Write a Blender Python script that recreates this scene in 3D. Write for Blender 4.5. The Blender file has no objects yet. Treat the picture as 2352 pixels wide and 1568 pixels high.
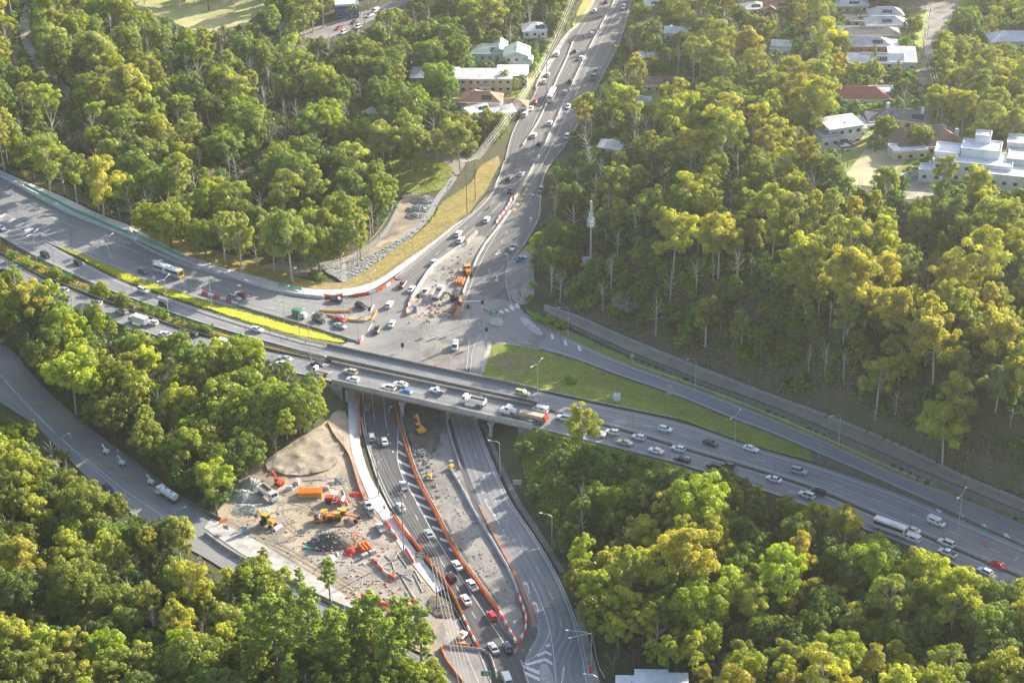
import bpy, bmesh, math, random
import numpy as np
from mathutils import Vector, Matrix
from mathutils.geometry import delaunay_2d_cdt
random.seed(7); np.random.seed(7)
scene = bpy.context.scene
COL = scene.collection
R = math.radians
# ------------------------------------------------------------------ camera, sky, sun, exposure
H = 280.0; F = 4232.0; PITCH = R(28.0); ROLL = -0.018
fw = Vector((0, math.cos(PITCH), -math.sin(PITCH))); up0 = Vector((0, math.sin(PITCH), math.cos(PITCH))); r0 = Vector((1, 0, 0))
rt = r0*math.cos(ROLL) + up0*math.sin(ROLL); up = up0*math.cos(ROLL) - r0*math.sin(ROLL)
cd = bpy.data.cameras.new('camera'); cam = bpy.data.objects.new('camera', cd); COL.objects.link(cam)
m = Matrix((rt, up, -fw)).transposed().to_4x4(); m.translation = (0, 0, H); cam.matrix_world = m
cd.sensor_width = 36; cd.lens = F/2352*36; cd.clip_end = 20000; cd.clip_start = 1
scene.camera = cam
SUN_EL, SUN_AZ = R(21.5), R(42)          # azimuth from +X towards +Y
w = bpy.data.worlds.new('World'); scene.world = w; w.use_nodes = True
nt = w.node_tree; bg = nt.nodes['Background']
sky = nt.nodes.new('ShaderNodeTexSky'); sky.sky_type = 'NISHITA'; sky.sun_disc = False
sky.sun_elevation = SUN_EL; sky.sun_rotation = R(90) - SUN_AZ; sky.dust_density = 2.0
nt.links.new(sky.outputs[0], bg.inputs[0]); bg.inputs[1].default_value = 0.10
sd = bpy.data.lights.new('sun', 'SUN'); sd.energy = 5.0; sd.angle = R(0.5); sd.color = (1.0, 0.90, 0.74)
so = bpy.data.objects.new('sun', sd); COL.objects.link(so)
SDIR = Vector((math.cos(SUN_AZ)*math.cos(SUN_EL), math.sin(SUN_AZ)*math.cos(SUN_EL), math.sin(SUN_EL)))
so.rotation_euler = (-SDIR).to_track_quat('-Z', 'Y').to_euler(); so.location = (150, 700, 300)
scene.view_settings.view_transform = 'Standard'; scene.view_settings.look = 'None'
scene.view_settings.exposure = 1.55; scene.view_settings.gamma = 1.0
scene.render.engine = 'CYCLES'
scene.cycles.max_bounces = 5; scene.cycles.diffuse_bounces = 3; scene.cycles.glossy_bounces = 2
scene.cycles.transmission_bounces = 3; scene.cycles.volume_bounces = 1; scene.cycles.transparent_max_bounces = 6
scene.cycles.use_denoising = True

# ------------------------------------------------------------------ picture <-> world
def ray(px, py):
    return fw + rt*((px-1176)/F) + up*((784-py)/F)
def P(px, py, z=0.0):
    d = ray(px, py); t = (z-H)/d.z
    return Vector((d.x*t, d.y*t, z))
def proj(p):
    d = Vector(p) - Vector((0, 0, H)); k = d.dot(fw)
    return (1176 + F*d.dot(rt)/k, 784 - F*d.dot(up)/k)
def scl(p):                                                   # picture px per metre at p
    return F/((Vector(p)-Vector((0, 0, H))).dot(fw))
def zf(z, px, py=0):
    return z(px, py) if callable(z) else z
def PL(pts, z=0.0):
    return [P(p[0], p[1], p[2] if len(p) > 2 else zf(z, p[0], p[1])) for p in pts]
def resample(pts, n):
    A = np.array([tuple(p) for p in pts]); s = np.r_[0, np.cumsum(np.linalg.norm(np.diff(A, axis=0), axis=1))]
    t = np.linspace(0, s[-1], n)
    return [Vector((np.interp(a, s, A[:, 0]), np.interp(a, s, A[:, 1]), np.interp(a, s, A[:, 2]))) for a in t]
def plen(pts): return sum((pts[i+1]-pts[i]).length for i in range(len(pts)-1))
def smooth_pts(pts, it=2):                                    # Chaikin, ends kept
    for _ in range(it):
        q = [pts[0]]
        for a, b in zip(pts[:-1], pts[1:]): q += [a*0.75+b*0.25, a*0.25+b*0.75]
        q.append(pts[-1]); pts = q
    return pts
def inpoly(px, py, poly):
    c = False; n = len(poly); j = n-1
    for i in range(n):
        xi, yi = poly[i][:2]; xj, yj = poly[j][:2]
        if (yi > py) != (yj > py) and px < (xj-xi)*(py-yi)/(yj-yi)+xi: c = not c
        j = i
    return c

# ------------------------------------------------------------------ materials
def newmat(name):
    mt = bpy.data.materials.new(name); mt.use_nodes = True
    return mt, mt.node_tree, mt.node_tree.nodes['Principled BSDF']
def mat(name, c, rough=0.6, c2=None, scale=1.0, metal=0.0, spec=0.5, fine=0.0, coat=0.0, bump=0.0, uvs=None, detail=3.0, stain=None, tracks=0.0):
    mt, t, b = newmat(name); L = t.links; N = t.nodes
    b.inputs['Roughness'].default_value = rough; b.inputs['Metallic'].default_value = metal
    b.inputs['Specular IOR Level'].default_value = spec; b.inputs['Coat Weight'].default_value = coat
    b.inputs['Base Color'].default_value = (*c, 1)
    if c2 is not None or fine:
        tc = N.new('ShaderNodeTexCoord'); src = tc.outputs['Object']
        if uvs:
            mp = N.new('ShaderNodeMapping'); mp.inputs['Scale'].default_value = (uvs[0], uvs[1], 1); L.new(tc.outputs['UV'], mp.inputs[0]); usrc = mp.outputs[0]
        nz = N.new('ShaderNodeTexNoise'); nz.inputs['Scale'].default_value = scale; nz.inputs['Detail'].default_value = detail; nz.inputs['Roughness'].default_value = 0.6
        L.new(usrc if uvs else src, nz.inputs['Vector'])
        cr = N.new('ShaderNodeMapRange'); cr.inputs[1].default_value = 0.33; cr.inputs[2].default_value = 0.67; L.new(nz.outputs[0], cr.inputs[0])
        mx = N.new('ShaderNodeMix'); mx.data_type = 'RGBA'; mx.inputs[6].default_value = (*c, 1); mx.inputs[7].default_value = (*(c2 or c), 1); L.new(cr.outputs[0], mx.inputs[0])
        out = mx.outputs[2]
        if fine:
            n2 = N.new('ShaderNodeTexNoise'); n2.inputs['Scale'].default_value = 2.2; n2.inputs['Detail'].default_value = 4; L.new(src, n2.inputs['Vector'])
            r2 = N.new('ShaderNodeMapRange'); r2.inputs[1].default_value = 0.3; r2.inputs[2].default_value = 0.7; r2.inputs[3].default_value = 1-fine; r2.inputs[4].default_value = 1+fine; L.new(n2.outputs[0], r2.inputs[0])
            vm = N.new('ShaderNodeVectorMath'); vm.operation = 'SCALE'; L.new(out, vm.inputs[0]); L.new(r2.outputs[0], vm.inputs['Scale']); out = vm.outputs[0]
        if stain:
            n3 = N.new('ShaderNodeTexNoise'); n3.inputs['Scale'].default_value = stain[0]; n3.inputs['Detail'].default_value = 5; n3.inputs['Roughness'].default_value = .65; n3.inputs['Distortion'].default_value = .6
            mp3 = N.new('ShaderNodeMapping'); mp3.inputs['Location'].default_value = (31, 17, 5); L.new(src, mp3.inputs[0]); L.new(mp3.outputs[0], n3.inputs['Vector'])
            r3 = N.new('ShaderNodeMapRange'); r3.inputs[1].default_value = .47; r3.inputs[2].default_value = .62; r3.inputs[4].default_value = stain[2]; L.new(n3.outputs[0], r3.inputs[0])
            m3 = N.new('ShaderNodeMix'); m3.data_type = 'RGBA'; L.new(r3.outputs[0], m3.inputs[0]); L.new(out, m3.inputs[6]); m3.inputs[7].default_value = (*stain[1], 1); out = m3.outputs[2]
        if tracks:
            sx = N.new('ShaderNodeSeparateXYZ'); L.new(tc.outputs['UV'], sx.inputs[0]); mm = N.new('ShaderNodeMath'); mm.operation = 'MULTIPLY'; mm.inputs[1].default_value = 2*math.pi/1.75; L.new(sx.outputs[0], mm.inputs[0])
            sn = N.new('ShaderNodeMath'); sn.operation = 'SINE'; L.new(mm.outputs[0], sn.inputs[0]); ma = N.new('ShaderNodeMath'); ma.operation = 'MULTIPLY_ADD'; ma.inputs[1].default_value = tracks; ma.inputs[2].default_value = 1.0; L.new(sn.outputs[0], ma.inputs[0])
            v4 = N.new('ShaderNodeVectorMath'); v4.operation = 'SCALE'; L.new(out, v4.inputs[0]); L.new(ma.outputs[0], v4.inputs['Scale']); out = v4.outputs[0]
        L.new(out, b.inputs['Base Color'])
        if bump:
            bp = N.new('ShaderNodeBump'); bp.inputs['Strength'].default_value = bump; bp.inputs['Distance'].default_value = 0.5
            L.new(nz.outputs[0], bp.inputs['Height']); L.new(bp.outputs[0], b.inputs['Normal'])
    return mt
M = {}
M['asphalt'] = mat('asphalt_worn', (0.20, 0.197, 0.196), 0.6, (0.27, 0.263, 0.255), 0.06, fine=0.10, spec=0.3, stain=(.07, (.125, .122, .12), .55))
M['asphalt_lane'] = mat('asphalt_lane', (0.18, 0.187, 0.20), 0.6, (0.25, 0.255, 0.263), 1.0, fine=0.10, spec=0.3, uvs=(0.55, 0.012), stain=(.05, (.27, .262, .255), .5), tracks=.11)
M['asphalt_art'] = mat('asphalt_arterial', (0.115, 0.115, 0.12), 0.75, (0.175, 0.172, 0.168), 1.0, fine=0.10, spec=0.3, uvs=(0.55, 0.012), stain=(.05, (.20, .185, .17), .5), tracks=.11)
M['orange_stack'] = mat('orange_yellow_plastic', (0.85, 0.30, 0.02), 0.5, (0.74, 0.25, 0.02), 1.0)
M['asphalt_new'] = mat('asphalt_new', (0.06, 0.061, 0.066), 0.65, (0.10, 0.10, 0.104), 1.0, fine=0.12, spec=0.35, uvs=(0.5, 0.014), stain=(.09, (.11, .11, .11), .5), tracks=.12)
M['asphalt_pale'] = mat('asphalt_pale', (0.22, 0.21, 0.20), 0.9, (0.30, 0.285, 0.265), 0.15, fine=0.12, spec=0.25, stain=(.12, (.13, .12, .108), .75))
M['concrete'] = mat('concrete', (0.38, 0.37, 0.35), 0.85, (0.49, 0.475, 0.45), 0.3, fine=0.1, stain=(.35, (.24, .225, .20), .6))
M['concrete_white'] = mat('concrete_fresh', (0.50, 0.50, 0.50), 0.8, (0.61, 0.61, 0.60), 0.25, fine=0.08, stain=(.25, (.40, .39, .37), .5))
M['concrete_old'] = mat('concrete_old', (0.22, 0.215, 0.205), 0.9, (0.33, 0.32, 0.30), 0.5, fine=0.14, stain=(.3, (.13, .122, .11), .6))
M['concrete_dark'] = mat('concrete_dark', (0.13, 0.128, 0.12), 0.9, (0.20, 0.195, 0.18), 0.7, fine=0.15)
M['line_white'] = mat('line_paint_white', (0.74, 0.74, 0.73), 0.6, (0.60, 0.60, 0.59), 0.8)
M['line_yellow'] = mat('line_paint_yellow', (0.72, 0.40, 0.06), 0.6, (0.55, 0.30, 0.07), 0.7)
M['line_faded'] = mat('line_paint_faded', (0.42, 0.27, 0.10), 0.7, (0.30, 0.21, 0.10), 0.7)
M['dirt'] = mat('dirt_pale', (0.315, 0.258, 0.185), 0.95, (0.43, 0.36, 0.265), 0.11, fine=0.26, bump=0.5, stain=(.10, (.19, .16, .125), .85))
M['rut'] = mat('dirt_rut', (0.22, 0.185, 0.14), 0.95, (0.29, 0.245, 0.19), 0.3, fine=0.2)
M['seal'] = mat('crack_sealant', (0.045, 0.045, 0.047), 0.6, (0.07, 0.07, 0.072), 1.0)
M['dirt_grey'] = mat('dirt_grey', (0.27, 0.245, 0.215), 0.95, (0.36, 0.335, 0.30), 0.12, fine=0.22, stain=(.16, (.17, .155, .135), .7))
M['dirt_mound'] = mat('dirt_mound', (0.26, 0.22, 0.165), 0.95, (0.36, 0.31, 0.24), 0.14, fine=0.2, bump=0.5, stain=(.2, (.19, .165, .13), .8))
M['soil_dark'] = mat('soil_dark', (0.075, 0.064, 0.05), 0.95, (0.15, 0.128, 0.10), 0.35, fine=0.35, bump=0.5)
M['gravel'] = mat('rock_gravel', (0.19, 0.20, 0.205), 0.9, (0.36, 0.37, 0.365), 2.0, fine=0.35, bump=0.6)
M['grass_dry'] = mat('grass_dry', (0.36, 0.26, 0.10), 0.95, (0.24, 0.20, 0.08), 0.35, fine=0.35, stain=(.22, (.20, .17, .075), .8))
M['grass_yellow'] = mat('grass_yellow_green', (0.36, 0.35, 0.03), 0.95, (0.23, 0.25, 0.03), 0.5, fine=0.35, stain=(.4, (.20, .20, .05), .8))
M['grass_bare'] = mat('grass_bare', (0.24, 0.20, 0.11), 0.95, (0.17, 0.17, 0.06), 0.2, fine=0.2)
M['grass_green'] = mat('grass_green', (0.13, 0.20, 0.032), 0.95, (0.25, 0.29, 0.045), 0.12, fine=0.3, stain=(.14, (.20, .17, .07), .8))
M['grass_lawn'] = mat('grass_lawn', (0.25, 0.30, 0.05), 0.95, (0.38, 0.37, 0.10), 0.06, fine=0.12)
M['grass_pale'] = mat('grass_pale_field', (0.36, 0.36, 0.13), 0.95, (0.46, 0.42, 0.20), 0.05, fine=0.12, stain=(.05, (.27, .30, .09), .7))
M['court'] = mat('court_tan', (0.46, 0.40, 0.25), 0.95, (0.40, 0.36, 0.22), 0.12, fine=0.12, stain=(.1, (.33, .32, .18), .6))
M['bike'] = mat('path_brown', (0.22, 0.185, 0.155), 0.95, (0.30, 0.26, 0.22), 0.25, fine=0.15)
M['forest_floor'] = mat('forest_floor', (0.05, 0.056, 0.026), 0.98, (0.085, 0.09, 0.036), 0.12, fine=0.35)
M['scrub_floor'] = mat('scrub_floor', (0.125, 0.108, 0.075), 0.98, (0.075, 0.095, 0.036), 0.10, fine=0.35)
M['brick_path'] = mat('brick_path', (0.36, 0.20, 0.15), 0.9, (0.30, 0.17, 0.13), 1.0)
M['galv'] = mat('galvanised_steel', (0.46, 0.47, 0.48), 0.45, metal=0.3)
M['steel_dark'] = mat('steel_dark', (0.05, 0.05, 0.055), 0.5)
M['timber'] = mat('timber_pole', (0.22, 0.18, 0.14), 0.85, (0.30, 0.26, 0.22), 2.0)
M['black'] = mat('black_rubber', (0.02, 0.02, 0.021), 0.75)
M['glass'] = mat('tinted_glass', (0.025, 0.03, 0.036), 0.08, spec=0.6)
M['chrome'] = mat('chrome_trim', (0.6, 0.6, 0.6), 0.25, metal=0.8)
M['lamp_clear'] = mat('headlight_lens', (0.75, 0.76, 0.76), 0.15)
M['lamp_red'] = mat('taillight_lens', (0.5, 0.02, 0.015), 0.25)
M['white'] = mat('white_paint', (0.78, 0.78, 0.78), 0.5)
M['orange'] = mat('orange_plastic', (0.80, 0.20, 0.03), 0.55, (0.62, 0.15, 0.035), .5, fine=.12, stain=(.3, (.50, .20, .09), .6))
M['red_plastic'] = mat('red_plastic', (0.80, 0.075, 0.035), 0.5, (0.68, 0.06, 0.035), 1.0)
M['white_plastic'] = mat('white_plastic', (0.78, 0.77, 0.74), 0.5)
M['yellow_mach'] = mat('yellow_machine_paint', (0.78, 0.42, 0.02), 0.45, (0.62, 0.34, 0.03), 1.5)
M['orange_mach'] = mat('orange_machine_paint', (0.80, 0.22, 0.015), 0.45, (0.68, 0.17, 0.02), 1.5)
M['red_mach'] = mat('red_machine_paint', (0.78, 0.07, 0.025), 0.45)
M['blue_plastic'] = mat('blue_plastic', (0.10, 0.28, 0.62), 0.5)
M['green_sign'] = mat('green_sign', (0.015, 0.19, 0.10), 0.5)
M['green_net'] = mat('green_netting', (0.05, 0.36, 0.24), 0.8, (0.08, 0.45, 0.30), 0.5)
M['tarp'] = mat('grey_tarp', (0.22, 0.245, 0.225), 0.8, (0.32, 0.34, 0.31), 0.6)
M['skin'] = mat('skin', (0.45, 0.28, 0.20), 0.6)
M['hivis_orange'] = mat('hivis_orange_cloth', (0.95, 0.22, 0.04), 0.8)
M['hivis_yellow'] = mat('hivis_yellow_cloth', (0.75, 0.85, 0.05), 0.8)
M['navy_cloth'] = mat('navy_cloth', (0.03, 0.04, 0.08), 0.9)
M['mesh_fence'] = mat('fence_steel', (0.30, 0.32, 0.31), 0.6)

# ------------------------------------------------------------------ mesh builder
class MB:
    def __init__(s): s.v = []; s.f = []; s.uv = None
    def add(s, vs, fs):
        o = len(s.v); s.v += [tuple(p) for p in vs]; s.f += [tuple(i+o for i in f) for f in fs]; return s
    def box(s, c, d, rz=0.0, tx=1.0, ty=1.0):                 # c = centre, d = size, tx/ty = taper of the top
        x, y, z = d[0]/2, d[1]/2, d[2]/2; co, si = math.cos(rz), math.sin(rz); vs = []
        for k in (-1, 1):
            a, b = (x, y) if k < 0 else (x*tx, y*ty)
            for p, q in ((-a, -b), (a, -b), (a, b), (-a, b)): vs.append((c[0]+p*co-q*si, c[1]+p*si+q*co, c[2]+k*z))
        return s.add(vs, [(3, 2, 1, 0), (4, 5, 6, 7), (0, 1, 5, 4), (1, 2, 6, 5), (2, 3, 7, 6), (3, 0, 4, 7)])
    def bar(s, p, q, wd, ht=None):
        p, q = Vector(p), Vector(q); d = (q-p); ht = ht or wd
        if d.length < 1e-6: return s
        d.normalize(); a = Vector((0, 0, 1)) if abs(d.z) < 0.95 else Vector((1, 0, 0)); x = d.cross(a).normalized()*wd/2; y = x.cross(d).normalized()*ht/2
        vs = [p-x-y, p+x-y, p+x+y, p-x+y, q-x-y, q+x-y, q+x+y, q-x+y]
        return s.add(vs, [(3, 2, 1, 0), (4, 5, 6, 7), (0, 1, 5, 4), (1, 2, 6, 5), (2, 3, 7, 6), (3, 0, 4, 7)])
    def tube(s, pts, r, n=6):
        pts = [Vector(p) for p in pts]; k = len(pts); rs = r if isinstance(r, (list, tuple)) else [r]*k; rings = []
        for i, p in enumerate(pts):
            d = (pts[min(i+1, k-1)]-pts[max(i-1, 0)]).normalized(); a = Vector((0, 0, 1)) if abs(d.z) < 0.9 else Vector((1, 0, 0))
            x = d.cross(a).normalized(); y = d.cross(x)
            rings.append([p + (x*math.cos(2*math.pi*j/n)+y*math.sin(2*math.pi*j/n))*rs[i] for j in range(n)])
        return s.loft(rings)
    def cyl(s, p, q, r, n=12): return s.tube([p, q], r, n)
    def loft(s, rings, closed=True, caps=True):
        n = len(rings[0]); vs = [p for r_ in rings for p in r_]; fs = []
        for i in range(len(rings)-1):
            for j in range(n if closed else n-1):
                a, b = i*n+j, i*n+(j+1) % n; fs.append((a, b, b+n, a+n))
        if caps and closed: fs += [tuple(range(n-1, -1, -1)), tuple(range((len(rings)-1)*n, len(rings)*n))]
        return s.add(vs, fs)
    def quad(s, a, b, c, d): return s.add([a, b, c, d], [(0, 1, 2, 3)])
    def prism(s, prof, y0, y1):                               # prof in x,z extruded along y
        n = len(prof); vs = [(x, y0, z) for x, z in prof] + [(x, y1, z) for x, z in prof]
        return s.add(vs, [tuple(range(n-1, -1, -1)), tuple(range(n, 2*n))] + [(j, (j+1) % n, n+(j+1) % n, n+j) for j in range(n)])
    def sweep(s, path, prof):                                 # prof (across, up) swept along a world path
        rings = []; k = len(path)
        for i, p in enumerate(path):
            d = path[min(i+1, k-1)]-path[max(i-1, 0)]; d = Vector((d.x, d.y, 0)).normalized(); x = Vector((d.y, -d.x, 0))
            rings.append([p + x*a + Vector((0, 0, b)) for a, b in prof])
        return s.loft(rings)
    def ball(s, c, r, sz=1.0, n=8, jit=0.0):
        vs = [(c[0], c[1], c[2]-r*sz)]; rows = max(3, n//2)
        for i in range(1, rows):
            a = -math.pi/2 + math.pi*i/rows
            for j in range(n):
                b = 2*math.pi*j/n; k = r*(1+random.uniform(-jit, jit)); vs.append((c[0]+k*math.cos(a)*math.cos(b), c[1]+k*math.cos(a)*math.sin(b), c[2]+k*sz*math.sin(a)))
        vs.append((c[0], c[1], c[2]+r*sz)); fs = [(0, 1+(j+1) % n, 1+j) for j in range(n)]
        for i in range(rows-2):
            for j in range(n): a = 1+i*n; fs.append((a+j, a+(j+1) % n, a+n+(j+1) % n, a+n+j))
        a = 1+(rows-2)*n; fs += [(a+j, a+(j+1) % n, len(vs)-1) for j in range(n)]
        return s.add(vs, fs)
    def build(s, name, material, parent=None, smooth=False, bevel=0.0, world=False):
        me = bpy.data.meshes.new(name); me.from_pydata(s.v, [], s.f)
        if smooth: me.polygons.foreach_set('use_smooth', [True]*len(me.polygons))
        if material: me.materials.append(material)
        if s.uv:
            ul = me.uv_layers.new(name='UVMap'); vi = np.zeros(len(me.loops), int); me.loops.foreach_get('vertex_index', vi)
            ul.data.foreach_set('uv', np.array(s.uv)[vi].ravel())
        me.update(); o = bpy.data.objects.new(name, me); COL.objects.link(o)
        if parent is not None: o.parent = parent
        if bevel:
            md = o.modifiers.new('bevel', 'BEVEL'); md.width = bevel; md.segments = 2; md.limit_method = 'ANGLE'
        return o
def tag(o, label=None, cat=None, group=None, kind=None):
    if label: o['label'] = label
    if cat: o['category'] = cat
    if group: o['group'] = group
    if kind: o['kind'] = kind
    return o
def thing(name, label, cat, loc=(0, 0, 0), rz=0.0, group=None):
    o = bpy.data.objects.new(name, None); COL.objects.link(o); o.location = loc; o.rotation_euler = (0, 0, rz); o.empty_display_size = 0.5
    return tag(o, label, cat, group)
def dup(root, loc=None, rz=None, label=None, group=None, scale=None):
    kids = {}
    for c in root.children: kids[c] = list(c.children)
    r = root.copy(); COL.objects.link(r)
    if loc is not None: r.location = loc
    if rz is not None: r.rotation_euler = (0, 0, rz)
    if scale is not None: r.scale = scale
    for c, gs in kids.items():
        k = c.copy(); COL.objects.link(k); k.parent = r
        for g in gs:
            q = g.copy(); COL.objects.link(q); q.parent = k
    if label: r['label'] = label
    if group: r['group'] = group
    return r
def haze():
    mt = bpy.data.materials.new('haze_air'); mt.use_nodes = True; t = mt.node_tree; t.nodes.clear(); o = t.nodes.new('ShaderNodeOutputMaterial'); v = t.nodes.new('ShaderNodeVolumePrincipled')
    v.inputs['Color'].default_value = (.93, .95, 1.0, 1); v.inputs['Density'].default_value = HAZE; v.inputs['Anisotropy'].default_value = .8; t.links.new(v.outputs[0], o.inputs['Volume'])
    b = MB().box((0, 1250, 145), (6400, 6000, 300)).build('haze', mt); b['kind'] = 'stuff'; b['label'] = 'thin sunlit haze filling the air over the whole valley'
HAZE = 0.00012
def struct(o): o['kind'] = 'structure'; return o
# ------------------------------------------------------------------ road network, traced as left / right edges
MZ = 6.5
def ramp_z(x, y=0): return float(np.interp(x, [210, 480, 740], [MZ, 3.6, 0.0]))
def on_z(x, y=0): return float(np.interp(x, [1240, 1860], [0.0, MZ]))
def bike_z(x, y=0): return float(np.interp(x, [1240, 1500, 1900, 2400], [0.4, 3.2, 8.6, 9.5]))
EB_far = [(-150, 424), (0, 504), (132, 571), (212, 613), (282, 649), (362, 677), (410, 694), (500, 724), (588, 752), (690, 782), (750, 795), (960, 840), (1176, 886), (1236, 899), (1326, 919), (1426, 940), (1566, 969), (1701, 1017), (1764, 1037), (1864, 1063), (2064, 1131), (2164, 1175), (2352, 1256), (2520, 1330)]
EB_near = [(-150, 455), (0, 543), (75, 586), (175, 634), (262, 672), (318, 691), (400, 721), (475, 746), (588, 779), (750, 822), (960, 868), (1176, 915), (1213, 922), (1276, 945), (1383, 972), (1486, 1001), (1601, 1037), (1676, 1058), (1794, 1094), (1871, 1119), (2009, 1178), (2352, 1325), (2520, 1398)]
WB_far = [(-150, 496), (0, 587), (88, 638), (150, 660), (225, 691), (292, 715), (350, 736), (425, 763), (500, 783), (603, 804), (750, 834), (960, 880), (1176, 926), (1213, 934), (1276, 949), (1383, 977), (1486, 1007), (1601, 1043), (1676, 1064), (1794, 1100), (1871, 1126), (2009, 1185), (2352, 1332), (2520, 1405)]
WB_near = [(-150, 555), (0, 638), (38, 654), (125, 692), (175, 709), (300, 752), (400, 784), (500, 812), (610, 843), (728, 868), (783, 881), (1000, 930), (1176, 970), (1213, 979), (1300, 1000), (1426, 1029), (1538, 1059), (1700, 1107), (1871, 1168), (1981, 1213), (2064, 1243), (2294, 1340), (2352, 1368), (2520, 1448)]
RP_far = [(-150, 325), (0, 405), (58, 437), (100, 462), (172, 498), (250, 527), (295, 546), (375, 579), (425, 605), (533, 638), (588, 658), (650, 673), (690, 681), (745, 686)]
RP_near = [(-150, 424), (0, 504), (132, 569), (140, 566), (255, 614), (375, 659), (450, 684), (588, 722), (698, 752), (790, 781)]
ON_far = [(1176, 702), (1200, 716), (1258, 752), (1311, 780), (1383, 812), (1451, 841), (1600, 893), (1764, 957), (1914, 1021), (2064, 1091), (2214, 1142), (2352, 1200), (2520, 1272)]
ON_near = [(1128, 787), (1180, 790), (1241, 801), (1326, 826), (1426, 864), (1551, 906), (1676, 959), (1764, 991), (1864, 1034), (1964, 1076), (2114, 1142), (2190, 1176), (2352, 1252), (2520, 1326)]
BK_far = [(1251, 705), (1326, 729), (1376, 752), (1443, 782), (1526, 815), (1626, 855), (1764, 908), (1914, 963), (2064, 1025), (2214, 1098), (2352, 1153), (2520, 1225)]
BK_near = [(1249, 714), (1301, 740), (1376, 775), (1443, 806), (1526, 838), (1626, 880), (1764, 928), (1889, 980), (2014, 1033), (2139, 1090), (2352, 1175), (2520, 1248)]
NS_left = [(1376, -50), (1361, 0), (1336, 49), (1311, 72), (1290, 105), (1262, 155), (1238, 195), (1222, 230), (1203, 258), (1186, 285), (1172, 320), (1160, 372), (1138, 435), (1113, 467), (1075, 500), (1038, 532), (988, 572), (938, 614), (905, 640)]
NS_right = [(1468, -50), (1450, 0), (1440, 38), (1431, 75), (1420, 105), (1405, 135), (1385, 170), (1365, 215), (1345, 250), (1320, 300), (1290, 345), (1262, 378), (1249, 400), (1242, 445), (1240, 487), (1234, 512), (1208, 555), (1186, 585), (1164, 612), (1161, 645), (1172, 692)]
LS_left = [(822, 846), (828, 897), (830, 959), (838, 1004), (853, 1054), (865, 1094), (890, 1150), (905, 1176), (928, 1208), (965, 1265), (1003, 1315), (1030, 1350), (1055, 1398), (1070, 1432), (1098, 1490), (1128, 1568), (1160, 1660)]
LS_right = [(1080, 846), (1088, 900), (1092, 956), (1104, 996), (1129, 1059), (1161, 1134), (1187, 1176), (1232, 1238), (1277, 1316), (1308, 1384), (1323, 1426), (1338, 1476), (1356, 1568), (1372, 1660)]
BL_far = [(-120, 700), (8, 799), (30, 812), (83, 880), (163, 957), (200, 986), (275, 1043), (333, 1086), (425, 1156), (488, 1188), (540, 1240), (588, 1282), (660, 1330), (740, 1382), (820, 1428), (900, 1472), (960, 1505), (1010, 1530)]
BL_near = [(-150, 850), (0, 924), (75, 971), (140, 1036), (190, 1086), (238, 1136), (300, 1178), (360, 1218), (430, 1258), (475, 1282), (540, 1324), (620, 1372), (700, 1420), (800, 1470), (900, 1524), (960, 1575), (1010, 1640)]
for l_ in (EB_far, EB_near, WB_far, WB_near, ON_far, ON_near, BK_far, BK_near, RP_far, RP_near):   # carry the roads on beyond the frame
    if l_[-1][0] == 2520: (x0, y0), (x1, y1) = l_[-2:]; l_.append((2760, y1+(y1-y0)/(x1-x0)*240))
    if l_[0][0] == -150: (x0, y0), (x1, y1) = l_[:2]; l_.insert(0, (-330, y0-(y1-y0)/(x1-x0)*180))
def dense(lst, z, step=2.0, sm=1):
    p = PL(lst, z)
    return resample(smooth_pts(p, sm), max(4, int(plen(p)/step)))
strips = {}
def mkstrip(name, L, Rr, z, mname, nac=6, sm=1, off=0.05):
    a, b = PL(L, z), PL(Rr, z); n = max(6, int(max(plen(a), plen(b))/2.0))
    a = resample(smooth_pts(a, sm), n); b = resample(smooth_pts(b, sm), n)
    strips[name] = (a, b, nac, mname, off)
mkstrip('eastbound_carriageway', EB_far, EB_near, MZ, 'asphalt_lane', 6)
mkstrip('westbound_carriageway', WB_far, WB_near, MZ, 'asphalt_lane', 6)
mkstrip('exit_ramp_road', RP_far, RP_near, ramp_z, 'asphalt_lane', 8)
mkstrip('entry_ramp_road', ON_far, ON_near, on_z, 'asphalt_lane', 6)
mkstrip('bike_path', BK_far, BK_near, bike_z, 'bike', 3)
mkstrip('arterial_road', NS_left, NS_right, 0.0, 'asphalt_art', 10)
mkstrip('underpass_road', LS_left, LS_right, 0.0, 'asphalt_new', 14)
mkstrip('old_highway', BL_far, BL_near, 0.0, 'asphalt_lane', 6)

# ------------------------------------------------------------------ terrain
CELL = 2.0; X0, X1, Y0, Y1 = -300.0, 300.0, 310.0, 970.0
NX, NY = int((X1-X0)/CELL)+1, int((Y1-Y0)/CELL)+1
acc = np.zeros((NY, NX)); cnt = np.zeros((NY, NX)); isroad = np.zeros((NY, NX), bool)
def put(p, w=1.0, road=False):
    i, j = int(round((p[0]-X0)/CELL)), int(round((p[1]-Y0)/CELL))
    if 0 <= i < NX and 0 <= j < NY:
        acc[j, i] += p[2]*w; cnt[j, i] += w
        if road: isroad[j, i] = True
for nm, (a, b, nac, mn, off) in strips.items():
    for p, q in zip(a, b):
        k = max(3, int((p-q).length/1.2)); e = 1.3/max((p-q).length, 1)
        for t in range(k+1):
            c = p.lerp(q, -e+(1+2*e)*t/k); px, py = proj(c)
            if nm in ('eastbound_carriageway', 'westbound_carriageway') and 762 < px < 1226: continue
            put(c, 1.0, True)
def ctrl(pts, w=0.5):
    q = PL(pts); n = max(2, int(plen(q)/3))
    for p in resample(q, n): put(p, w)
ctrl([(1330, 560, 7), (1400, 590, 11), (1500, 605, 17), (1620, 620, 22), (1750, 650, 27), (1950, 770, 29), (2200, 900, 29), (2430, 1010, 29)])
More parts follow.
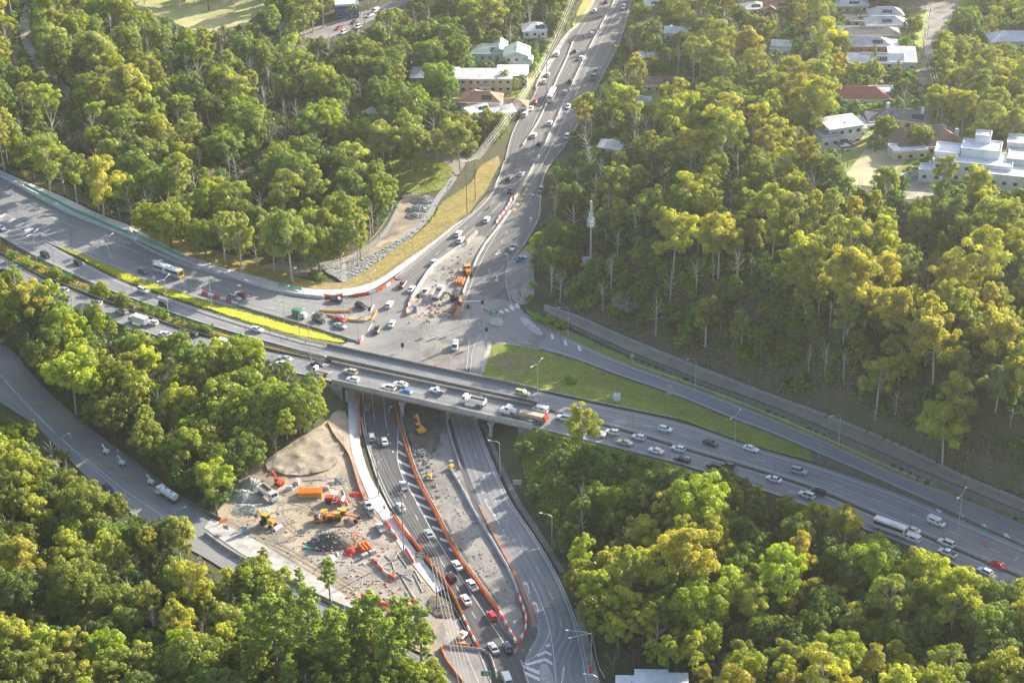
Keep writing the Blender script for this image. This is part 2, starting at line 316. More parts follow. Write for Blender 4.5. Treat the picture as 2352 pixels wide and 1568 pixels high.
ctrl([(1330, 330, 3), (1450, 360, 14), (1650, 400, 26), (1850, 450, 33), (2100, 480, 35), (2430, 520, 35)])
ctrl([(1420, 200, 3), (1600, 200, 10), (1800, 230, 20), (1950, 300, 29), (2150, 330, 32), (2450, 360, 33)])
ctrl([(1480, 30, 2), (1700, 40, 10), (1900, 80, 18), (2150, 120, 22), (2450, 100, 22)])
ctrl([(1500, -80, 2), (2000, -80, 16), (2450, -80, 20)])
ctrl([(-120, 100, 5), (100, 250, 4), (500, 250, 5), (800, 250, 4), (1000, 230, 3)])
ctrl([(-100, -90, 5), (600, -90, 6), (1000, -90, 6), (1300, -90, 2)])
ctrl([(560, 620, 0.5), (640, 622, -0.6), (720, 614, -1.2), (800, 592, -1.4), (860, 556, -1.2), (920, 495, -0.8), (960, 440, -0.3), (1000, 380, 0.5)])
ctrl([(-150, 1700, -1), (500, 1700, 0), (1000, 1700, 0)]); ctrl([(-100, 1300, -1), (300, 1400, -1), (700, 1500, 0)])
ctrl([(1420, 1568, 0), (1800, 1500, 0), (2420, 1568, 1)]); ctrl([(1330, 1180, 0.5), (1500, 1260, 0.5), (1800, 1330, 1), (2100, 1400, 1.5)])
ctrl([(560, 1120, 0.2), (650, 1130, 0), (800, 1180, 0), (700, 1230, 0), (850, 1300, 0), (950, 1400, 0)])
ctrl([(640, 1075, .9), (690, 1035, 2.6), (735, 1010, 3.0), (765, 1000, 2.2)], 3); ctrl([(690, 1075, 1.4), (740, 1050, 1.8), (780, 1030, 1.2)], 2)
ctrl([(700, 700, 0), (800, 800, 0), (950, 780, 0), (1100, 760, 0)]); ctrl([(800, 900, 0), (800, 960, 0), (845, 1090, 0), (880, 1170, 0), (1000, 1360, 0)])
ctrl([(1150, 1020, 0.6), (1190, 1120, 0.6), (1290, 1260, 0.3)]); ctrl([(1140, 850, 0), (1160, 830, 0), (1200, 830, 0.6), (1300, 860, 3), (1450, 915, 5.2)])
ctrl([(740, 700, 0), (1050, 850, 0), (900, 690, 0)])
def relax(h, fix, val, it):
    for _ in range(it):
        g = np.pad(h, 1, mode='edge'); h = 0.25*(g[:-2, 1:-1]+g[2:, 1:-1]+g[1:-1, :-2]+g[1:-1, 2:]); h[fix] = val[fix]
    return h
def solve():
    fix = cnt > 0; val = np.where(fix, acc/np.maximum(cnt, 1e-9), 0); h = None
    for f in (16, 8, 4, 2, 1):
        ny, nx = -(-NY//f), -(-NX//f); A = np.zeros((ny, nx)); C = np.zeros((ny, nx)); jj, ii = np.nonzero(fix)
        np.add.at(A, (jj//f, ii//f), val[jj, ii]); np.add.at(C, (jj//f, ii//f), 1)
        fx = C > 0; vl = A/np.maximum(C, 1)
        h = np.full((ny, nx), 3.0) if h is None else np.repeat(np.repeat(h, 2, 0), 2, 1)[:ny, :nx]
        h[fx] = vl[fx]; h = relax(h, fx, vl, 260)
    return h
hR = solve()
for _ in range(14):
    g = np.pad(hR, 1, mode='edge'); b = 0.25*(g[:-2, 1:-1]+g[2:, 1:-1]+g[1:-1, :-2]+g[1:-1, 2:]); hR = np.where(isroad, hR, b)
def bil(A, x, y):
    fx = min(max((x-X0)/CELL, 0), NX-1.001); fy = min(max((y-Y0)/CELL, 0), NY-1.001); i, j = int(fx), int(fy); u, v = fx-i, fy-j
    return float((A[j, i]*(1-u)+A[j, i+1]*u)*(1-v)+(A[j+1, i]*(1-u)+A[j+1, i+1]*u)*v)
def ground(x, y): return bil(hR, x, y)
def G(px, py):                                                # picture point -> point on the ground
    d = ray(px, py); lo, hi = None, None; z = 46.0
    while z > -4:
        t = (z-H)/d.z
        if bil(hR, d.x*t, d.y*t) >= z: lo = z; break
        z -= 0.8
    if lo is None: return P(px, py, 0)
    hi = lo+0.8
    for _ in range(12):
        c = (lo+hi)/2; t = (c-H)/d.z
        if bil(hR, d.x*t, d.y*t) >= c: lo = c
        else: hi = c
    return P(px, py, lo)
dil = isroad.copy()
dil[1:] |= isroad[:-1]; dil[:-1] |= isroad[1:]; dil[:, 1:] |= isroad[:, :-1]; dil[:, :-1] |= isroad[:, 1:]
roadnear = dil.copy()
hT = np.where(dil, hR-0.22, hR)
VERGE = [p for p in ON_far if p[0] > 1250]+[(x, y+3) for x, y in BK_near][::-1]
for j in range(NY):
    for i in range(NX):
        x_, y_ = X0+CELL*i, Y0+CELL*j
        if 5 < x_ < 190 and 380 < y_ < 580:
            px, py = proj((x_, y_, hR[j, i]))
            if px > 1290 and inpoly(px, py, VERGE): hT[j, i] = min(hT[j, i], on_z(px)-.35)
rough = np.random.rand(NY, NX)
for _ in range(2): rough = 0.25*(np.roll(rough, 1, 0)+np.roll(rough, -1, 0)+np.roll(rough, 1, 1)+np.roll(rough, -1, 1))
xs = np.r_[-3000, -1800, -1000, -500, X0+CELL*np.arange(NX), 500, 1000, 1800, 3000]; ys = np.r_[-1500, -300, 100, 260, Y0+CELL*np.arange(NY), 1100, 1500, 2500, 4000]
ii = np.clip(np.round((xs-X0)/CELL), 0, NX-1).astype(int); jj = np.clip(np.round((ys-Y0)/CELL), 0, NY-1).astype(int)
ZZ = hT[np.ix_(jj, ii)]; XX, YY = np.meshgrid(xs, ys); nxx, nyy = len(xs), len(ys)
idx = np.arange(nxx*nyy).reshape(nyy, nxx)
me = bpy.data.meshes.new('ground'); quads = np.stack([idx[:-1, :-1], idx[:-1, 1:], idx[1:, 1:], idx[1:, :-1]], -1).reshape(-1, 4)
me.from_pydata(np.stack([XX, YY, ZZ], -1).reshape(-1, 3).tolist(), [], quads.tolist()); me.materials.append(M['forest_floor'])
me.polygons.foreach_set('use_smooth', [True]*len(me.polygons)); me.update()
gobj = bpy.data.objects.new('ground', me); COL.objects.link(gobj); struct(gobj)

# ------------------------------------------------------------------ laying sheets on the ground
for nm, (a, b, nac, mn, off) in strips.items():
    mb = MB(); mb.uv = []; vs = []; fs = []; d = 0.0; k = nac+1
    for i, (p, q) in enumerate(zip(a, b)):
        if i: d += ((p-a[i-1]).length+(q-b[i-1]).length)/2
        for t in range(k):
            c = p.lerp(q, t/nac); vs.append((c.x, c.y, c.z+off)); mb.uv.append(((p-q).length*t/nac, d))
    n = len(a)
    for i in range(n-1):
        for t in range(nac): fs.append((i*k+t, i*k+t+1, (i+1)*k+t+1, (i+1)*k+t))
    mb.add(vs, fs)
    struct(mb.build(nm, M[mn]))
def fill(wpts, step=2.5):                                     # world xy polygon -> triangles
    b = []
    for i in range(len(wpts)):
        p, q = wpts[i], wpts[(i+1) % len(wpts)]; n = max(1, int((q-p).length/step))
        b += [p.lerp(q, t/n) for t in range(n)]
    poly = [(p.x, p.y) for p in b]; xa = min(p[0] for p in poly); xb = max(p[0] for p in poly); ya = min(p[1] for p in poly); yb = max(p[1] for p in poly)
    vv = [Vector(p) for p in poly]; nb = len(vv); y = ya+step*0.6
    while y < yb:
        x = xa+step*0.55
        while x < xb:
            if inpoly(x, y, poly): vv.append(Vector((x+random.uniform(-.2, .2)*step, y+random.uniform(-.2, .2)*step)))
            x += step
        y += step
    r = delaunay_2d_cdt(vv, [(i, (i+1) % nb) for i in range(nb)], [], 1, 0.01)
    return r[0], r[2]
def patch(name, pts, mname, off=0.10, z=None, sm=1, step=2.5, fn=None, kind='structure'):
    w = [G(*p[:2]) if z is None else P(p[0], p[1], z) for p in pts]
    if sm:
        for _ in range(sm):
            q = []
            for i in range(len(w)):
                a, b = w[i], w[(i+1) % len(w)]; q += [a.lerp(b, .25), a.lerp(b, .75)]
            w = q
    v, f = fill(w, step)
    mb = MB(); mb.add([(p.x, p.y, (ground(p.x, p.y) if z is None else z)+off+(fn(p.x, p.y) if fn else 0)) for p in v], f)
    o = mb.build(name, M[mname], smooth=True); o['kind'] = kind
    return o
def ribbon(name, L, Rr, mname, off=0.10, nac=3, kind='structure', step=2.0):
    a, b = [G(*p) for p in L], [G(*p) for p in Rr]; n = max(5, int(plen(a)/step)); a, b = resample(smooth_pts(a, 1), n), resample(smooth_pts(b, 1), n)
    mb = MB(); mb.uv = []; vs = []; fs = []; k = nac+1; d = 0
    for i, (p, q) in enumerate(zip(a, b)):
        if i: d += (p-a[i-1]).length
        for t in range(k):
            c = p.lerp(q, t/nac); vs.append((c.x, c.y, ground(c.x, c.y)+off)); mb.uv.append(((p-q).length*t/nac, d))
    for i in range(n-1):
        for t in range(nac): fs.append((i*k+t, i*k+t+1, (i+1)*k+t+1, (i+1)*k+t))
    mb.add(vs, fs); o = mb.build(name, M[mname], smooth=True); o['kind'] = kind
    return o
def cline(pts, wd):                                           # a centre line in the picture -> two edges (picture px), width in metres
    w = [G(*p) for p in pts]; L, Rr = [], []
    for i, p in enumerate(w):
        d = w[min(i+1, len(w)-1)]-w[max(i-1, 0)]; d = Vector((d.x, d.y, 0)).normalized(); x = Vector((-d.y, d.x, 0))*wd/2
        L.append(proj(p+x)); Rr.append(proj(p-x))
    return L, Rr
# markings: strips of paint a few mm above the asphalt
paint = {'line_white': MB(), 'line_yellow': MB(), 'line_faded': MB(), 'seal': MB()}
def mark(pts, wd=0.15, dash=None, z=None, col='line_white', off=0.075, sm=1, gap0=0.0):
    w = [(P(p[0], p[1], z if not callable(z) else z(p[0])) if z is not None else G(*p)) for p in pts]
    if sm: w = smooth_pts(w, sm)
    Ln = plen(w); n = max(2, int(Ln/1.0)); w = resample(w, n); st = Ln/(n-1)
    mb = paint[col]
    segs = [(0, Ln)] if not dash else [(s+gap0, s+gap0+dash[0]) for s in np.arange(0, Ln-dash[0], dash[0]+dash[1])]
    A = np.array([tuple(p) for p in w]); S = np.arange(n)*st
    for s0, s1 in segs:
        k = max(2, int((s1-s0)/2)+1); q = [Vector([np.interp(t, S, A[:, c]) for c in range(3)]) for t in np.linspace(s0, min(s1, Ln), k)]
        vs = []
        for i, p in enumerate(q):
            d = q[min(i+1, k-1)]-q[max(i-1, 0)]; d = Vector((d.x, d.y, 0))
            if d.length < 1e-6: continue
            d.normalize(); x = Vector((-d.y, d.x, 0))*wd/2
            zz = (p.z if z is not None else ground(p.x, p.y))+off
            vs += [(p.x+x.x, p.y+x.y, zz), (p.x-x.x, p.y-x.y, zz)]
        mb.add(vs, [(2*i, 2*i+1, 2*i+3, 2*i+2) for i in range(len(vs)//2-1)])
def markpoly(pts, z=None, col='line_white', off=0.078):
    w = [P(p[0], p[1], z) if z is not None else G(*p) for p in pts]
    paint[col].add([(p.x, p.y, (z if z is not None else ground(p.x, p.y))+off) for p in w], [tuple(range(len(w)))])
def arrow(px, py, dx, dy, turn=1, L=4.5):                     # a turn arrow painted on the lane
    o = G(px, py); q = G(px+dx, py+dy); d = Vector((q.x-o.x, q.y-o.y, 0)).normalized(); x = Vector((d.y, -d.x, 0))*turn; z = Vector((0, 0, 0.078)); o = Vector((o.x, o.y, ground(o.x, o.y)))
    mb = paint['line_white']; f = lambda a, b: o+d*a+x*b+z
    mb.add([f(-L/2, -.12), f(-L/2, .12), f(L*.2, .12), f(L*.2, -.12)], [(0, 1, 2, 3)])
    mb.add([f(L*.2, -.12), f(L*.42, .1), f(L*.42, .55), f(L*.2, .45)], [(0, 1, 2, 3)])
    mb.add([f(L*.1, .5), f(L*.52, .5), f(L*.31, 1.15)], [(0, 1, 2)])
def shift(lst, dy): return [(p[0], p[1]+dy) for p in lst]
def mix(A, B, t, x0=-1e9, x1=1e9):                             # a line between two edges, sampled by picture x
    xa = [p[0] for p in A]; ya = [p[1] for p in A]; xb = [p[0] for p in B]; yb = [p[1] for p in B]; out = []
    for x in range(int(max(xa[0], xb[0], x0)), int(min(xa[-1], xb[-1], x1))+1, 25): out.append((x, np.interp(x, xa, ya)*(1-t)+np.interp(x, xb, yb)*t))
    return out
# motorway markings
mark(mix(EB_far, EB_near, .13, 130, 2400), .15, z=MZ); mark(mix(EB_far, EB_near, .90, -100, 2400), .15, z=MZ)
mark(mix(EB_far, EB_near, .52, -100, 2400), .14, (3, 9), z=MZ)
mark(mix(WB_far, WB_near, .09, -100, 2400), .15, z=MZ); mark(mix(WB_far, WB_near, .92, -100, 2400), .15, z=MZ)
mark(mix(WB_far, WB_near, .52, -100, 2400), .14, (3, 9), z=MZ)
mark(mix(ON_far, ON_near, .13, 1290, 2400), .15, z=on_z); mark(mix(ON_far, ON_near, .9, 1190, 2150), .15, z=on_z)
mark(mix(RP_far, RP_near, .93, 150, 690), .15, z=ramp_z); mark(mix(RP_far, RP_near, .30, -100, 330), .14, z=ramp_z)
mark(mix(RP_far, RP_near, .62, -100, 700), .13, (3, 9), z=ramp_z); mark(mix(RP_far, RP_near, .42, 330, 700), .13, (1.2, 3), z=ramp_z)
mark([(0, 484), (75, 524), (132, 557)], .15, z=MZ); mark([(-100, 452), (0, 505), (132, 573)], .15, z=MZ)
for cx, cy in ((3, 498), (24, 510), (44, 520), (64, 531), (84, 541)):     # chevrons of the exit gore
    markpoly([(cx-9, cy-2), (cx+7, cy-7), (cx+13, cy-7), (cx+3, cy+1), (cx-6, cy+3)], MZ)
for x, y in ((1266, 774), (1296, 788), (1328, 801)): markpoly([(x-2, y-7), (x+4, y-6), (x+8, y+5), (x+1, y+5)])
for x, y in ((2155, 1170), (2212, 1190), (2262, 1210), (2312, 1231)): markpoly([(x-8, y-6), (x, y-7), (x+9, y+6), (x+1, y+7)], MZ)
# arterial markings
NSL = [(1415, 0), (1363, 95), (1326, 170), (1291, 250), (1256, 325), (1224, 390), (1176, 462), (1136, 528)]
mark([(p[0]+4, p[1]) for p in NSL], .15); mark([(p[0]-6, p[1]) for p in NSL], .15)
mark([(1430, 0), (1380, 95), (1343, 170), (1308, 250), (1272, 325), (1240, 390), (1190, 462), (1150, 520), (1098, 610), (1060, 715)], .14)
mark([(1445, 20), (1400, 105), (1372, 170), (1335, 245), (1295, 320)], .14, (3, 9)); mark([(1395, 0), (1344, 95), (1308, 168), (1270, 250), (1234, 325), (1203, 385), (1150, 450), (1060, 530), (985, 600)], .14, (3, 9))
mark([(1375, 5), (1326, 80), (1286, 160), (1254, 225), (1225, 285), (1198, 342)], .14); 
mark([(1155, 401), (1135, 442), (1102, 480), (1038, 536), (988, 578), (920, 634)], .15); mark([(1176, 440), (1120, 500), (1060, 548), (1000, 598)], .14, (9, 3))
for a, b in (((1216, 405), (1160, 500)), ((1212, 470), (1176, 530)), ((1165, 530), (1110, 650)), ((1190, 545), (1130, 660))): mark([a, b], .14, (3, 5))
for x, y in ((1215, 424), (1209, 435), (1203, 446), (1196, 458), (1189, 470), (1182, 481)): markpoly([(x-4, y), (x+3, y-3), (x+5, y+1), (x-1, y+4)], None, 'line_yellow')
arrow(1220, 505, 10, -16, -1); arrow(1142, 640, 4, 12, 1); arrow(1146, 580, -6, 14, 1); 
# sealed cracks, skid marks and joints
rs = random.Random(3)
for A_, B_, z_, xa, xb in ((EB_far, EB_near, MZ, 0, 2350), (WB_far, WB_near, MZ, 0, 2350), (RP_far, RP_near, ramp_z, 0, 690), (ON_far, ON_near, on_z, 1250, 2350)):
    for _ in range(int((xb-xa)/38)):
        x = rs.uniform(xa, xb); t_ = rs.choice([.3, .5, .51, .7, .72]); L_ = rs.uniform(20, 110); c = mix(A_, B_, t_, x, x+L_)
        if len(c) > 1: mark(c, rs.uniform(.05, .12), z=z_, col='seal', off=.068)
    for _ in range(int((xb-xa)/160)):
        x = rs.uniform(xa, xb); a_ = mix(A_, B_, .03, x, x+24)[:1]; b_ = mix(A_, B_, .97, x+4, x+28)[:1]
        if a_ and b_: mark([a_[0], b_[0]], .09, z=z_, col='seal', off=.068, sm=0)
for L_, R_ in ((NS_left, NS_right), ):
    for _ in range(60):
        i = rs.randrange(2, len(L_)-1); t_ = rs.uniform(.1, .9); k = min(len(R_)-1, int(i*len(R_)/len(L_))); p_ = (L_[i][0]*(1-t_)+R_[k][0]*t_, L_[i][1]*(1-t_)+R_[k][1]*t_); mark([p_, (p_[0]-rs.uniform(8, 24), p_[1]+rs.uniform(14, 44))], rs.uniform(.06, .2), col='seal', off=.064)
for _ in range(46):
    x, y = rs.uniform(720, 1110), rs.uniform(690, 850); a_ = rs.uniform(-.5, .6)+(1.9 if rs.random() < .45 else 0); l_ = rs.uniform(14, 60)
    if y > 770+(x-750)*.2-8: continue
    mark([(x, y), (x+l_*math.cos(a_)*.5, y+l_*math.sin(a_)*.2+rs.uniform(-4, 4)), (x+l_*math.cos(a_), y+l_*math.sin(a_)*.5)], rs.uniform(.05, .16), z=0, col='seal', off=.066)
for p_ in (((1098, 1110), (1142, 1200)), ((1112, 1148), (1150, 1216)), ((1164, 1196), (1180, 1226)), ((1206, 1316), (1216, 1340)), ((1250, 1340), (1282, 1412)), ((1240, 1398), (1310, 1392)), ((1232, 1418), (1312, 1406)), ((1075, 1010), (1110, 1090)), ((950, 1130), (990, 1200)), ((900, 1030), (925, 1090)), ((1040, 1300), (1090, 1390)), ((860, 960), (872, 1010))): mark(list(p_), .16, (2.5, 3), col='seal', off=.07)
# crossings and intersection
for k in range(5): markpoly([(1132+k*12, 718-k*3.6), (1139+k*12, 716-k*3.6), (1148+k*12, 722-k*3.6), (1141+k*12, 724-k*3.6)])
for k in range(2): markpoly([(1168+k*12, 702-k*3), (1175+k*12, 700-k*3), (1183+k*12, 706-k*3), (1176+k*12, 708-k*3)])
mark([(960, 765), (1030, 742), (1100, 724)], .14, (.9, 1.2)); mark([(980, 780), (1040, 762), (1120, 742)], .14, (.9, 1.2)); mark([(935, 784), (990, 792), (1030, 812), (1052, 842)], .14, (.9, 1.2))
mark([(838, 740), (860, 700)], .5); mark([(846, 760), (856, 742)], .4); mark([(1078, 782), (1072, 850)], .15); mark([(1105, 766), (1085, 800), (1080, 860)], .12)
for k in range(5): mark([(700+k*4, 742+k*2), (800+k*4, 700+k*2)], .01, (.5, 80))
mark([(600, 690), (690, 712), (800, 700)], .13, (1.2, 3)); mark([(610, 705), (700, 728)], .13, (3, 9))
# underpass road markings
mark([(834, 900), (836, 959), (843, 1004), (858, 1054), (872, 1094), (897, 1150), (920, 1180)], .15)
mark([(853, 900), (857, 940), (860, 965)], .14); mark([(866, 1003), (872, 1020)], .14); mark([(880, 906), (884, 950), (888, 982)], .14)
mark([(891, 996), (900, 1030), (908, 1052)], .3, (1, 4)); mark([(915, 975), (912, 1040), (913, 1062), (930, 1110), (948, 1135), (972, 1184), (1010, 1250), (1055, 1320), (1100, 1390), (1160, 1480)], .15)
mark([(925, 1130), (975, 1220), (1020, 1300), (1060, 1365), (1105, 1440)], .14, (3, 9)); mark([(905, 1190), (950, 1262), (1000, 1326), (1030, 1370), (1062, 1428), (1090, 1490)], .15)
for (x0, y0), (x1, y1) in (((913, 1013), (925, 1022)), ((913, 1036), (933, 1047)), ((913, 1058), (942, 1072)), ((920, 1082), (952, 1095)), ((937, 1110), (965, 1121)), ((945, 1134), (977, 1146)), ((956, 1155), (990, 1170)), ((974, 1184), (1002, 1194)), ((992, 1210), (1016, 1219)), ((1010, 1237), (1030, 1244)), ((1030, 1260), (1045, 1267)), ((1050, 1286), (1062, 1294))):
    markpoly([(x0, y0-3), (x1, y1-3), (x1+1, y1+3), (x0+1, y0+3)])
NB = [(1087, 956), (1098, 996), (1123, 1059), (1155, 1134), (1181, 1176), (1226, 1238), (1271, 1316), (1301, 1384), (1316, 1426), (1331, 1476), (1348, 1568)]
mark([(1085, 940)]+NB, .15); mark([(1060, 948), (1072, 985), (1098, 1060), (1130, 1135), (1168, 1206), (1204, 1260), (1240, 1316), (1266, 1366), (1286, 1420), (1300, 1478)], .14, (3, 9))
mark([(1098, 1112), (1140, 1190), (1178, 1252)], .22, (1, 3)); mark([(1112, 1148), (1145, 1200)], .15); mark([(1219, 1331), (1240, 1376), (1254, 1414), (1262, 1440), (1262, 1456), (1240, 1500), (1200, 1524)], .15)
mark([(1190, 1320), (1216, 1374), (1236, 1446)], .13); mark([(1263, 1446), (1272, 1500), (1277, 1568)], .15); mark([(1196, 1515), (1214, 1568)], .15)
markpoly([(1252, 1482), (1262, 1476), (1265, 1484), (1254, 1486)]); 
for a in ([(1232, 1504), (1252, 1493), (1266, 1500), (1268, 1506), (1252, 1500), (1236, 1508)], [(1204, 1524), (1252, 1510), (1268, 1520), (1270, 1528), (1252, 1518), (1212, 1528)], [(1198, 1526), (1206, 1528), (1240, 1540), (1240, 1550), (1210, 1537)], [(1203, 1540), (1240, 1556), (1240, 1565), (1206, 1548)]): markpoly(a)
arrow(1213, 1348, -3, -14, -1, 5.5); arrow(1234, 1394, -3, -14, -1, 5.5); arrow(894, 940, 2, -14, 1, 5)
mark([(1290, 1568), (1296, 1530)], .3); mark([(1062, 1480), (1100, 1568)], .14)
# old highway with worn orange bars
mark([(10, 874), (83, 954), (150, 1016), (200, 1056), (275, 1119), (360, 1176), (440, 1225)], .15); mark([(-60, 800), (20, 880), (160, 1030), (300, 1150)], .1)
for x0, y0, x1, y1 in ((-6, 831, 26, 833), (8, 857, 50, 861), (42, 889, 82, 895), (71, 925, 119, 930), (100, 956, 152, 962), (130, 984, 184, 989), (160, 1013, 212, 1020), (186, 1040, 240, 1046), (218, 1067, 272, 1070), (250, 1091, 308, 1096), (286, 1117, 350, 1119), (320, 1138, 368, 1141)):
    markpoly([(x0, y0-2.2), (x1, y1-2.2), (x1+3, y1+2), (x0+3, y0+2)], None, 'line_faded')
mark([(985, 1500), (960, 1520), (930, 1568)], .13); mark([(1000, 1540), (1040, 1580)], .13)
for k, mb in paint.items():
    if mb.f: struct(mb.build('road_marking', M[k]))
# ------------------------------------------------------------------ ground sheets
patch('junction_road', [(700, 689), (745, 688), (775, 690), (850, 678), (905, 645), (1000, 640), (1100, 650), (1164, 640), (1174, 690), (1188, 706), (1202, 718), (1262, 758), (1240, 800), (1180, 789), (1130, 785), (1118, 800), (1108, 852), (1100, 905), (900, 912), (822, 905), (790, 860), (760, 812), (800, 780), (698, 752)], 'asphalt', off=0.042, sm=0)
patch('junction_patch', [(975, 762), (1060, 745), (1078, 790), (1060, 850), (985, 862), (960, 800)], 'asphalt_pale', off=0.060)
patch('junction_patch', [(1040, 690), (1078, 660), (1090, 700), (1060, 740), (1030, 745)], 'asphalt_pale', off=0.064)
patch('side_street', [(935, 1600), (985, 1508), (1030, 1488), (1100, 1484), (1200, 1478), (1330, 1470), (1360, 1620), (1150, 1640)], 'asphalt', off=0.044, sm=0)
for x0, y0, w_, h_ in ((210, 556, 6, 12), (236, 560, 6, 14), (263, 570, 6, 13), (208, 548, 12, 6), (300, 578, 6, 12), (334, 588, 7, 10), (370, 600, 6, 12), (446, 632, 10, 12), (480, 640, 12, 8), (238, 586, 9, 5), (640, 690, 14, 6), (120, 500, 16, 8)):
    z0 = ramp_z(x0); patch('road_repair', [(x0-w_, y0-h_/2), (x0+w_, y0-h_/2+2), (x0+w_, y0+h_/2), (x0-w_, y0+h_/2-2)], 'concrete_old', off=.062, z=z0, sm=0)
# the work area inside the arterial
patch('work_zone_ground', [(932, 732), (945, 690), (988, 620), (1050, 570), (1072, 562), (1098, 540), (1122, 548), (1090, 606), (1064, 674), (1044, 728), (985, 742)], 'dirt_grey', off=0.085)
patch('work_zone_trench', [(1040, 690), (1050, 660), (1072, 640), (1066, 676), (1046, 724), (1022, 735)], 'soil_dark', off=0.12)
patch('work_zone_slab', [(1000, 640), (1060, 590), (1092, 560), (1108, 558), (1080, 605), (1040, 650)], 'asphalt_pale', off=0.11)
# the closed lanes south of the bridge
ribbon('closed_lane_ground', [(922, 895), (926, 959), (938, 996), (953, 1046), (968, 1092), (990, 1134), (1014, 1176), (1046, 1234), (1075, 1284), (1110, 1331), (1140, 1374), (1165, 1420), (1184, 1470)], [(1020, 895), (1024, 945), (1034, 1000), (1044, 1050), (1066, 1100), (1088, 1170), (1112, 1210), (1140, 1260), (1174, 1316), (1188, 1360), (1200, 1405), (1202, 1440), (1190, 1472)], 'asphalt_pale', off=0.07, nac=4)
patch('excavation_soil', [(922, 905), (960, 895), (1005, 905), (1012, 960), (1012, 1010), (998, 1040), (975, 1052), (955, 1040), (936, 1000), (926, 950)], 'soil_dark', off=0.12, step=1.2, fn=lambda x, y: random.random()*0.9)
patch('excavation_bank', [(930, 900), (985, 890), (1020, 895), (1018, 935), (985, 925), (955, 935), (932, 925)], 'dirt_mound', off=0.2, step=1.4, fn=lambda x, y: random.random()*0.5)
patch('sealed_patch', [(1130, 1400), (1160, 1378), (1182, 1420), (1196, 1455), (1182, 1478), (1150, 1440)], 'asphalt', off=0.10)
ribbon('northbound_lanes', [(1026, 880), (1032, 950), (1052, 1021), (1078, 1096), (1100, 1150), (1122, 1196), (1150, 1246), (1182, 1300), (1208, 1356), (1228, 1404), (1240, 1450), (1210, 1500), (1200, 1540), (1215, 1580)], [(1084, 880), (1093, 956), (1104, 996), (1129, 1059), (1149, 1105), (1161, 1134), (1187, 1176), (1232, 1238), (1277, 1316), (1308, 1384), (1323, 1426), (1332, 1456), (1345, 1520), (1356, 1580)], 'asphalt_lane', off=0.062, nac=6)
ribbon('brick_median', [(1098, 1160), (1120, 1205), (1142, 1246), (1172, 1300), (1196, 1356), (1214, 1404), (1222, 1442)], [(1106, 1160), (1130, 1205), (1152, 1246), (1182, 1300), (1206, 1356), (1226, 1404), (1234, 1440)], 'brick_path', off=0.18, nac=2)
# drain and path beside the northbound lanes
ribbon('drain_path', [(1107, 975), (1124, 1020), (1148, 1080), (1180, 1150), (1212, 1200), (1246, 1250), (1286, 1316)], [(1114, 972), (1134, 1020), (1160, 1080), (1194, 1150), (1226, 1196), (1258, 1246), (1298, 1312)], 'concrete_dark', off=0.12, nac=2)
ribbon('drain_path', [(1318, 1400), (1330, 1440), (1344, 1500), (1358, 1568)], [(1330, 1395), (1346, 1440), (1362, 1500), (1378, 1568)], 'dirt_grey', off=0.12, nac=2)
# fresh concrete footpath under the bridge
ribbon('footpath', [(800, 885), (800, 957), (803, 1009), (813, 1059), (838, 1122), (853, 1159), (866, 1176), (883, 1199), (900, 1227), (933, 1277), (950, 1299), (1000, 1362)], [(824, 885), (824, 957), (826, 1009), (835, 1054), (856, 1109), (879, 1142), (898, 1180), (925, 1226), (963, 1277), (1023, 1352)], 'concrete_white', off=0.2, nac=3)
# construction yard
patch('construction_yard', [(492, 1182), (520, 1150), (548, 1092), (600, 1062), (650, 1030), (700, 1000), (752, 968), (770, 940), (800, 948), (803, 1009), (813, 1059), (838, 1122), (853, 1159), (883, 1199), (933, 1277), (1000, 1362), (1030, 1390), (1062, 1440), (1090, 1488), (1030, 1490), (985, 1508), (900, 1465), (860, 1430), (800, 1396), (740, 1366), (660, 1318), (588, 1270), (540, 1230)], 'dirt', off=0.09)
patch('gravel_yard', [(690, 1250), (740, 1270), (800, 1210), (850, 1200), (900, 1250), (960, 1330), (1000, 1380), (1000, 1440), (920, 1420), (860, 1380), (780, 1330), (700, 1280)], 'dirt_grey', off=0.13)
patch('spoil_mound', [(600, 1078), (640, 1040), (700, 1004), (755, 970), (785, 990), (795, 1040), (770, 1075), (720, 1092), (660, 1095)], 'dirt_mound', off=0.11, step=1.4, fn=lambda x, y: random.random()*0.2+abs(.5*math.sin(x*.55+1)*math.sin(y*.48)+.3*math.sin(x*1.3+y*.9)))
ribbon('site_access_road', [(486, 1190), (540, 1216), (588, 1240), (640, 1272), (700, 1308), (752, 1340), (800, 1372), (850, 1400), (900, 1424), (960, 1455)], [(468, 1212), (520, 1248), (560, 1276), (610, 1300), (680, 1344), (730, 1372), (780, 1400), (830, 1424), (890, 1452), (950, 1484)], 'concrete', off=0.15, nac=3)
patch('wet_concrete', [(1000, 1440), (1040, 1410), (1062, 1440), (1068, 1480), (1020, 1492), (1000, 1470)], 'dirt_grey', off=0.12)
patch('loose_soil', [(985, 1370), (1020, 1372), (1048, 1400), (1040, 1420), (1005, 1420), (985, 1400)], 'soil_dark', off=0.16, step=1.2, fn=lambda x, y: random.random()*0.6)
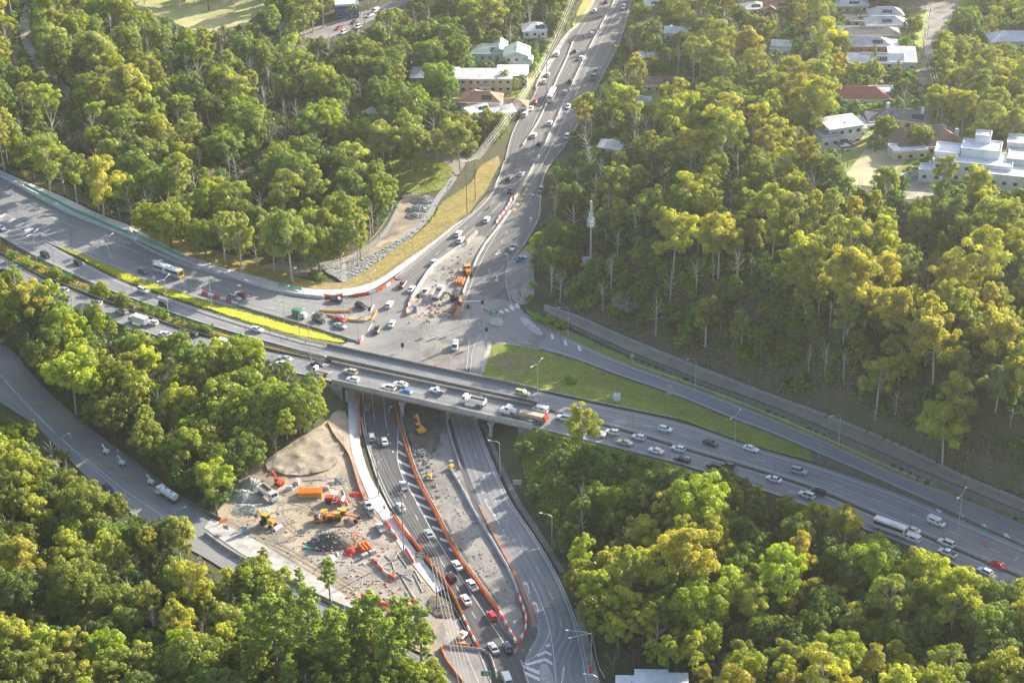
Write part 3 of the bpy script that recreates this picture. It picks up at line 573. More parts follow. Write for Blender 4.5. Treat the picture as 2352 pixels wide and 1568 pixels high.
for pts in (((560, 1200), (620, 1180), (680, 1165), (740, 1180), (800, 1215), (850, 1250)), ((600, 1160), (660, 1150), (720, 1168), (770, 1178)), ((690, 1230), (660, 1205), (640, 1180), (650, 1150), (690, 1120)), ((520, 1200), (580, 1228), (660, 1262), (740, 1310), (820, 1356)), ((880, 1210), (860, 1185), (820, 1160), (800, 1130), (790, 1090)), ((800, 1300), (850, 1320), (900, 1360), (960, 1400)), ((575, 1235), (650, 1280), (730, 1330))):
    for dx in (-6, 6):
        L_, R_ = cline([(x+dx, y-dx*.3+random.uniform(-1, 1)) for x, y in pts], random.uniform(.45, .7)); ribbon('wheel_rut', L_, R_, 'rut', off=.142, nac=1)
for x, y, w_, h_, m_ in ((640, 1195, 26, 9, 'dirt_grey'), (700, 1150, 30, 8, 'rut'), (770, 1205, 34, 12, 'rut'), (600, 1130, 22, 10, 'dirt_grey'), (740, 1100, 24, 7, 'rut'), (820, 1190, 20, 10, 'dirt_grey'), (660, 1240, 26, 8, 'rut'), (550, 1180, 18, 8, 'rut'), (930, 1350, 20, 10, 'rut'), (880, 1380, 22, 7, 'soil_dark'), (820, 1080, 10, 22, 'rut'), (790, 1010, 8, 20, 'dirt_grey')):
    patch('dirt_patch', [(x+w_*math.cos(a)*random.uniform(.6, 1.2), y+h_*math.sin(a)*random.uniform(.6, 1.2)) for a in np.linspace(0, 6.28, 11)[:-1]], m_, off=.135)
for x, y, w_, h_, m_ in ((1020, 1010, 12, 22, 'dirt_grey'), (985, 1110, 9, 22, 'soil_dark'), (1010, 1170, 10, 26, 'rut'), (1060, 1180, 9, 26, 'dirt_grey'), (1048, 1240, 8, 20, 'rut'), (1100, 1290, 12, 26, 'asphalt'), (1085, 1310, 7, 20, 'rut'), (1140, 1350, 10, 20, 'dirt_grey'), (1035, 1130, 8, 18, 'asphalt'), (1165, 1410, 8, 18, 'rut')):
    patch('dirt_patch', [(x+w_*math.cos(a)*random.uniform(.5, 1.25)+h_*math.sin(a)*.45, y+h_*math.sin(a)*random.uniform(.6, 1.2)) for a in np.linspace(0, 6.28, 12)[:-1]], m_, off=.095)
patch('garden_ground', [(1455, -20), (1450, 60), (1420, 140), (1385, 190), (1360, 260), (1330, 320), (1420, 345), (1560, 330), (1700, 330), (1840, 350), (1930, 395), (2060, 460), (2250, 470), (2400, 440), (2400, -20)], 'grass_green', off=.07, step=5)
patch('garden_ground', [(950, 130), (1030, 95), (1180, 60), (1240, 30), (1300, 30), (1285, 70), (1255, 130), (1225, 190), (1200, 240), (1175, 290), (1060, 280), (1000, 240)], 'grass_green', off=.08, step=4)
# medians and verges
ribbon('median_grass', [(140, 566), (255, 616), (375, 662), (450, 687), (588, 726), (698, 757), (792, 785)], [(134, 569), (212, 606), (282, 639), (362, 670), (410, 687), (500, 716), (588, 744), (690, 772), (786, 788)], 'grass_yellow', off=0.28, nac=4)
ribbon('median_scrub', [(-100, 490), (0, 552), (75, 594), (175, 642), (262, 679), (318, 697), (400, 727), (475, 752), (588, 784), (748, 824)], [(-100, 516), (0, 579), (88, 631), (150, 653), (225, 685), (292, 709), (350, 730), (425, 757), (500, 777), (603, 797), (748, 832)], 'scrub_floor', off=0.15, nac=3)
ribbon('median_strip', [(1230, 924), (1276, 946), (1383, 973), (1486, 1002), (1601, 1038), (1676, 1059), (1794, 1095), (1871, 1120), (2009, 1179), (2352, 1326)], [(1230, 934), (1276, 948), (1383, 976), (1486, 1006), (1601, 1042), (1676, 1063), (1794, 1099), (1871, 1125), (2009, 1184), (2352, 1331)], 'scrub_floor', off=0.2, nac=2)
ribbon('gore_strip', [(1864, 1036), (1964, 1078), (2114, 1142), (2190, 1176), (2352, 1252)], [(1864, 1061), (1964, 1096), (2064, 1130), (2164, 1174), (2352, 1255)], 'scrub_floor', off=0.12, nac=2)
patch('wedge_grass', [(1122, 800), (1132, 787), (1180, 792), (1241, 804), (1326, 829), (1426, 867), (1551, 909), (1676, 962), (1764, 994), (1864, 1037), (1864, 1060), (1764, 1033), (1701, 1014), (1566, 965), (1426, 936), (1326, 915), (1236, 896), (1185, 886), (1112, 866), (1108, 852)], 'grass_green', off=0.12, sm=0)
patch('bare_grass', [(1130, 815), (1190, 808), (1232, 822), (1222, 850), (1185, 868), (1140, 855)], 'grass_bare', off=0.15)
ribbon('footpath', [(1118, 786), (1120, 800), (1112, 824), (1106, 852)], [(1128, 784), (1129, 802), (1119, 828), (1112, 856)], 'concrete', off=0.2, nac=2)
def sheet(name, A, zA, B, zB, mname, nac=3):
    a, b = PL(A, zA), PL(B, zB); n = int(max(plen(a), plen(b))/2.0); a, b = resample(smooth_pts(a, 1), n), resample(smooth_pts(b, 1), n); mb = MB(); k = nac+1
    mb.add([p.lerp(q, t/nac) for p, q in zip(a, b) for t in range(k)], [(i*k+t, i*k+t+1, (i+1)*k+t+1, (i+1)*k+t) for i in range(n-1) for t in range(nac)]); return struct(mb.build(name, M[mname], smooth=True))
cut2 = lambda l_, x0: [(x0, float(np.interp(x0, [p[0] for p in l_], [p[1] for p in l_])))]+[p for p in l_ if p[0] > x0]
sheet('verge_grass', cut2(ON_far, 1262), lambda x, y=0: on_z(x)+.05, [(x, y+5) for x, y in cut2(BK_near, 1262)], lambda x, y=0: bike_z(x)-1.0, 'grass_green', 4)
patch('verge_grass', [(1205, 706), (1262, 745), (1300, 765), (1296, 775), (1262, 752), (1212, 722)], 'grass_green', off=.12)
patch('kerb_island', [(1196, 729), (1206, 728), (1226, 744), (1248, 768), (1240, 772), (1215, 758), (1200, 744)], 'concrete', off=0.2)
patch('kerb_island', [(1240, 1530), (1248, 1524), (1258, 1526), (1268, 1552), (1276, 1590), (1248, 1590), (1242, 1556)], 'concrete', off=0.2)
patch('kerb_island', [(1120, 735), (1150, 728), (1158, 742), (1150, 752), (1128, 748)], 'concrete', off=0.2)
patch('corner_ground', [(1166, 612), (1186, 590), (1212, 560), (1228, 575), (1225, 620), (1230, 670), (1215, 700), (1190, 700), (1175, 690), (1164, 645)], 'dirt_grey', off=0.1)
ribbon('footpath', [(1205, 590), (1192, 620), (1188, 650), (1186, 690)], [(1214, 594), (1200, 622), (1196, 652), (1195, 692)], 'concrete_old', off=0.17, nac=2)
# north-west embankment: footpath, dry grass, drain
ribbon('footpath', [(-100, 346), (0, 393), (75, 426), (150, 456), (225, 494), (310, 524), (410, 579), (500, 612), (588, 634), (650, 654), (715, 665), (795, 664), (828, 659), (875, 643), (925, 605), (988, 563), (1038, 523), (1075, 498), (1120, 455), (1142, 418), (1158, 372)], [(-100, 356), (0, 404), (58, 436), (100, 460), (172, 497), (250, 525), (295, 544), (375, 577), (425, 603), (533, 636), (588, 656), (650, 671), (690, 679), (740, 683), (795, 682), (850, 672), (905, 637), (938, 612), (988, 570), (1038, 530), (1075, 498.5), (1138, 433), (1159, 372)], 'concrete_white', off=0.45, nac=3)
ribbon('dry_grass_bank', [(300, 520), (330, 525), (420, 553), (500, 580), (575, 600), (640, 625), (700, 645), (760, 654), (800, 650), (830, 630), (880, 597), (925, 560), (960, 540), (1000, 500), (1010, 470), (1060, 440), (1085, 420), (1100, 385), (1145, 360)], [(306, 526), (350, 548), (412, 582), (500, 614), (588, 636), (650, 656), (715, 667), (795, 666), (828, 660), (875, 644), (925, 606), (988, 564), (1038, 524), (1060, 505), (1075, 495), (1100, 460), (1118, 440), (1130, 412), (1150, 378)], 'grass_dry', off=0.5, nac=4)
patch('dry_slope', [(20, 395), (60, 395), (140, 420), (240, 470), (262, 500), (240, 492), (150, 452), (80, 424)], 'scrub_floor', off=0.3)
patch('drain_floor', [(590, 612), (650, 600), (720, 602), (790, 594), (850, 560), (890, 520), (912, 470), (935, 445), (985, 446), (1000, 470), (985, 500), (960, 535), (900, 575), (830, 600), (760, 625), (700, 640), (640, 622)], 'dirt', off=0.12)
ribbon('rock_edge', [(700, 608), (760, 604), (800, 596), (850, 566), (885, 530), (905, 490), (912, 472)], [(704, 613), (764, 609), (806, 601), (858, 571), (893, 535), (911, 494), (916, 474)], 'gravel', off=0.3, nac=2)
ribbon('rock_edge', [(800, 602), (850, 590), (900, 560), (950, 525), (980, 495), (995, 460), (1020, 430), (1040, 400)], [(800, 650), (835, 625), (880, 594), (960, 532), (992, 500), (1008, 465), (1030, 440), (1050, 410)], 'gravel', off=0.3, nac=3)
patch('rock_drain', [(738, 612), (790, 606), (800, 615), (800, 648), (790, 652), (770, 640), (745, 626)], 'gravel', off=0.25, step=1.2, fn=lambda x, y: random.random()*0.5)
patch('puddle', [(872, 568), (890, 555), (908, 558), (900, 570), (880, 576)], 'grass_dry', off=0.16)
patch('clearing_grass', [(890, 365), (930, 358), (1000, 362), (1040, 385), (1035, 415), (1020, 436), (960, 447), (920, 440), (905, 410)], 'grass_green', off=0.15)
patch('clearing_gravel', [(895, 352), (960, 348), (1050, 355), (1075, 368), (1050, 410), (1040, 392), (1000, 370), (930, 364)], 'dirt_grey', off=0.12)
# top left: field and track
patch('sports_field', [(290, -10), (310, 12), (325, 26), (385, 46), (437, 70), (500, 78), (570, 68), (620, 40), (630, -12)], 'grass_pale', off=0.1)
ribbon('dirt_track', [(66, -20), (58, 8), (44, 50), (44, 82), (72, 150), (116, 178), (152, 224)], [(86, -20), (76, 8), (66, 50), (74, 95), (102, 142), (142, 185), (172, 222)], 'dirt_grey', off=0.12, nac=3)
ribbon('residential_street', [(690, 86), (740, 66), (820, 38), (900, 4), (940, -20)], [(740, 92), (790, 78), (860, 44), (930, 10), (980, -20)], 'asphalt', off=0.12, nac=4)
ribbon('footpath', [(688, 76), (735, 60), (800, 40), (850, 22)], [(690, 82), (740, 64), (806, 44), (860, 24)], 'concrete_old', off=0.15, nac=2)
ribbon('residential_street', [(2150, -20), (2140, 30), (2122, 100), (2112, 170), (2104, 215), (2100, 250)], [(2215, -20), (2190, 30), (2150, 100), (2130, 170), (2124, 215), (2118, 250)], 'asphalt_pale', off=0.12, nac=4)
patch('street_corner', [(2000, -6), (2060, 6), (2150, 4), (2230, 20), (2210, 60), (2160, 72), (2130, 60), (2120, 20)], 'asphalt_pale', off=0.16)
ribbon('verge_grass', [(2090, 120), (2106, 60), (2116, 20)], [(2112, 140), (2120, 66), (2132, 22)], 'grass_lawn', off=0.2, nac=2)
patch('roadside_grass', [(1320, 40), (1345, -10), (1372, -10), (1352, 38), (1330, 60), (1312, 62)], 'grass_lawn', off=0.15)
ribbon('footpath', [(1366, -10), (1330, 52), (1296, 80), (1262, 135), (1235, 185)], [(1372, -10), (1336, 54), (1302, 84), (1269, 140), (1242, 190)], 'concrete', off=0.2, nac=2)
patch('tennis_court', [(1944, 400), (1985, 346), (2030, 332), (2098, 352), (2080, 372), (2050, 400), (2000, 428), (1955, 425)], 'court', off=0.12, sm=0)
patch('tennis_court', [(2052, 424), (2104, 404), (2150, 420), (2150, 452), (2080, 460)], 'dirt_grey', off=0.15, sm=0)  # grey ground colour carries the shade lying on this court
patch('lawn', [(1935, 336), (1965, 318), (1998, 312), (1990, 332), (1950, 350)], 'grass_yellow', off=0.12); patch('lawn', [(2330, 430), (2380, 420), (2380, 470), (2335, 465)], 'grass_lawn', off=0.12)
patch('scrub_slope', [(1270, 705), (1300, 640), (1380, 600), (1500, 610), (1640, 640), (1760, 690), (1900, 780), (2060, 880), (2250, 990), (2380, 1060), (2380, 1150), (2214, 1090), (2064, 1018), (1914, 957), (1764, 902), (1626, 848), (1526, 808), (1443, 775), (1330, 724)], 'scrub_floor', off=0.1, step=4)
patch('embankment_grass', [(1185, 1000), (1215, 985), (1290, 1003), (1426, 1034), (1538, 1064), (1640, 1094), (1560, 1180), (1400, 1190), (1260, 1180), (1210, 1120)], 'grass_green', off=0.12)

# ------------------------------------------------------------------ road bridge
bridge = thing('road_bridge', 'grey concrete bridge carrying two motorway decks over the lower road', 'bridge', tuple(P(985, 905, 0)))
def cut(lst, xa, xb):
    ys_ = lambda x: np.interp(x, [p[0] for p in lst], [p[1] for p in lst]); return [(x, ys_(x)) for x in np.linspace(xa, xb, 14)]
bo = Vector(bridge.location)
def bb(mb, name, mt, **k):
    o = mb.build(name, M[mt], bridge, **k); o.matrix_parent_inverse = Matrix.Translation(-bo); return o
for A, B, xa, xb in ((EB_far, EB_near, 752, 1236), (WB_far, WB_near, 762, 1224)):
    a, b = PL(cut(A, xa, xb), MZ), PL(cut(B, xa, xb), MZ); mb = MB()
    mb.loft([[p+(p-q).normalized()*0.35+Vector((0, 0, dz)) for p, q, dz in ((i, j, .03), (j, i, .03), (j, i, -.75), (j.lerp(i, .08), i, -.75), (j.lerp(i, .10), i, -1.75), (i.lerp(j, .10), j, -1.75), (i.lerp(j, .08), j, -.75), (i, j, -.75))] for i, j in zip(a, b)])
    bb(mb, 'deck', 'concrete_old')
    for E, s in ((a, 1), (b, -1)):
        o2 = b if s > 0 else a
        path = [p+(p-q).normalized()*0.12 for p, q in zip(E, o2)]
        mb = MB(); mb.sweep(path, [(-.22, -.6), (.22, -.6), (.22, .0), (.15, 1.05), (-.15, 1.05), (-.22, 0)]); bb(mb, 'parapet', 'concrete' if E is b and A is WB_far else 'concrete_dark')  # all but the near parapet get darker concrete, their shade put into the colour
        mb = MB(); mb.sweep([p+Vector((0, 0, 1.3)) for p in path], [(-.06, -.06), (.06, -.06), (.06, .06), (-.06, .06)])
        for p in path[::1]: mb.bar(p+Vector((0, 0, .95)), p+Vector((0, 0, 1.3)), .08)
        bb(mb, 'rail', 'galv')
def pier(px, py, r=0.55):
    g = G(px, py); mb = MB(); mb.tube([(g.x, g.y, -.4), (g.x, g.y, MZ-2.6)], r, 14); bb(mb, 'pier', 'concrete')
    mb = MB(); mb.tube([(g.x, g.y, MZ-2.7), (g.x, g.y, MZ-1.72)], [r*1.1, r*2.2], 14); bb(mb, 'pier_head', 'concrete')
for px, py in ((925, 957), (936, 918), (958, 885), (1128, 1000), (1116, 962), (1106, 930), (1030, 962), (1040, 930), (1034, 898)): pier(px, py)
for pts in (((748, 812), (752, 880), (786, 890), (782, 846), (776, 800)), ((1196, 902), (1190, 980), (1222, 984), (1238, 905))):
    w_ = [P(x, y, MZ) for x, y in pts]; mb = MB(); mb.loft([[p+Vector((0, 0, -7.2)) for p in w_], [p+Vector((0, 0, -0.8)) for p in w_]]); bb(mb, 'abutment', 'concrete_old')
a, b = P(783, 888, MZ), P(760, 812, MZ)
mb = MB(); mb.loft([[(p.x+dx, p.y, z) for p, dx, z in ((a, 1.2, -.5), (a, 2.0, -.5), (b, 3.0, -.5), (b, 2.2, -.5))], [(p.x+dx, p.y, z) for p, dx, z in ((a, 1.2, 4.8), (a, 2.0, 4.8), (b, 3.0, 4.8), (b, 2.2, 4.8))]]); bb(mb, 'wing_wall', 'concrete')

# ------------------------------------------------------------------ barriers, guard rails, walls, fences
def relto(o, loc): o.matrix_parent_inverse = Matrix.Translation(-Vector(loc)); return o
def wall_run(name, label, cat, pts, prof, mname, z=None, zoff=0.0, sm=1, step=2.0, group=None, capm=None):
    w_ = [(P(p[0], p[1], zf(z, *p[:2])) if z is not None else G(*p[:2])) for p in pts]
    w_ = resample(smooth_pts(w_, sm), max(3, int(plen(w_)/step)))
    if z is None: w_ = [Vector((p.x, p.y, ground(p.x, p.y))) for p in w_]
    w_ = [p+Vector((0, 0, zoff)) for p in w_]
    t = thing(name, label, cat, tuple(w_[0]), 0, group)
    if prof is JERSEY:                                        # separate precast units with small gaps
        n = min(98, max(2, int(plen(w_)/4.0))); q = resample(w_, n+1)
        for i in range(n):
            a, b = q[i], q[i+1]; d = (b-a); k = d.length/2-.07; mb = MB(); hs = random.uniform(.97, 1.03); mb.loft([[(x, y, z*hs) for y, z in prof] for x in (-k, k)]); o = mb.build('barrier_unit', M[mname], t)
            o.location = (a+b)/2-w_[0]+Vector((random.uniform(-.05, .05), random.uniform(-.05, .05), 0)); o.rotation_euler = (0, -math.atan2(d.z, math.hypot(d.x, d.y)), math.atan2(d.y, d.x)+random.uniform(-.02, .02))
    else: mb = MB(); mb.sweep(w_, prof); relto(mb.build('wall_body', M[mname], t), w_[0])
    if capm:
        h = max(b for a, b in prof); mb = MB(); mb.sweep([p+Vector((0, 0, h+.004)) for p in w_], [(-.2, 0), (.2, 0), (.2, .12), (-.2, .12)]); relto(mb.build('coping', M[capm], t), w_[0])
    return t, w_
JERSEY = [(-.32, -.3), (.32, -.3), (.30, .1), (.14, .4), (.10, .9), (-.10, .9), (-.14, .4), (-.30, .1)]
def slab(h, t=.2): return [(-t, -.6), (t, -.6), (t, h), (-t, h)]
def guardrail(label, pts, z=None, group='steel guard rails along the carriageways', step=6.0):
    w_ = [(P(p[0], p[1], zf(z, *p[:2])) if z is not None else G(*p[:2])) for p in pts]; w_ = resample(smooth_pts(w_, 1), max(3, int(plen(w_)/2.0)))
    if z is None: w_ = [Vector((p.x, p.y, ground(p.x, p.y))) for p in w_]
    t = thing('guard_rail', label, 'guard rail', tuple(w_[0]), 0, group)
    mb = MB(); mb.sweep(w_, [(-.05, .45), (.05, .5), (.02, .6), (.05, .72), (-.05, .78)]); relto(mb.build('rail', M['galv'], t), w_[0])
    mb = MB(); mb.box((0, 0, .3), (.14, .14, .9)); p0 = None
    n = max(2, int(plen(w_)/step))
    for p in resample(w_, n):
        if p0 is None: p0 = mb.build('post', M['steel_dark'], t); q = p0
        else: q = p0.copy(); COL.objects.link(q); q.parent = t
        q.location = p-w_[0]
    return t
guardrail('long steel guard rail between the eastbound lanes and the shrubby median', [(-60, 505), (0, 547), (75, 590), (175, 638), (262, 675), (318, 694), (400, 724), (475, 749), (588, 782), (744, 822)], MZ)
guardrail('guard rail on the dry edge below the yellow grass strip', [(362, 680), (410, 697), (500, 727), (588, 754), (690, 784), (745, 796)], MZ)
guardrail('guard rail on the westbound side of the shrubby median', [(-60, 540), (0, 583), (88, 634), (150, 656), (225, 687), (292, 711), (350, 732), (425, 759), (500, 779), (603, 800), (748, 832)], MZ)
guardrail('guard rail between the westbound lanes and the tree bank', [(-60, 600), (0, 643), (38, 658), (125, 697), (175, 713), (300, 756), (400, 788), (500, 816), (610, 847), (728, 871)], MZ)
guardrail('pale guard rail between eastbound lanes and green wedge', [(1236, 896), (1326, 916), (1426, 937), (1500, 952), (1560, 964)], MZ)
guardrail('long guard rail on the outer side of the entry ramp', [(1451, 837), (1600, 889), (1764, 953), (1914, 1017), (2064, 1087), (2214, 1138)], on_z)
guardrail('guard rail along the strip dividing both carriageways east of the bridge', [(1240, 930), (1276, 947), (1383, 974.5), (1486, 1004), (1601, 1040), (1676, 1061), (1794, 1097), (1871, 1122), (2009, 1181), (2352, 1328)], MZ)
guardrail('guard rail beside the trees where the westbound lanes reach the bridge', [(1224, 984), (1300, 1004), (1426, 1034), (1538, 1063)], MZ)
guardrail('guard rail at the foot of the wooded bank beside the northbound lanes', [(1340, 1385), (1348, 1420), (1360, 1460), (1372, 1530), (1390, 1562)])
RZ = lambda x, y=0: ramp_z(x)
wall_run('retaining_wall', 'pale concrete wall curving along the exit ramp below the footpath', 'wall', RP_far[1:], [(-.2, -.5), (.25, -.5), (.2, 1.15), (-.2, 1.15)], 'concrete_white', RZ)
wall_run('concrete_barrier', 'low cream concrete barrier on the exit ramp in front of the curved wall', 'barrier', [(308, 556), (360, 583), (415, 607), (480, 626), (536, 640)], JERSEY, 'concrete', RZ)
wall_run('concrete_wall', 'low concrete wall between the exit ramp and the yellow grass', 'wall', [(540, 702), (588, 717), (698, 748), (790, 777), (828, 790)], slab(.9), 'concrete_old', RZ)
wall_run('retaining_wall', 'dark stone retaining wall on the road side of the bike path', 'wall', [(x, y+4) for x, y in BK_near], [(-.3, -1.6), (.3, -1.6), (.25, .15), (-.25, .15)], 'concrete_dark', bike_z)
wall_run('stone_edge', 'pale stone edging along the uphill side of the bike path', 'wall', [(x, y-2) for x, y in BK_far], [(-.5, -.4), (.5, -.4), (.4, .35), (-.4, .5)], 'gravel', bike_z)
# concrete barriers of the works
wall_run('concrete_barrier', 'cream concrete barrier down the middle of the arterial road', 'barrier', [(1413, 0), (1362, 95), (1325, 170), (1290, 250), (1255, 325), (1222, 390), (1180, 458)], JERSEY, 'concrete', None, 0.05)
wall_run('concrete_barrier', 'concrete barrier on the right side of the enclosed work area', 'barrier', [(1172, 486), (1138, 532), (1113, 562), (1088, 610), (1063, 675)], JERSEY, 'concrete', None, 0.05)
wall_run('concrete_barrier', 'concrete barrier on the left side of the enclosed work area', 'barrier', [(1069, 566), (1050, 574), (1018, 596), (988, 620), (960, 664), (945, 690)], [(-.3, -.3), (.3, -.3), (.2, 1.3), (-.2, 1.3)], 'concrete_white', None, 0.05)
wall_run('concrete_barrier', 'short tall concrete block pair beside the parked white hatchbacks lane', 'barrier', [(1096, 537), (1071, 562)], [(-.3, -.3), (.3, -.3), (.2, 1.6), (-.2, 1.6)], 'concrete', None, 0.05)
wall_run('concrete_barrier', 'long concrete kerb wall dividing the left service lane of the arterial', 'barrier', [(1316, 98), (1300, 140), (1276, 190), (1254, 245), (1230, 292), (1200, 336)], [(-.3, -.3), (.3, -.3), (.2, .7), (-.2, .7)], 'concrete', None, 0.05)
wall_run('concrete_barrier', 'pale concrete barrier beginning under the bridge right of the dug soil', 'barrier', [(1023, 925), (1026, 965), (1034, 1000), (1058, 1078)], JERSEY, 'concrete', None, 0.05)
wall_run('concrete_barrier', 'pale concrete barrier between closed lanes and brick median', 'barrier', [(1031, 1073), (1055, 1110), (1090, 1178), (1125, 1234), (1176, 1320), (1190, 1362)], JERSEY, 'concrete_white', None, 0.05)
wall_run('concrete_barrier', 'concrete barrier at the edge of the site access road, beside the old highway', 'barrier', [(470, 1226), (500, 1248), (524, 1266), (560, 1286), (618, 1312), (688, 1345), (713, 1360), (765, 1386), (813, 1404), (870, 1428), (943, 1458)], JERSEY, 'concrete', None, 0.1)
wall_run('concrete_barrier', 'concrete barrier along the tree side of the old highway', 'barrier', [(8, 797), (30, 809), (83, 877), (163, 954), (200, 983), (275, 1040), (333, 1083), (425, 1153), (488, 1184), (508, 1194)], JERSEY, 'concrete_dark', None, 0.05)
wall_run('concrete_barrier', 'concrete barrier along the lane side of the long orange boards', 'barrier', [(914, 912), (919, 959), (929, 996), (944, 1046), (960, 1092), (980, 1134), (1005, 1176), (1033, 1234), (1060, 1284), (1094, 1329), (1128, 1374), (1150, 1405)], JERSEY, 'concrete', None, 0.05)
wall_run('boundary_wall', 'grey boundary wall below the bare tennis lawn', 'wall', [(1930, 352), (1960, 340), (1990, 326), (2022, 310)], slab(1.6), 'concrete_old')
wall_run('boundary_wall', 'white wall around the shaded tennis court', 'wall', [(2050, 424), (2078, 412), (2104, 402), (2130, 412), (2162, 424)], slab(2.4), 'white')
wall_run('roadside_wall', 'low cream wall on the left edge of the upper arterial', 'wall', [(1262, 140), (1245, 170), (1230, 204)], slab(1.0), 'concrete')
def boards(label, pts, h, mname, group=None, L=1.9):
    w_ = [G(*p) for p in pts]; w_ = smooth_pts([Vector((p.x, p.y, ground(p.x, p.y))) for p in w_], 1); n = min(98, max(2, int(plen(w_)/L))); q = resample(w_, n+1)
    t = thing('barrier_boards', label, 'barrier', tuple(q[0]), 0, group)
    for i in range(n):
        a, b = q[i], q[i+1]; d = (b-a); k = d.length/2-.05; ang = math.atan2(d.y, d.x)+random.uniform(-.035, .035); hh = h*random.uniform(.93, 1.05)
        mb = MB(); mb.loft([[(x, y, z) for y, z in ((-.30, 0), (.30, 0), (.22, .22), (.09, hh*.5), (.08, hh), (-.08, hh), (-.09, hh*.5), (-.22, .22))] for x in (-k, k)]); o = mb.build('board', M[mname], t); o.location = (a+b)/2-q[0]+Vector((random.uniform(-.05, .05), random.uniform(-.05, .05), .06)); o.rotation_euler = (0, 0, ang)
    return t
# orange board barriers
boards( 'long line of orange boards between the open lanes and closed lanes', [(908, 910), (913, 959), (923, 996), (938, 1046), (953, 1092), (973, 1134), (998, 1176), (1026, 1234), (1053, 1284), (1088, 1331), (1121, 1374), (1147, 1408)], 1.2, 'orange', 'orange barrier boards along the closed lanes')
boards( 'line of orange boards between the new footpath and traffic', [(903, 1188), (925, 1218), (963, 1261), (1000, 1311), (1028, 1346), (1053, 1394), (1062, 1415)], 1.2, 'orange', 'orange barrier boards along the closed lanes')
boards( 'orange boards beside the footpath under the bridge', [(823, 893), (825, 950), (828, 1003)], 1.5, 'orange', 'orange barrier boards along the closed lanes')
boards( 'short orange boards at the lower right corner of the work area', [(1058, 688), (1052, 708), (1045, 731)], 1.2, 'orange', 'orange barrier boards along the closed lanes')
boards( 'yellow and orange boards closing the side street at the bottom', [(1012, 1488), (1022, 1515), (1044, 1545), (1064, 1568)], .9, 'orange', None)
boards( 'orange boards across the mouth of the side street', [(1018, 1484), (1070, 1490), (1118, 1494), (1130, 1512), (1142, 1560)], .7, 'concrete', None)
wall_run('safety_netting', 'torn orange safety netting on the dirt beside the new footpath', 'netting', [(752, 972), (768, 1005), (790, 1030), (805, 1055), (815, 1090), (826, 1128), (836, 1150)], [(-.05, -.1), (.05, -.1), (.05, .95), (-.05, .95)], 'orange', None, 0.1)
wall_run('silt_fence', 'low orange topped silt fence along the forest edge of the drain', 'netting', [(668, 606), (700, 603), (760, 598), (800, 588), (842, 562), (872, 530), (893, 495), (905, 470)], [(-.05, -.1), (.05, -.1), (.05, .6), (-.05, .6)], 'concrete_dark', None, 0.1)
wall_run('island_boards', 'yellow boards on the upper edge of the small traffic island works', 'barrier', [(733, 715), (770, 717), (808, 717)], slab(.7, .12), 'line_yellow', None, 0.05)
wall_run('island_boards', 'yellow boards on the lower edge of the small traffic island works', 'barrier', [(748, 724), (800, 737), (852, 740), (867, 715)], slab(.7, .12), 'line_yellow', None, 0.05)
patch('island_works', [(775, 722), (820, 722), (862, 715), (852, 738), (812, 736), (790, 730)], 'dirt_grey', off=0.15)

# plastic barrier modules, every piece its own object
def barrier_proto(mname):
    t = thing('plastic_barrier', 'x', 'barrier'); mb = MB(); mb.loft([[(x, y, z) for y, z in ((-.28, 0), (.28, 0), (.28, .25), (.14, .5), (.12, .95), (-.12, .95), (-.14, .5), (-.28, .25))] for x in (-.97, .97)]); mb.build('shell', M[mname], t, bevel=.03)
    mb = MB(); mb.box((-.6, 0, .02), (.3, .6, .1)); mb.box((.6, 0, .02), (.3, .6, .1)); mb.build('foot', M['steel_dark'], t); return t
protos = {}; used = set()
def place(key, make, loc, rz, label, group=None, scale=None):
    if key not in protos: protos[key] = make(); t = protos[key]; t.location = loc; t.rotation_euler = (0, 0, rz); t['label'] = label
    else: t = dup(protos[key], loc, rz, label)
    if group: t['group'] = group
    elif 'group' in t.keys(): del t['group']
    if scale: t.scale = scale
    return t
ORD = 'first second third fourth fifth sixth seventh eighth ninth tenth eleventh twelfth thirteenth fourteenth fifteenth sixteenth seventeenth eighteenth nineteenth twentieth'.split()
def ordn(i): return ORD[i] if i < len(ORD) else '%dth' % (i+1)
def modules(pts, where, cols=('red_plastic', 'white_plastic'), z=None, L=2.0, group=None):
    w_ = [(P(p[0], p[1], zf(z, *p[:2])) if z is not None else G(*p)) for p in pts]; n = max(2, int(plen(w_)/L)+1); q = resample(w_, n)
    for i in range(n-1):
        a, b = q[i], q[i+1]; c = cols[i % len(cols)]; d = b-a; mid = (a+b)/2; zz = mid.z if z is not None else ground(mid.x, mid.y)
        nm = {'red_plastic': 'red', 'white_plastic': 'white', 'orange': 'orange'}[c]
        place('bar_'+c, lambda c=c: barrier_proto(c), (mid.x, mid.y, zz+.06), math.atan2(d.y, d.x), '%s plastic barrier, %s in line %s' % (nm, ordn(i), where), group or 'plastic barriers '+where, scale=(d.length/2.0, 1, 1))
modules([(743, 681), (765, 684), (788, 680)], 'at the end of the curved wall', ('red_plastic', 'red_plastic', 'white_plastic'), L=2.4)
modules([(813, 681), (840, 677), (868, 670), (886, 660), (905, 645)], 'on the curve below the new footpath', ('red_plastic', 'red_plastic', 'white_plastic'), L=2.4)
modules([(464, 674), (490, 682), (520, 690), (545, 700)], 'beside the yellow grass on the exit ramp', z=RZ, L=2.2)
modules([(1176, 455), (1170, 470), (1160, 486), (1148, 500), (1140, 514)], 'on the arterial median', L=1.9)
modules([(1064, 1418), (1076, 1446), (1090, 1472), (1098, 1488)], 'at the foot of the footpath boards', ('white_plastic', 'red_plastic'), L=2.0)
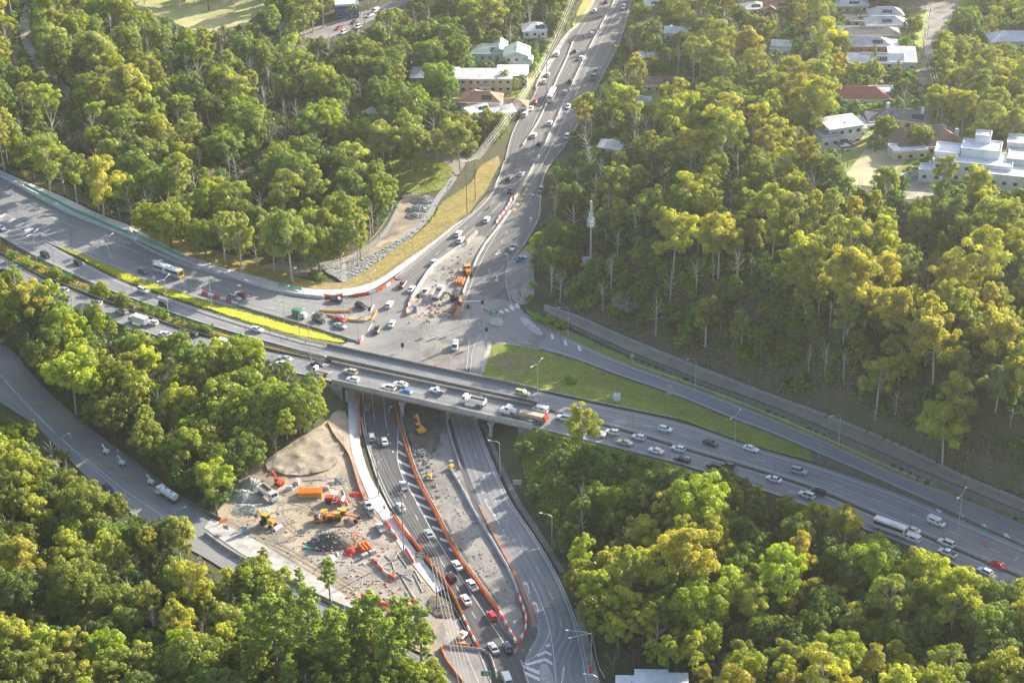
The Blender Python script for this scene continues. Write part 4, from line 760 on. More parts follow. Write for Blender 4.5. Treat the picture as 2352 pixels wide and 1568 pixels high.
modules([(1148, 1408), (1160, 1430), (1174, 1456), (1186, 1478)], 'at the lower end of the long boards', ('white_plastic', 'red_plastic'), L=1.9)
modules([(1190, 1364), (1199, 1388), (1208, 1412), (1208, 1440), (1199, 1464), (1188, 1480)], 'curving round the nose of closed lanes', L=1.9)
modules([(885, 1199), (900, 1221), (912, 1240)], 'on the yard side of the new footpath', ('red_plastic', 'red_plastic', 'white_plastic', 'red_plastic'), L=2.0)
modules([(932, 1262), (942, 1280), (950, 1294)], 'by the green road sign', ('red_plastic',), L=2.2)
modules([(855, 1287), (868, 1298), (880, 1310)], 'lying in the gravel yard, upper row', L=2.2)
modules([(868, 1304), (885, 1318), (905, 1332)], 'lying in the gravel yard, lower row', ('red_plastic', 'white_plastic', 'red_plastic'), L=2.2)
modules([(1048, 1482), (1078, 1486)], 'at the corner of side street', ('orange',), L=2.2)
modules([(505, 1203), (522, 1195)], 'beside the green site board', ('orange',), L=2.6)
modules([(945, 686), (938, 706), (932, 726)], 'at the lower left corner of the work area', ('white_plastic', 'red_plastic'), L=2.0)
modules([(826, 790), (834, 776)], 'at the tip of the exit ramp', ('red_plastic', 'white_plastic'), L=2.0)
modules([(998, 842), (1012, 852)], 'on the pale patch beside the bridge', ('red_plastic', 'white_plastic'), L=1.9)
modules([(1354, 1532), (1357, 1546)], 'under the street lamp at the bottom', ('red_plastic',), L=3.0)
# footpath fence with green net
def fence_run(label, pts, h=1.3, z=None, zoff=.45, net=None, netspan=(0, 1), cat='fence', name='path_fence'):
    w_ = [(P(p[0], p[1], zf(z, *p[:2])) if z is not None else G(*p)) for p in pts]; w_ = resample(smooth_pts(w_, 1), max(3, int(plen(w_)/2.0)))
    if z is None: w_ = [Vector((p.x, p.y, ground(p.x, p.y)+zoff)) for p in w_]
    t = thing(name, label, cat, tuple(w_[0]), 0); mb = MB()
    for hh in (h, h*.55): mb.sweep([p+Vector((0, 0, hh)) for p in w_], [(-.03, -.03), (.03, -.03), (.03, .03), (-.03, .03)])
    relto(mb.build('rail', M['mesh_fence'], t), w_[0]); mb = MB(); mb.box((0, 0, h/2), (.08, .08, h)); p0 = None
    for p in w_[::2]:
        if p0 is None: p0 = mb.build('post', M['mesh_fence'], t); q = p0
        else: q = p0.copy(); COL.objects.link(q); q.parent = t
        q.location = p-w_[0]
    if net:
        n = len(w_); k0, k1 = int(n*netspan[0]), max(int(n*netspan[1]), int(n*netspan[0])+2)
        mb = MB(); mb.sweep([p+Vector((0, 0, .1)) for p in w_[k0:k1]], [(-.02, 0), (.02, 0), (.02, h-.2), (-.02, h-.2)]); relto(mb.build('netting', M[net], t), w_[0])
    return t
FZ = lambda x, y=0: ramp_z(x)+.5
fence_run('tall green netted fence along the footpath at the far left', [(56, 428), (100, 450), (170, 487), (215, 505), (265, 528), (300, 540)], 1.5, FZ, net='green_net')
fence_run('green netted fence along the footpath beside the dry grass', [(306, 535), (340, 556), (375, 570), (420, 592), (480, 612)], 1.3, FZ, net='green_net', netspan=(0, .75))
fence_run('thin steel fence with green netting behind the curved wall end', [(540, 628), (590, 640), (650, 660), (715, 672), (795, 670)], 1.3, FZ, net='green_net', netspan=(.4, .65))
fence_run('thin steel fence along the footpath beside the dry bank', [(830, 657), (875, 640), (925, 602), (988, 560), (1038, 520), (1075, 494)], 1.2)
fence_run('dark mesh fence along the motorway side of the bike path', [(x, y) for x, y in BK_near], 1.3, bike_z)
# kerbs
def kerb(pts, z=None, h=.14):
    w_ = [(P(p[0], p[1], zf(z, *p[:2])) if z is not None else G(*p)) for p in pts]; w_ = resample(smooth_pts(w_, 1), max(3, int(plen(w_)/2)))
    if z is None: w_ = [Vector((p.x, p.y, ground(p.x, p.y))) for p in w_]
    mb = MB(); mb.sweep(w_, [(-.2, -.2), (.2, -.2), (.2, h), (-.2, h)]); return struct(mb.build('kerb', M['concrete'], None))
kerb([(1158, 372), (1138, 434), (1113, 466), (1075, 499.5), (1038, 531.5), (988, 571), (938, 613), (908, 637)])
kerb([(1376, -40), (1361, 0), (1336, 49), (1311, 72), (1290, 105), (1262, 155), (1238, 195), (1222, 230), (1203, 258), (1186, 285), (1172, 320), (1160, 372)])
kerb([(1450, 0), (1440, 38), (1431, 75), (1420, 105), (1405, 135), (1385, 170), (1365, 215), (1345, 250), (1320, 300), (1290, 345), (1262, 378), (1249, 400), (1242, 445), (1240, 487), (1234, 512), (1208, 555), (1186, 585), (1164, 612), (1161, 645), (1172, 692), (1188, 706), (1200, 717)])
kerb([(1196, 729), (1206, 728), (1226, 744), (1248, 768), (1240, 772), (1215, 758), (1200, 744), (1196, 729)])
kerb([(1107, 862), (1106, 840), (1116, 805), (1130, 786), (1180, 791), (1241, 802)])
kerb(LS_left[2:-1]); kerb(LS_right[2:-1])
kerb([(1248, 1590), (1242, 1556), (1240, 1530), (1248, 1524), (1258, 1526), (1268, 1552), (1276, 1590)])
# ------------------------------------------------------------------ vehicles (local frame: +X forward, origin on the road)
PAINT = {}
for k, c, mt_ in (('white', (.80, .80, .80), 0), ('silver', (.52, .54, .56), .5), ('grey', (.20, .21, .22), .4), ('black', (.018, .018, .02), .1), ('dark blue', (.025, .035, .09), .3), ('blue', (.06, .24, .50), .2), ('red', (.55, .025, .03), .1), ('maroon', (.20, .02, .035), .2), ('beige', (.55, .50, .40), .3), ('lime green', (.48, .60, .28), .1), ('dark green', (.05, .085, .075), .2), ('pale blue', (.45, .55, .62), .4), ('dark grey', (.06, .065, .07), .3)):
    PAINT[k] = mat('car_paint_'+k.replace(' ', '_'), c, 0.32, metal=mt_, coat=0.5)
def sec(x, w, z0, z1, r=.12): return [(x, -w*.9, z0), (x, -w, z0+.14), (x, -w, z1-r), (x, -w*.86, z1), (x, w*.86, z1), (x, w, z1-r), (x, w, z0+.14), (x, w*.9, z0)]
def paintable(o): o.material_slots[0].link = 'OBJECT'; o.material_slots[0].material = PAINT['white']; o['paint'] = 1; return o
def wheels(t, xs_, y, r=.33, wd=.22, dual=False):
    for x in xs_:
        for s in (-1, 1):
            mb = MB(); mb.cyl((0, -wd/2, 0), (0, wd/2, 0), r, 12); o = mb.build('wheel', M['black'], t, smooth=False); o.location = (x, s*y, r)
            mb = MB(); mb.cyl((0, s*wd*.4, 0), (0, s*(wd/2+.012), 0), r*.6, 8); mb.build('rim', M['galv'], o)
def lights(t, xf, xr, y, zf_, zr, wd=.32):
    for s in (-1, 1):
        mb = MB(); mb.box((xf, s*y, zf_), (.16, wd, .16)); mb.build('headlight', M['lamp_clear'], t)
        mb = MB(); mb.box((xr, s*y, zr), (.12, wd*.8, .2)); mb.build('taillight', M['lamp_red'], t)
def greenhouse(t, b0, b1, t0, t1, wb, wt, zb, zt, nb=1, roof=.07):
    mb = MB(); mb.loft([[(b0, -wb, zb), (b1, -wb, zb), (b1, wb, zb), (b0, wb, zb)], [(t0, -wt, zt), (t1, -wt, zt), (t1, wt, zt), (t0, wt, zt)]]); mb.build('window', M['glass'], t)
    mb = MB(); e = .03
    mb.loft([[(t0-e-.05, -wt*.95, zt), (t1+e+.05, -wt*.95, zt), (t1+e+.05, wt*.95, zt), (t0-e-.05, wt*.95, zt)], [(t0-e, -wt-e, zt+.02), (t1+e, -wt-e, zt+.02), (t1+e, wt+e, zt+.02), (t0-e, wt+e, zt+.02)], [(t0+.1, -wt*.85, zt+roof), (t1-.12, -wt*.85, zt+roof), (t1-.12, wt*.85, zt+roof), (t0+.1, wt*.85, zt+roof)]])
    for s in (-1, 1):
        for xb, xt in [(b0, t0), (b1, t1)]+[(b0+(b1-b0)*k/(nb+1), t0+(t1-t0)*k/(nb+1)) for k in range(1, nb+1)]:
            mb.bar((xb, s*(wb+.005), zb-.02), (xt, s*(wt+.01), zt+.02), .09, .07)
    paintable(mb.build('roof', None_mat(), t))
def None_mat(): return PAINT['white']
def bodyloft(t, st):
    mb = MB(); mb.loft([sec(*a) for a in st]); paintable(mb.build('body', None_mat(), t, smooth=False, bevel=0))
def mk_sedan():
    t = thing('sedan_car', 'x', 'car'); bodyloft(t, [(-2.36, .70, .36, .82), (-2.2, .84, .26, .98), (-1.5, .90, .2, 1.02), (0, .915, .2, .99), (1.1, .90, .2, .97), (2.0, .86, .24, .82), (2.36, .68, .36, .64)])
    greenhouse(t, -1.72, 1.05, -1.0, .25, .80, .60, .96, 1.40); wheels(t, (-1.38, 1.42), .80); lights(t, 2.25, -2.3, .58, .66, .80); return t
def mk_hatch():
    t = thing('hatchback_car', 'x', 'car'); bodyloft(t, [(-2.05, .74, .36, .92), (-1.95, .86, .26, 1.02), (-1.2, .89, .2, 1.02), (0, .90, .2, 1.0), (1.0, .88, .2, .98), (1.75, .84, .24, .84), (2.08, .66, .36, .66)])
    greenhouse(t, -1.98, 1.0, -1.55, .25, .80, .62, .98, 1.46); wheels(t, (-1.28, 1.28), .78); lights(t, 1.98, -2.02, .60, .68, .88); return t
def mk_suv():
    t = thing('wagon_car', 'x', 'car'); bodyloft(t, [(-2.32, .78, .42, 1.0), (-2.25, .90, .32, 1.12), (-1.2, .94, .26, 1.12), (0, .95, .26, 1.1), (1.1, .93, .26, 1.08), (2.0, .90, .30, .98), (2.34, .74, .42, .80)])
    greenhouse(t, -2.26, 1.05, -2.0, .35, .86, .70, 1.08, 1.66); wheels(t, (-1.4, 1.42), .84, .37, .25); lights(t, 2.24, -2.28, .66, .82, 1.0)
    mb = MB(); [mb.bar((-1.9, s*.62, 1.78), (.2, s*.62, 1.78), .05) for s in (-1, 1)]; mb.build('roof_rail', M['steel_dark'], t); return t
def mk_van():
    t = thing('delivery_van', 'x', 'van'); mb = MB(); mb.loft([sec(-2.45, .88, .32, 1.86, .2), sec(-2.3, .93, .26, 1.98, .2), sec(.9, .94, .26, 1.98, .2), sec(1.2, .93, .26, 1.9, .2), sec(2.0, .90, .28, 1.12), sec(2.45, .76, .36, .86)]); paintable(mb.build('body', None_mat(), t))
    mb = MB(); mb.add([(1.24, -.80, 1.80), (1.24, .80, 1.80), (1.98, .80, 1.18), (1.98, -.80, 1.18)], [(0, 1, 2, 3)]); mb.v = [(x+.03, y, z+.05) for x, y, z in mb.v]; mb.build('windscreen', M['glass'], t)
    mb = MB()
    for s in (-1, 1): mb.box((.95, s*.945, 1.48), (.75, .02, .48)); mb.box((-.7, s*.945, 1.5), (1.5, .02, .45))
    mb.build('window', M['glass'], t); mb = MB(); mb.box((-2.46, 0, 1.5), (.04, 1.4, .5)); mb.build('rear_window', M['glass'], t)
    wheels(t, (-1.4, 1.5), .82, .34); lights(t, 2.34, -2.44, .66, .86, 1.1); return t
def mk_ute():
    t = thing('pickup_car', 'x', 'pickup'); bodyloft(t, [(-2.55, .86, .45, 1.05), (-2.45, .90, .35, 1.1), (-1.0, .92, .3, 1.1), (0, .93, .3, 1.08), (1.3, .92, .3, 1.06), (2.2, .88, .34, .98), (2.55, .72, .44, .78)])
    greenhouse(t, -.95, 1.3, -.7, .55, .84, .68, 1.06, 1.66); mb = MB(); mb.box((-1.75, 0, 1.105), (1.35, 1.5, .03)); mb.build('tub', M['steel_dark'], t)
    wheels(t, (-1.55, 1.6), .84, .37, .25); lights(t, 2.42, -2.5, .66, .82, .95); return t
def mk_trayute():
    t = thing('tray_truck', 'x', 'pickup'); bodyloft(t, [(-.35, .86, .4, 1.1), (0, .90, .3, 1.1), (1.0, .92, .3, 1.06), (2.0, .88, .34, .98), (2.4, .72, .44, .78)])
    greenhouse(t, -.3, 1.05, -.2, .4, .82, .66, 1.06, 1.66, 0); mb = MB(); mb.box((-1.6, 0, .95), (2.5, 1.9, .12)); [mb.box((-1.6, s*.93, 1.13), (2.5, .05, .28)) for s in (-1, 1)]; mb.box((-2.83, 0, 1.13), (.05, 1.9, .28)); mb.build('tray', M['chrome'], t)
    mb = MB(); mb.box((-.42, 0, 1.4), (.06, 1.7, .9)); mb.build('headboard', M['galv'], t); mb = MB(); mb.box((-1.3, 0, .55), (2.6, .8, .3)); mb.build('chassis', M['steel_dark'], t)
    wheels(t, (-1.6, 1.5), .82, .37, .25); lights(t, 2.28, -2.86, .62, .8, .8); return t
def cab(t, x0, w=1.15, z0=.55, z1=2.75, L=1.9, name='cab'):
    mb = MB(); mb.loft([sec(x0, w, z0, z1, .15), sec(x0+L*.62, w, z0, z1-.02, .15), sec(x0+L*.9, w*.98, z0, z0+1.25, .12), sec(x0+L, w*.94, z0, z0+1.0, .12)]); paintable(mb.build(name, None_mat(), t))
    mb = MB(); a, b = x0+L*.645, x0+L*.9; mb.add([(a, -w*.84, z1-.15), (a, w*.84, z1-.15), (b, w*.86, z0+1.32), (b, -w*.86, z0+1.32)], [(0, 1, 2, 3)]); mb.v = [(x+.05, y, z+.03) for x, y, z in mb.v]
    mb.build('windscreen', M['glass'], t); mb = MB(); [mb.box((x0+L*.42, s*(w+.005), z1-.62), (L*.42, .02, .62)) for s in (-1, 1)]; mb.build('window', M['glass'], t)
def mk_boxtruck(col='white'):
    t = thing('box_truck', 'x', 'truck'); cab(t, 1.9, 1.0, .5, 2.35, 1.7); mb = MB(); mb.box((-.95, 0, 2.0), (5.4, 2.3, 2.35)); mb.build('cargo_box', PAINT['dark green'] if col == 'dark green' else M['white'], t, bevel=.05)
    mb = MB(); mb.box((-.9, 0, .7), (5.2, .9, .3)); mb.build('chassis', M['steel_dark'], t); wheels(t, (-2.2, 2.5), .9, .42, .3); lights(t, 3.58, -3.66, .75, .8, .75)
    mb = MB(); mb.box((-3.67, 0, 2.0), (.03, 2.0, 2.1)); mb.build('rear_door', M['galv'], t); return t
def mk_smallbox():
    t = thing('box_truck', 'x', 'truck'); cab(t, .75, .9, .45, 2.0, 1.75); mb = MB(); mb.box((-1.1, 0, 1.65), (3.3, 2.0, 2.0)); mb.build('cargo_box', mat('green_canopy', (.03, .20, .12), .6), t, bevel=.04)
    mb = MB(); mb.box((-.9, 0, .58), (3.4, .8, .25)); mb.build('chassis', M['steel_dark'], t); wheels(t, (-1.5, 1.6), .82, .37, .25); lights(t, 2.46, -2.76, .62, .72, .7); return t
def mk_tipper():
    t = thing('tipper_truck', 'x', 'truck'); cab(t, 1.75, 1.2, .6, 2.85, 2.0); mb = MB()
    mb.box((-1.5, 0, 1.25), (5.2, 2.4, .15)); [mb.box((-1.5, s*1.18, 1.85), (5.2, .1, 1.2)) for s in (-1, 1)]; mb.box((1.06, 0, 1.95), (.1, 2.4, 1.5)); mb.box((-4.06, 0, 1.85), (.1, 2.4, 1.2)); paintable(mb.build('tipper_body', None_mat(), t))
    mb = MB(); mb.box((-1.5, 0, 1.75), (5.0, 2.2, .5), 0, .9, .8); mb.build('load', M['soil_dark'], t); mb = MB(); mb.box((-.6, 0, .85), (7.2, .9, .35)); mb.build('chassis', M['steel_dark'], t)
    wheels(t, (-3.2, -1.95, 2.7), 1.02, .5, .32); lights(t, 3.72, -4.1, .85, .9, .9); return t
def mk_traytruck():
    t = thing('tray_truck', 'x', 'truck'); cab(t, 1.2, .95, .5, 2.25, 1.6); mb = MB(); mb.box((-1.2, 0, .98), (4.4, 2.1, .14)); [mb.box((-1.2, s*1.03, 1.25), (4.4, .05, .42)) for s in (-1, 1)]; mb.box((-3.4, 0, 1.25), (.05, 2.1, .42)); mb.build('tray', M['galv'], t)
    mb = MB(); mb.box((-1.2, 0, 1.2), (4.0, 1.8, .3)); mb.build('load', M['timber'], t); mb = MB(); mb.box((-.8, 0, .65), (4.6, .8, .3)); mb.build('chassis', M['steel_dark'], t); wheels(t, (-2.0, 1.9), .88, .4, .28); lights(t, 2.78, -3.42, .68, .75, .8); return t
def mk_semi():
    t = thing('semi_trailer_truck', 'x', 'truck'); mb = MB(); mb.loft([sec(7.0, 1.2, .7, 2.9, .2), sec(8.6, 1.2, .7, 2.95, .2), sec(8.9, 1.18, .7, 2.1, .15), sec(10.3, 1.05, .7, 1.85, .2), sec(10.6, .9, .75, 1.6, .2)]); paintable(mb.build('cab', None_mat(), t))
    mb = MB(); mb.box((8.82, 0, 2.5), (.06, 2.0, .65)); mb.build('windscreen', M['glass'], t); mb = MB(); [mb.box((8.0, s*1.21, 2.4), (.9, .02, .6)) for s in (-1, 1)]; mb.build('window', M['glass'], t)
    mb = MB(); mb.tube([(5.4, 0, 1.7), (6.9, 0, 1.7)], .8, 10); mb.build('water_tank', M['white'], t); mb = MB(); mb.box((.6, 0, 1.15), (10.6, 2.45, .25)); [mb.box((.6, s*1.2, 1.3), (10.6, .06, .2)) for s in (-1, 1)]; mb.build('trailer_bed', M['timber'], t)
    mb = MB()
    for k in range(9): mb.box((-3.1+k*.85, 0, 1.85), (.78, 2.0, 1.05))
    mb.build('pallet_load', mat('pallet_load', (.62, .48, .35), .8, (.5, .36, .26), 1.0), t); mb = MB(); mb.box((-4.2, 0, 1.9), (.9, 2.1, 1.2)); mb.bar((-4.2, .4, 2.4), (-4.2, -.6, 3.2), .25); mb.build('forklift', M['red_mach'], t)
    mb = MB(); mb.box((3.2, 0, .75), (14, .9, .3)); mb.build('chassis', M['steel_dark'], t); wheels(t, (-3.6, -2.4, -1.2, 5.0, 6.2, 9.6), 1.02, .5, .32); lights(t, 10.5, -4.7, .85, 1.1, .95); return t
def mk_tanker():
    t = thing('tanker_truck', 'x', 'truck'); cab(t, 2.6, 1.2, .6, 2.8, 1.9); mb = MB(); mb.tube([(-3.9, 0, 1.95), (-3.7, 0, 1.95), (2.1, 0, 1.95), (2.3, 0, 1.95)], [.85, 1.1, 1.1, .85], 14); mb.build('tank', M['white'], t, smooth=False)
    mb = MB(); [mb.cyl((x, 0, 3.0), (x, 0, 3.18), .32, 8) for x in (-2.2, .5)]; mb.build('hatch', M['steel_dark'], t); mb = MB(); mb.box((-.3, 0, .85), (7.6, 1.0, .35)); mb.build('chassis', M['steel_dark'], t); wheels(t, (-3.0, -1.8, 3.4), 1.02, .5, .32); lights(t, 4.48, -4.1, .85, .9, .9); return t
def mk_bus():
    t = thing('city_bus', 'x', 'bus'); mb = MB(); mb.loft([sec(x, w_, .35, z, .15) for x, w_, z in ((-6.2, 1.18, 3.0), (-6.05, 1.25, 3.1), (5.75, 1.25, 3.1))]); paintable(mb.build('body', None_mat(), t))
    mb = MB(); mb.loft([sec(5.76, 1.252, .35, 3.1, .15), sec(6.1, 1.2, .35, 3.0, .15)]); mb.build('front_panel', M['yellow_mach'], t); mb = MB(); mb.box((6.1, 0, 2.0), (.08, 2.0, 1.35)); mb.build('windscreen', M['glass'], t)
    for s in (-1, 1):
        mb = MB(); mb.box((-.2, s*1.245, 2.05), (11.4, .05, .95)); mb.build('window', M['glass'], t); mb = MB(); mb.box((-.2, s*1.245, 1.0), (11.4, .045, .28)); mb.build('stripe', PAINT['dark blue'], t)
        mb = MB(); mb.box((-1.0 if s > 0 else -1.0, s*1.25, 1.5), (1.3, .06, 1.9)); mb.build('door', M['lamp_clear'], t)
    mb = MB(); mb.box((-2.8, 0, 3.2), (2.4, 1.6, .28)); mb.box((2.2, 0, 3.17), (2.0, 1.5, .2)); mb.build('roof_unit', M['white'], t); mb = MB(); mb.box((-6.2, 0, 1.6), (.06, 2.2, 2.2)); mb.build('rear_panel', M['yellow_mach'], t); wheels(t, (-3.2, 3.4), 1.1, .48, .3); lights(t, 6.12, -6.22, .85, .75, 1.0); return t
def mk_coach():
    t = thing('coach_bus', 'x', 'bus'); mb = MB(); mb.loft([sec(x, w_, .35, z, .35) for x, w_, z in ((-5.6, 1.15, 3.0), (-5.4, 1.24, 3.2), (5.3, 1.24, 3.2), (5.6, 1.12, 2.95))]); paintable(mb.build('body', None_mat(), t))
    for s in (-1, 1): mb = MB(); mb.box((0, s*1.235, 2.15), (10.2, .05, .9)); mb.build('window', M['glass'], t)
    mb = MB(); mb.box((5.57, 0, 2.0), (.1, 1.9, 1.3)); mb.build('windscreen', M['glass'], t); mb = MB(); mb.box((-5.58, 0, 2.2), (.1, 1.8, .8)); mb.build('rear_window', M['glass'], t); mb = MB(); mb.box((-1.5, 0, 3.25), (2.4, 1.5, .2)); mb.build('roof_unit', M['white'], t); wheels(t, (-3.0, 3.2), 1.08, .48, .3); lights(t, 5.6, -5.62, .85, .75, 1.0); return t
def mk_moto():
    t = thing('motorcycle', 'x', 'motorcycle'); mb = MB(); mb.box((0, 0, .75), (1.1, .3, .4)); mb.bar((.5, 0, .9), (.75, 0, .35), .1); mb.bar((.45, -.35, 1.05), (.45, .35, 1.05), .06); mb.build('frame', M['steel_dark'], t)
    for x in (-.7, .72): mb = MB(); mb.cyl((x, -.08, .32), (x, .08, .32), .32, 12); mb.build('wheel', M['black'], t)
    return t
VK = {'sedan': (mk_sedan, 'sedan'), 'hatch': (mk_hatch, 'hatchback'), 'suv': (mk_suv, 'station wagon'), 'van': (mk_van, 'van'), 'ute': (mk_ute, 'dual cab pickup'), 'tray': (mk_trayute, 'flat tray pickup'), 'box': (mk_boxtruck, 'box truck'), 'gbox': (mk_smallbox, 'small truck'), 'tip': (mk_tipper, 'tipper truck'), 'ttruck': (mk_traytruck, 'tray truck'), 'semi': (mk_semi, 'semi trailer'), 'tank': (mk_tanker, 'tanker truck'), 'bus': (mk_bus, 'city bus'), 'coach': (mk_coach, 'coach'), 'moto': (mk_moto, 'motorcycle')}
NSC = [(1413, 0), (1362, 95), (1325, 170), (1290, 250), (1255, 325), (1222, 390), (1176, 462), (1138, 528), (1085, 600), (1020, 690), (960, 780), (930, 850), (925, 900), (918, 959), (925, 1000), (940, 1050), (960, 1100), (1010, 1190), (1060, 1280), (1110, 1350), (1160, 1430), (1200, 1500), (1230, 1568)]
NSR = [(1430, 0), (1390, 85), (1350, 170), (1310, 250), (1280, 310), (1250, 380), (1215, 440), (1180, 520), (1150, 590), (1120, 660), (1095, 730), (1070, 800), (1055, 850)]
def tang(path, px, py, z):
    best, bd = None, 1e9
    for a, b in zip(path[:-1], path[1:]):
        mx_, my_ = (a[0]+b[0])/2, (a[1]+b[1])/2; d = (mx_-px)**2+((my_-py))**2
        if d < bd: bd = d; best = (a, b)
    p, q = P(*best[0], z), P(*best[1], z); return math.atan2(q.y-p.y, q.x-p.x)
def vehicle(kind, colr, px, py, hd, where, z=None):
    mk, word = VK[kind]
    if hd in ('E', 'W'): z = MZ
    if z is None: p = G(px, py); zz = ground(p.x, p.y)
    elif callable(z): zz = z(px); p = P(px, py, zz)
    else: zz = z; p = P(px, py, z)
    if hd in ('E', 'R'): rz = tang(EB_far if hd == 'E' else RP_near, px, py, zz)
    elif hd == 'W': rz = tang(WB_near, px, py, zz)+math.pi
    elif hd == 'N': rz = tang(NSC, px, py, zz)+math.pi
    elif hd == 'S': rz = tang(NSR, px, py, zz)
    else:
        q = P(px+hd[0], py+hd[1], zz); rz = math.atan2(q.y-p.y, q.x-p.x)
    t = place('v_'+kind, mk, (p.x, p.y, zz+.055), rz, '%s %s %s' % (colr, word, where), {'car': 'cars on the roads', 'pickup': 'pickups on the roads'}.get(None, 'road vehicles'))
    if kind == 'coach': t.scale = (.82, .95, .95)
    for c in t.children:
        if c.get('paint'): c.material_slots[0].material = PAINT[colr]
    return t
RAMPZ = ramp_z
V = [
 ('sedan', 'white', 3, 527, 'E', 'at the far left edge beside the chevrons'), ('suv', 'black', 105, 590, 'E', 'by the double street lamp at the left'), ('hatch', 'black', 180, 607, 'E', 'alone beside the tip of yellow grass'),
 ('suv', 'white', 330, 671, 'E', 'with roof load below the city bus'), ('suv', 'dark grey', 379, 703, 'E', 'passing the bent double lamp post'), ('sedan', 'white', 591, 760, 'E', 'beside the end of yellow grass strip'),
 ('hatch', 'black', 8, 626, 'W', 'at the left frame edge below the median shrubs'), ('tray', 'white', 38, 620, 'W', 'by the median shrubs at far left'), ('sedan', 'silver', 147, 669, 'W', 'just above another silver pickup'), ('ute', 'silver', 150, 687, 'W', 'nearly touching the trees at left'),
 ('hatch', 'white', 223, 699, 'W', 'half behind the thin tree'), ('suv', 'silver', 280, 719, 'W', 'just ahead of the white box truck'), ('box', 'white', 318, 744, 'W', 'seen from behind at the tree tops'), ('hatch', 'white', 351, 744, 'W', 'right behind the white box truck'), ('sedan', 'white', 380, 771, 'W', 'two behind the box truck'), ('hatch', 'black', 442, 772, 'W', 'by the median guard rail'), ('van', 'white', 510, 790, 'W', 'near the round yellow tree'),
 ('sedan', 'silver', 654, 827, 'W', 'just left of the bridge'), ('hatch', 'white', 647, 839, 'W', 'behind a small tree left of the bridge'), ('sedan', 'dark blue', 729, 840, 'W', 'leaving the bridge at its left end'), ('ttruck', 'white', 737, 858, 'W', 'at the left end of the bridge'),
 ('suv', 'beige', 805, 858, 'W', 'on the bridge in the inner lane'), ('hatch', 'white', 811, 875, 'W', 'on the bridge below a beige wagon'), ('suv', 'white', 893, 894, 'W', 'on the bridge beside the blue hatchback'), ('sedan', 'white', 920, 886, 'W', 'on the bridge above the blue hatchback'), ('hatch', 'blue', 932, 904, 'W', 'on the bridge'), ('tray', 'white', 1004, 901, 'W', 'alone in the middle of the bridge'), ('tip', 'white', 1086, 929, 'W', 'loaded with soil on the bridge'), ('ute', 'dark grey', 1091, 911, 'W', 'half hidden behind the white tipper'),
 ('semi', 'white', 1224, 965, 'W', 'with pallets at the right end of the bridge'), ('van', 'white', 1241, 945, 'W', 'beside the pallet trailer'), ('suv', 'lime green', 1200, 907, 'E', 'leaving the bridge'), ('suv', 'white', 1296, 964, 'W', 'following the semi trailer'), ('sedan', 'white', 1373, 1000, 'W', 'behind the tall tree by the motorway'), ('hatch', 'white', 1407, 996, 'W', 'just right of the tall roadside tree'), ('sedan', 'beige', 1435, 1020, 'W', 'with dark windows close to the trees'), ('hatch', 'white', 1467, 1008, 'W', 'beside the median rail ahead of the beige sedan'), ('sedan', 'white', 1507, 1039, 'W', 'next to the tree edge, ahead of black sedan'), ('hatch', 'white', 1558, 1034, 'W', 'above the black sedan'), ('sedan', 'black', 1567, 1058, 'W', 'close to the dark trees'),
 ('hatch', 'white', 1528, 989, 'E', 'alone on the eastbound lanes'), ('sedan', 'black', 1632, 1021, 'E', 'left of the double street lamp'), ('sedan', 'white', 1725, 1034, 'E', 'right of the double street lamp'), ('suv', 'black', 1640, 1076, 'W', 'beside another dark car by the trees'), ('hatch', 'dark grey', 1672, 1073, 'W', 'at the foot of the double lamp'), ('sedan', 'white', 1777, 1104, 'W', 'half behind the yellow tree'), ('suv', 'silver', 1835, 1086, 'E', 'alone, far from the others'), ('hatch', 'black', 1879, 1133, 'W', 'behind the orange leaved bush'), ('suv', 'white', 1852, 1141, 'W', 'mostly hidden by the bush'),
 ('coach', 'white', 2043, 1220, 'W', 'with dark windows, near the trees'), ('sedan', 'white', 2094, 1221, 'W', 'beside the coach'), ('van', 'white', 2092, 1240, 'W', 'right behind the coach'), ('van', 'white', 2150, 1203, 'E', 'alone beside the tall lamp'), ('suv', 'white', 2173, 1251, 'W', 'above a white pickup'), ('ute', 'white', 2175, 1274, 'W', 'above the tree tops by a white wagon'), ('sedan', 'red', 2291, 1302, 'W', 'at the lower right edge'), ('hatch', 'white', 2262, 1316, 'W', 'mostly behind trees near the red sedan'),
]
for v in V: vehicle(*v)
for v in (('hatch', 'dark green', 329, 627, 'R', 'following the city bus'), ('bus', 'white', 388, 630, 'R', 'with orange front on the exit ramp'), ('suv', 'silver', 539, 688, 'R', 'beside the red and white barriers'), ('sedan', 'maroon', 556, 682, 'R', 'beside a silver wagon on the ramp'), ('suv', 'dark blue', 775, 692, (10, 1), 'by the end of the curved wall'), ('gbox', 'white', 690, 728, 'R', 'with a green box on the ramp'), ('sedan', 'grey', 735, 728, 'R', 'above a black wagon'), ('suv', 'black', 733, 740, 'R', 'next to the grey sedan in the queue'), ('ute', 'red', 780, 738, 'R', 'stopped beside the island works'), ('sedan', 'pale blue', 782, 752, 'R', 'first in the queue by the wall'), ('suv', 'black', 830, 707, (12, 4), 'above the island works')): vehicle(*v, z=ramp_z)
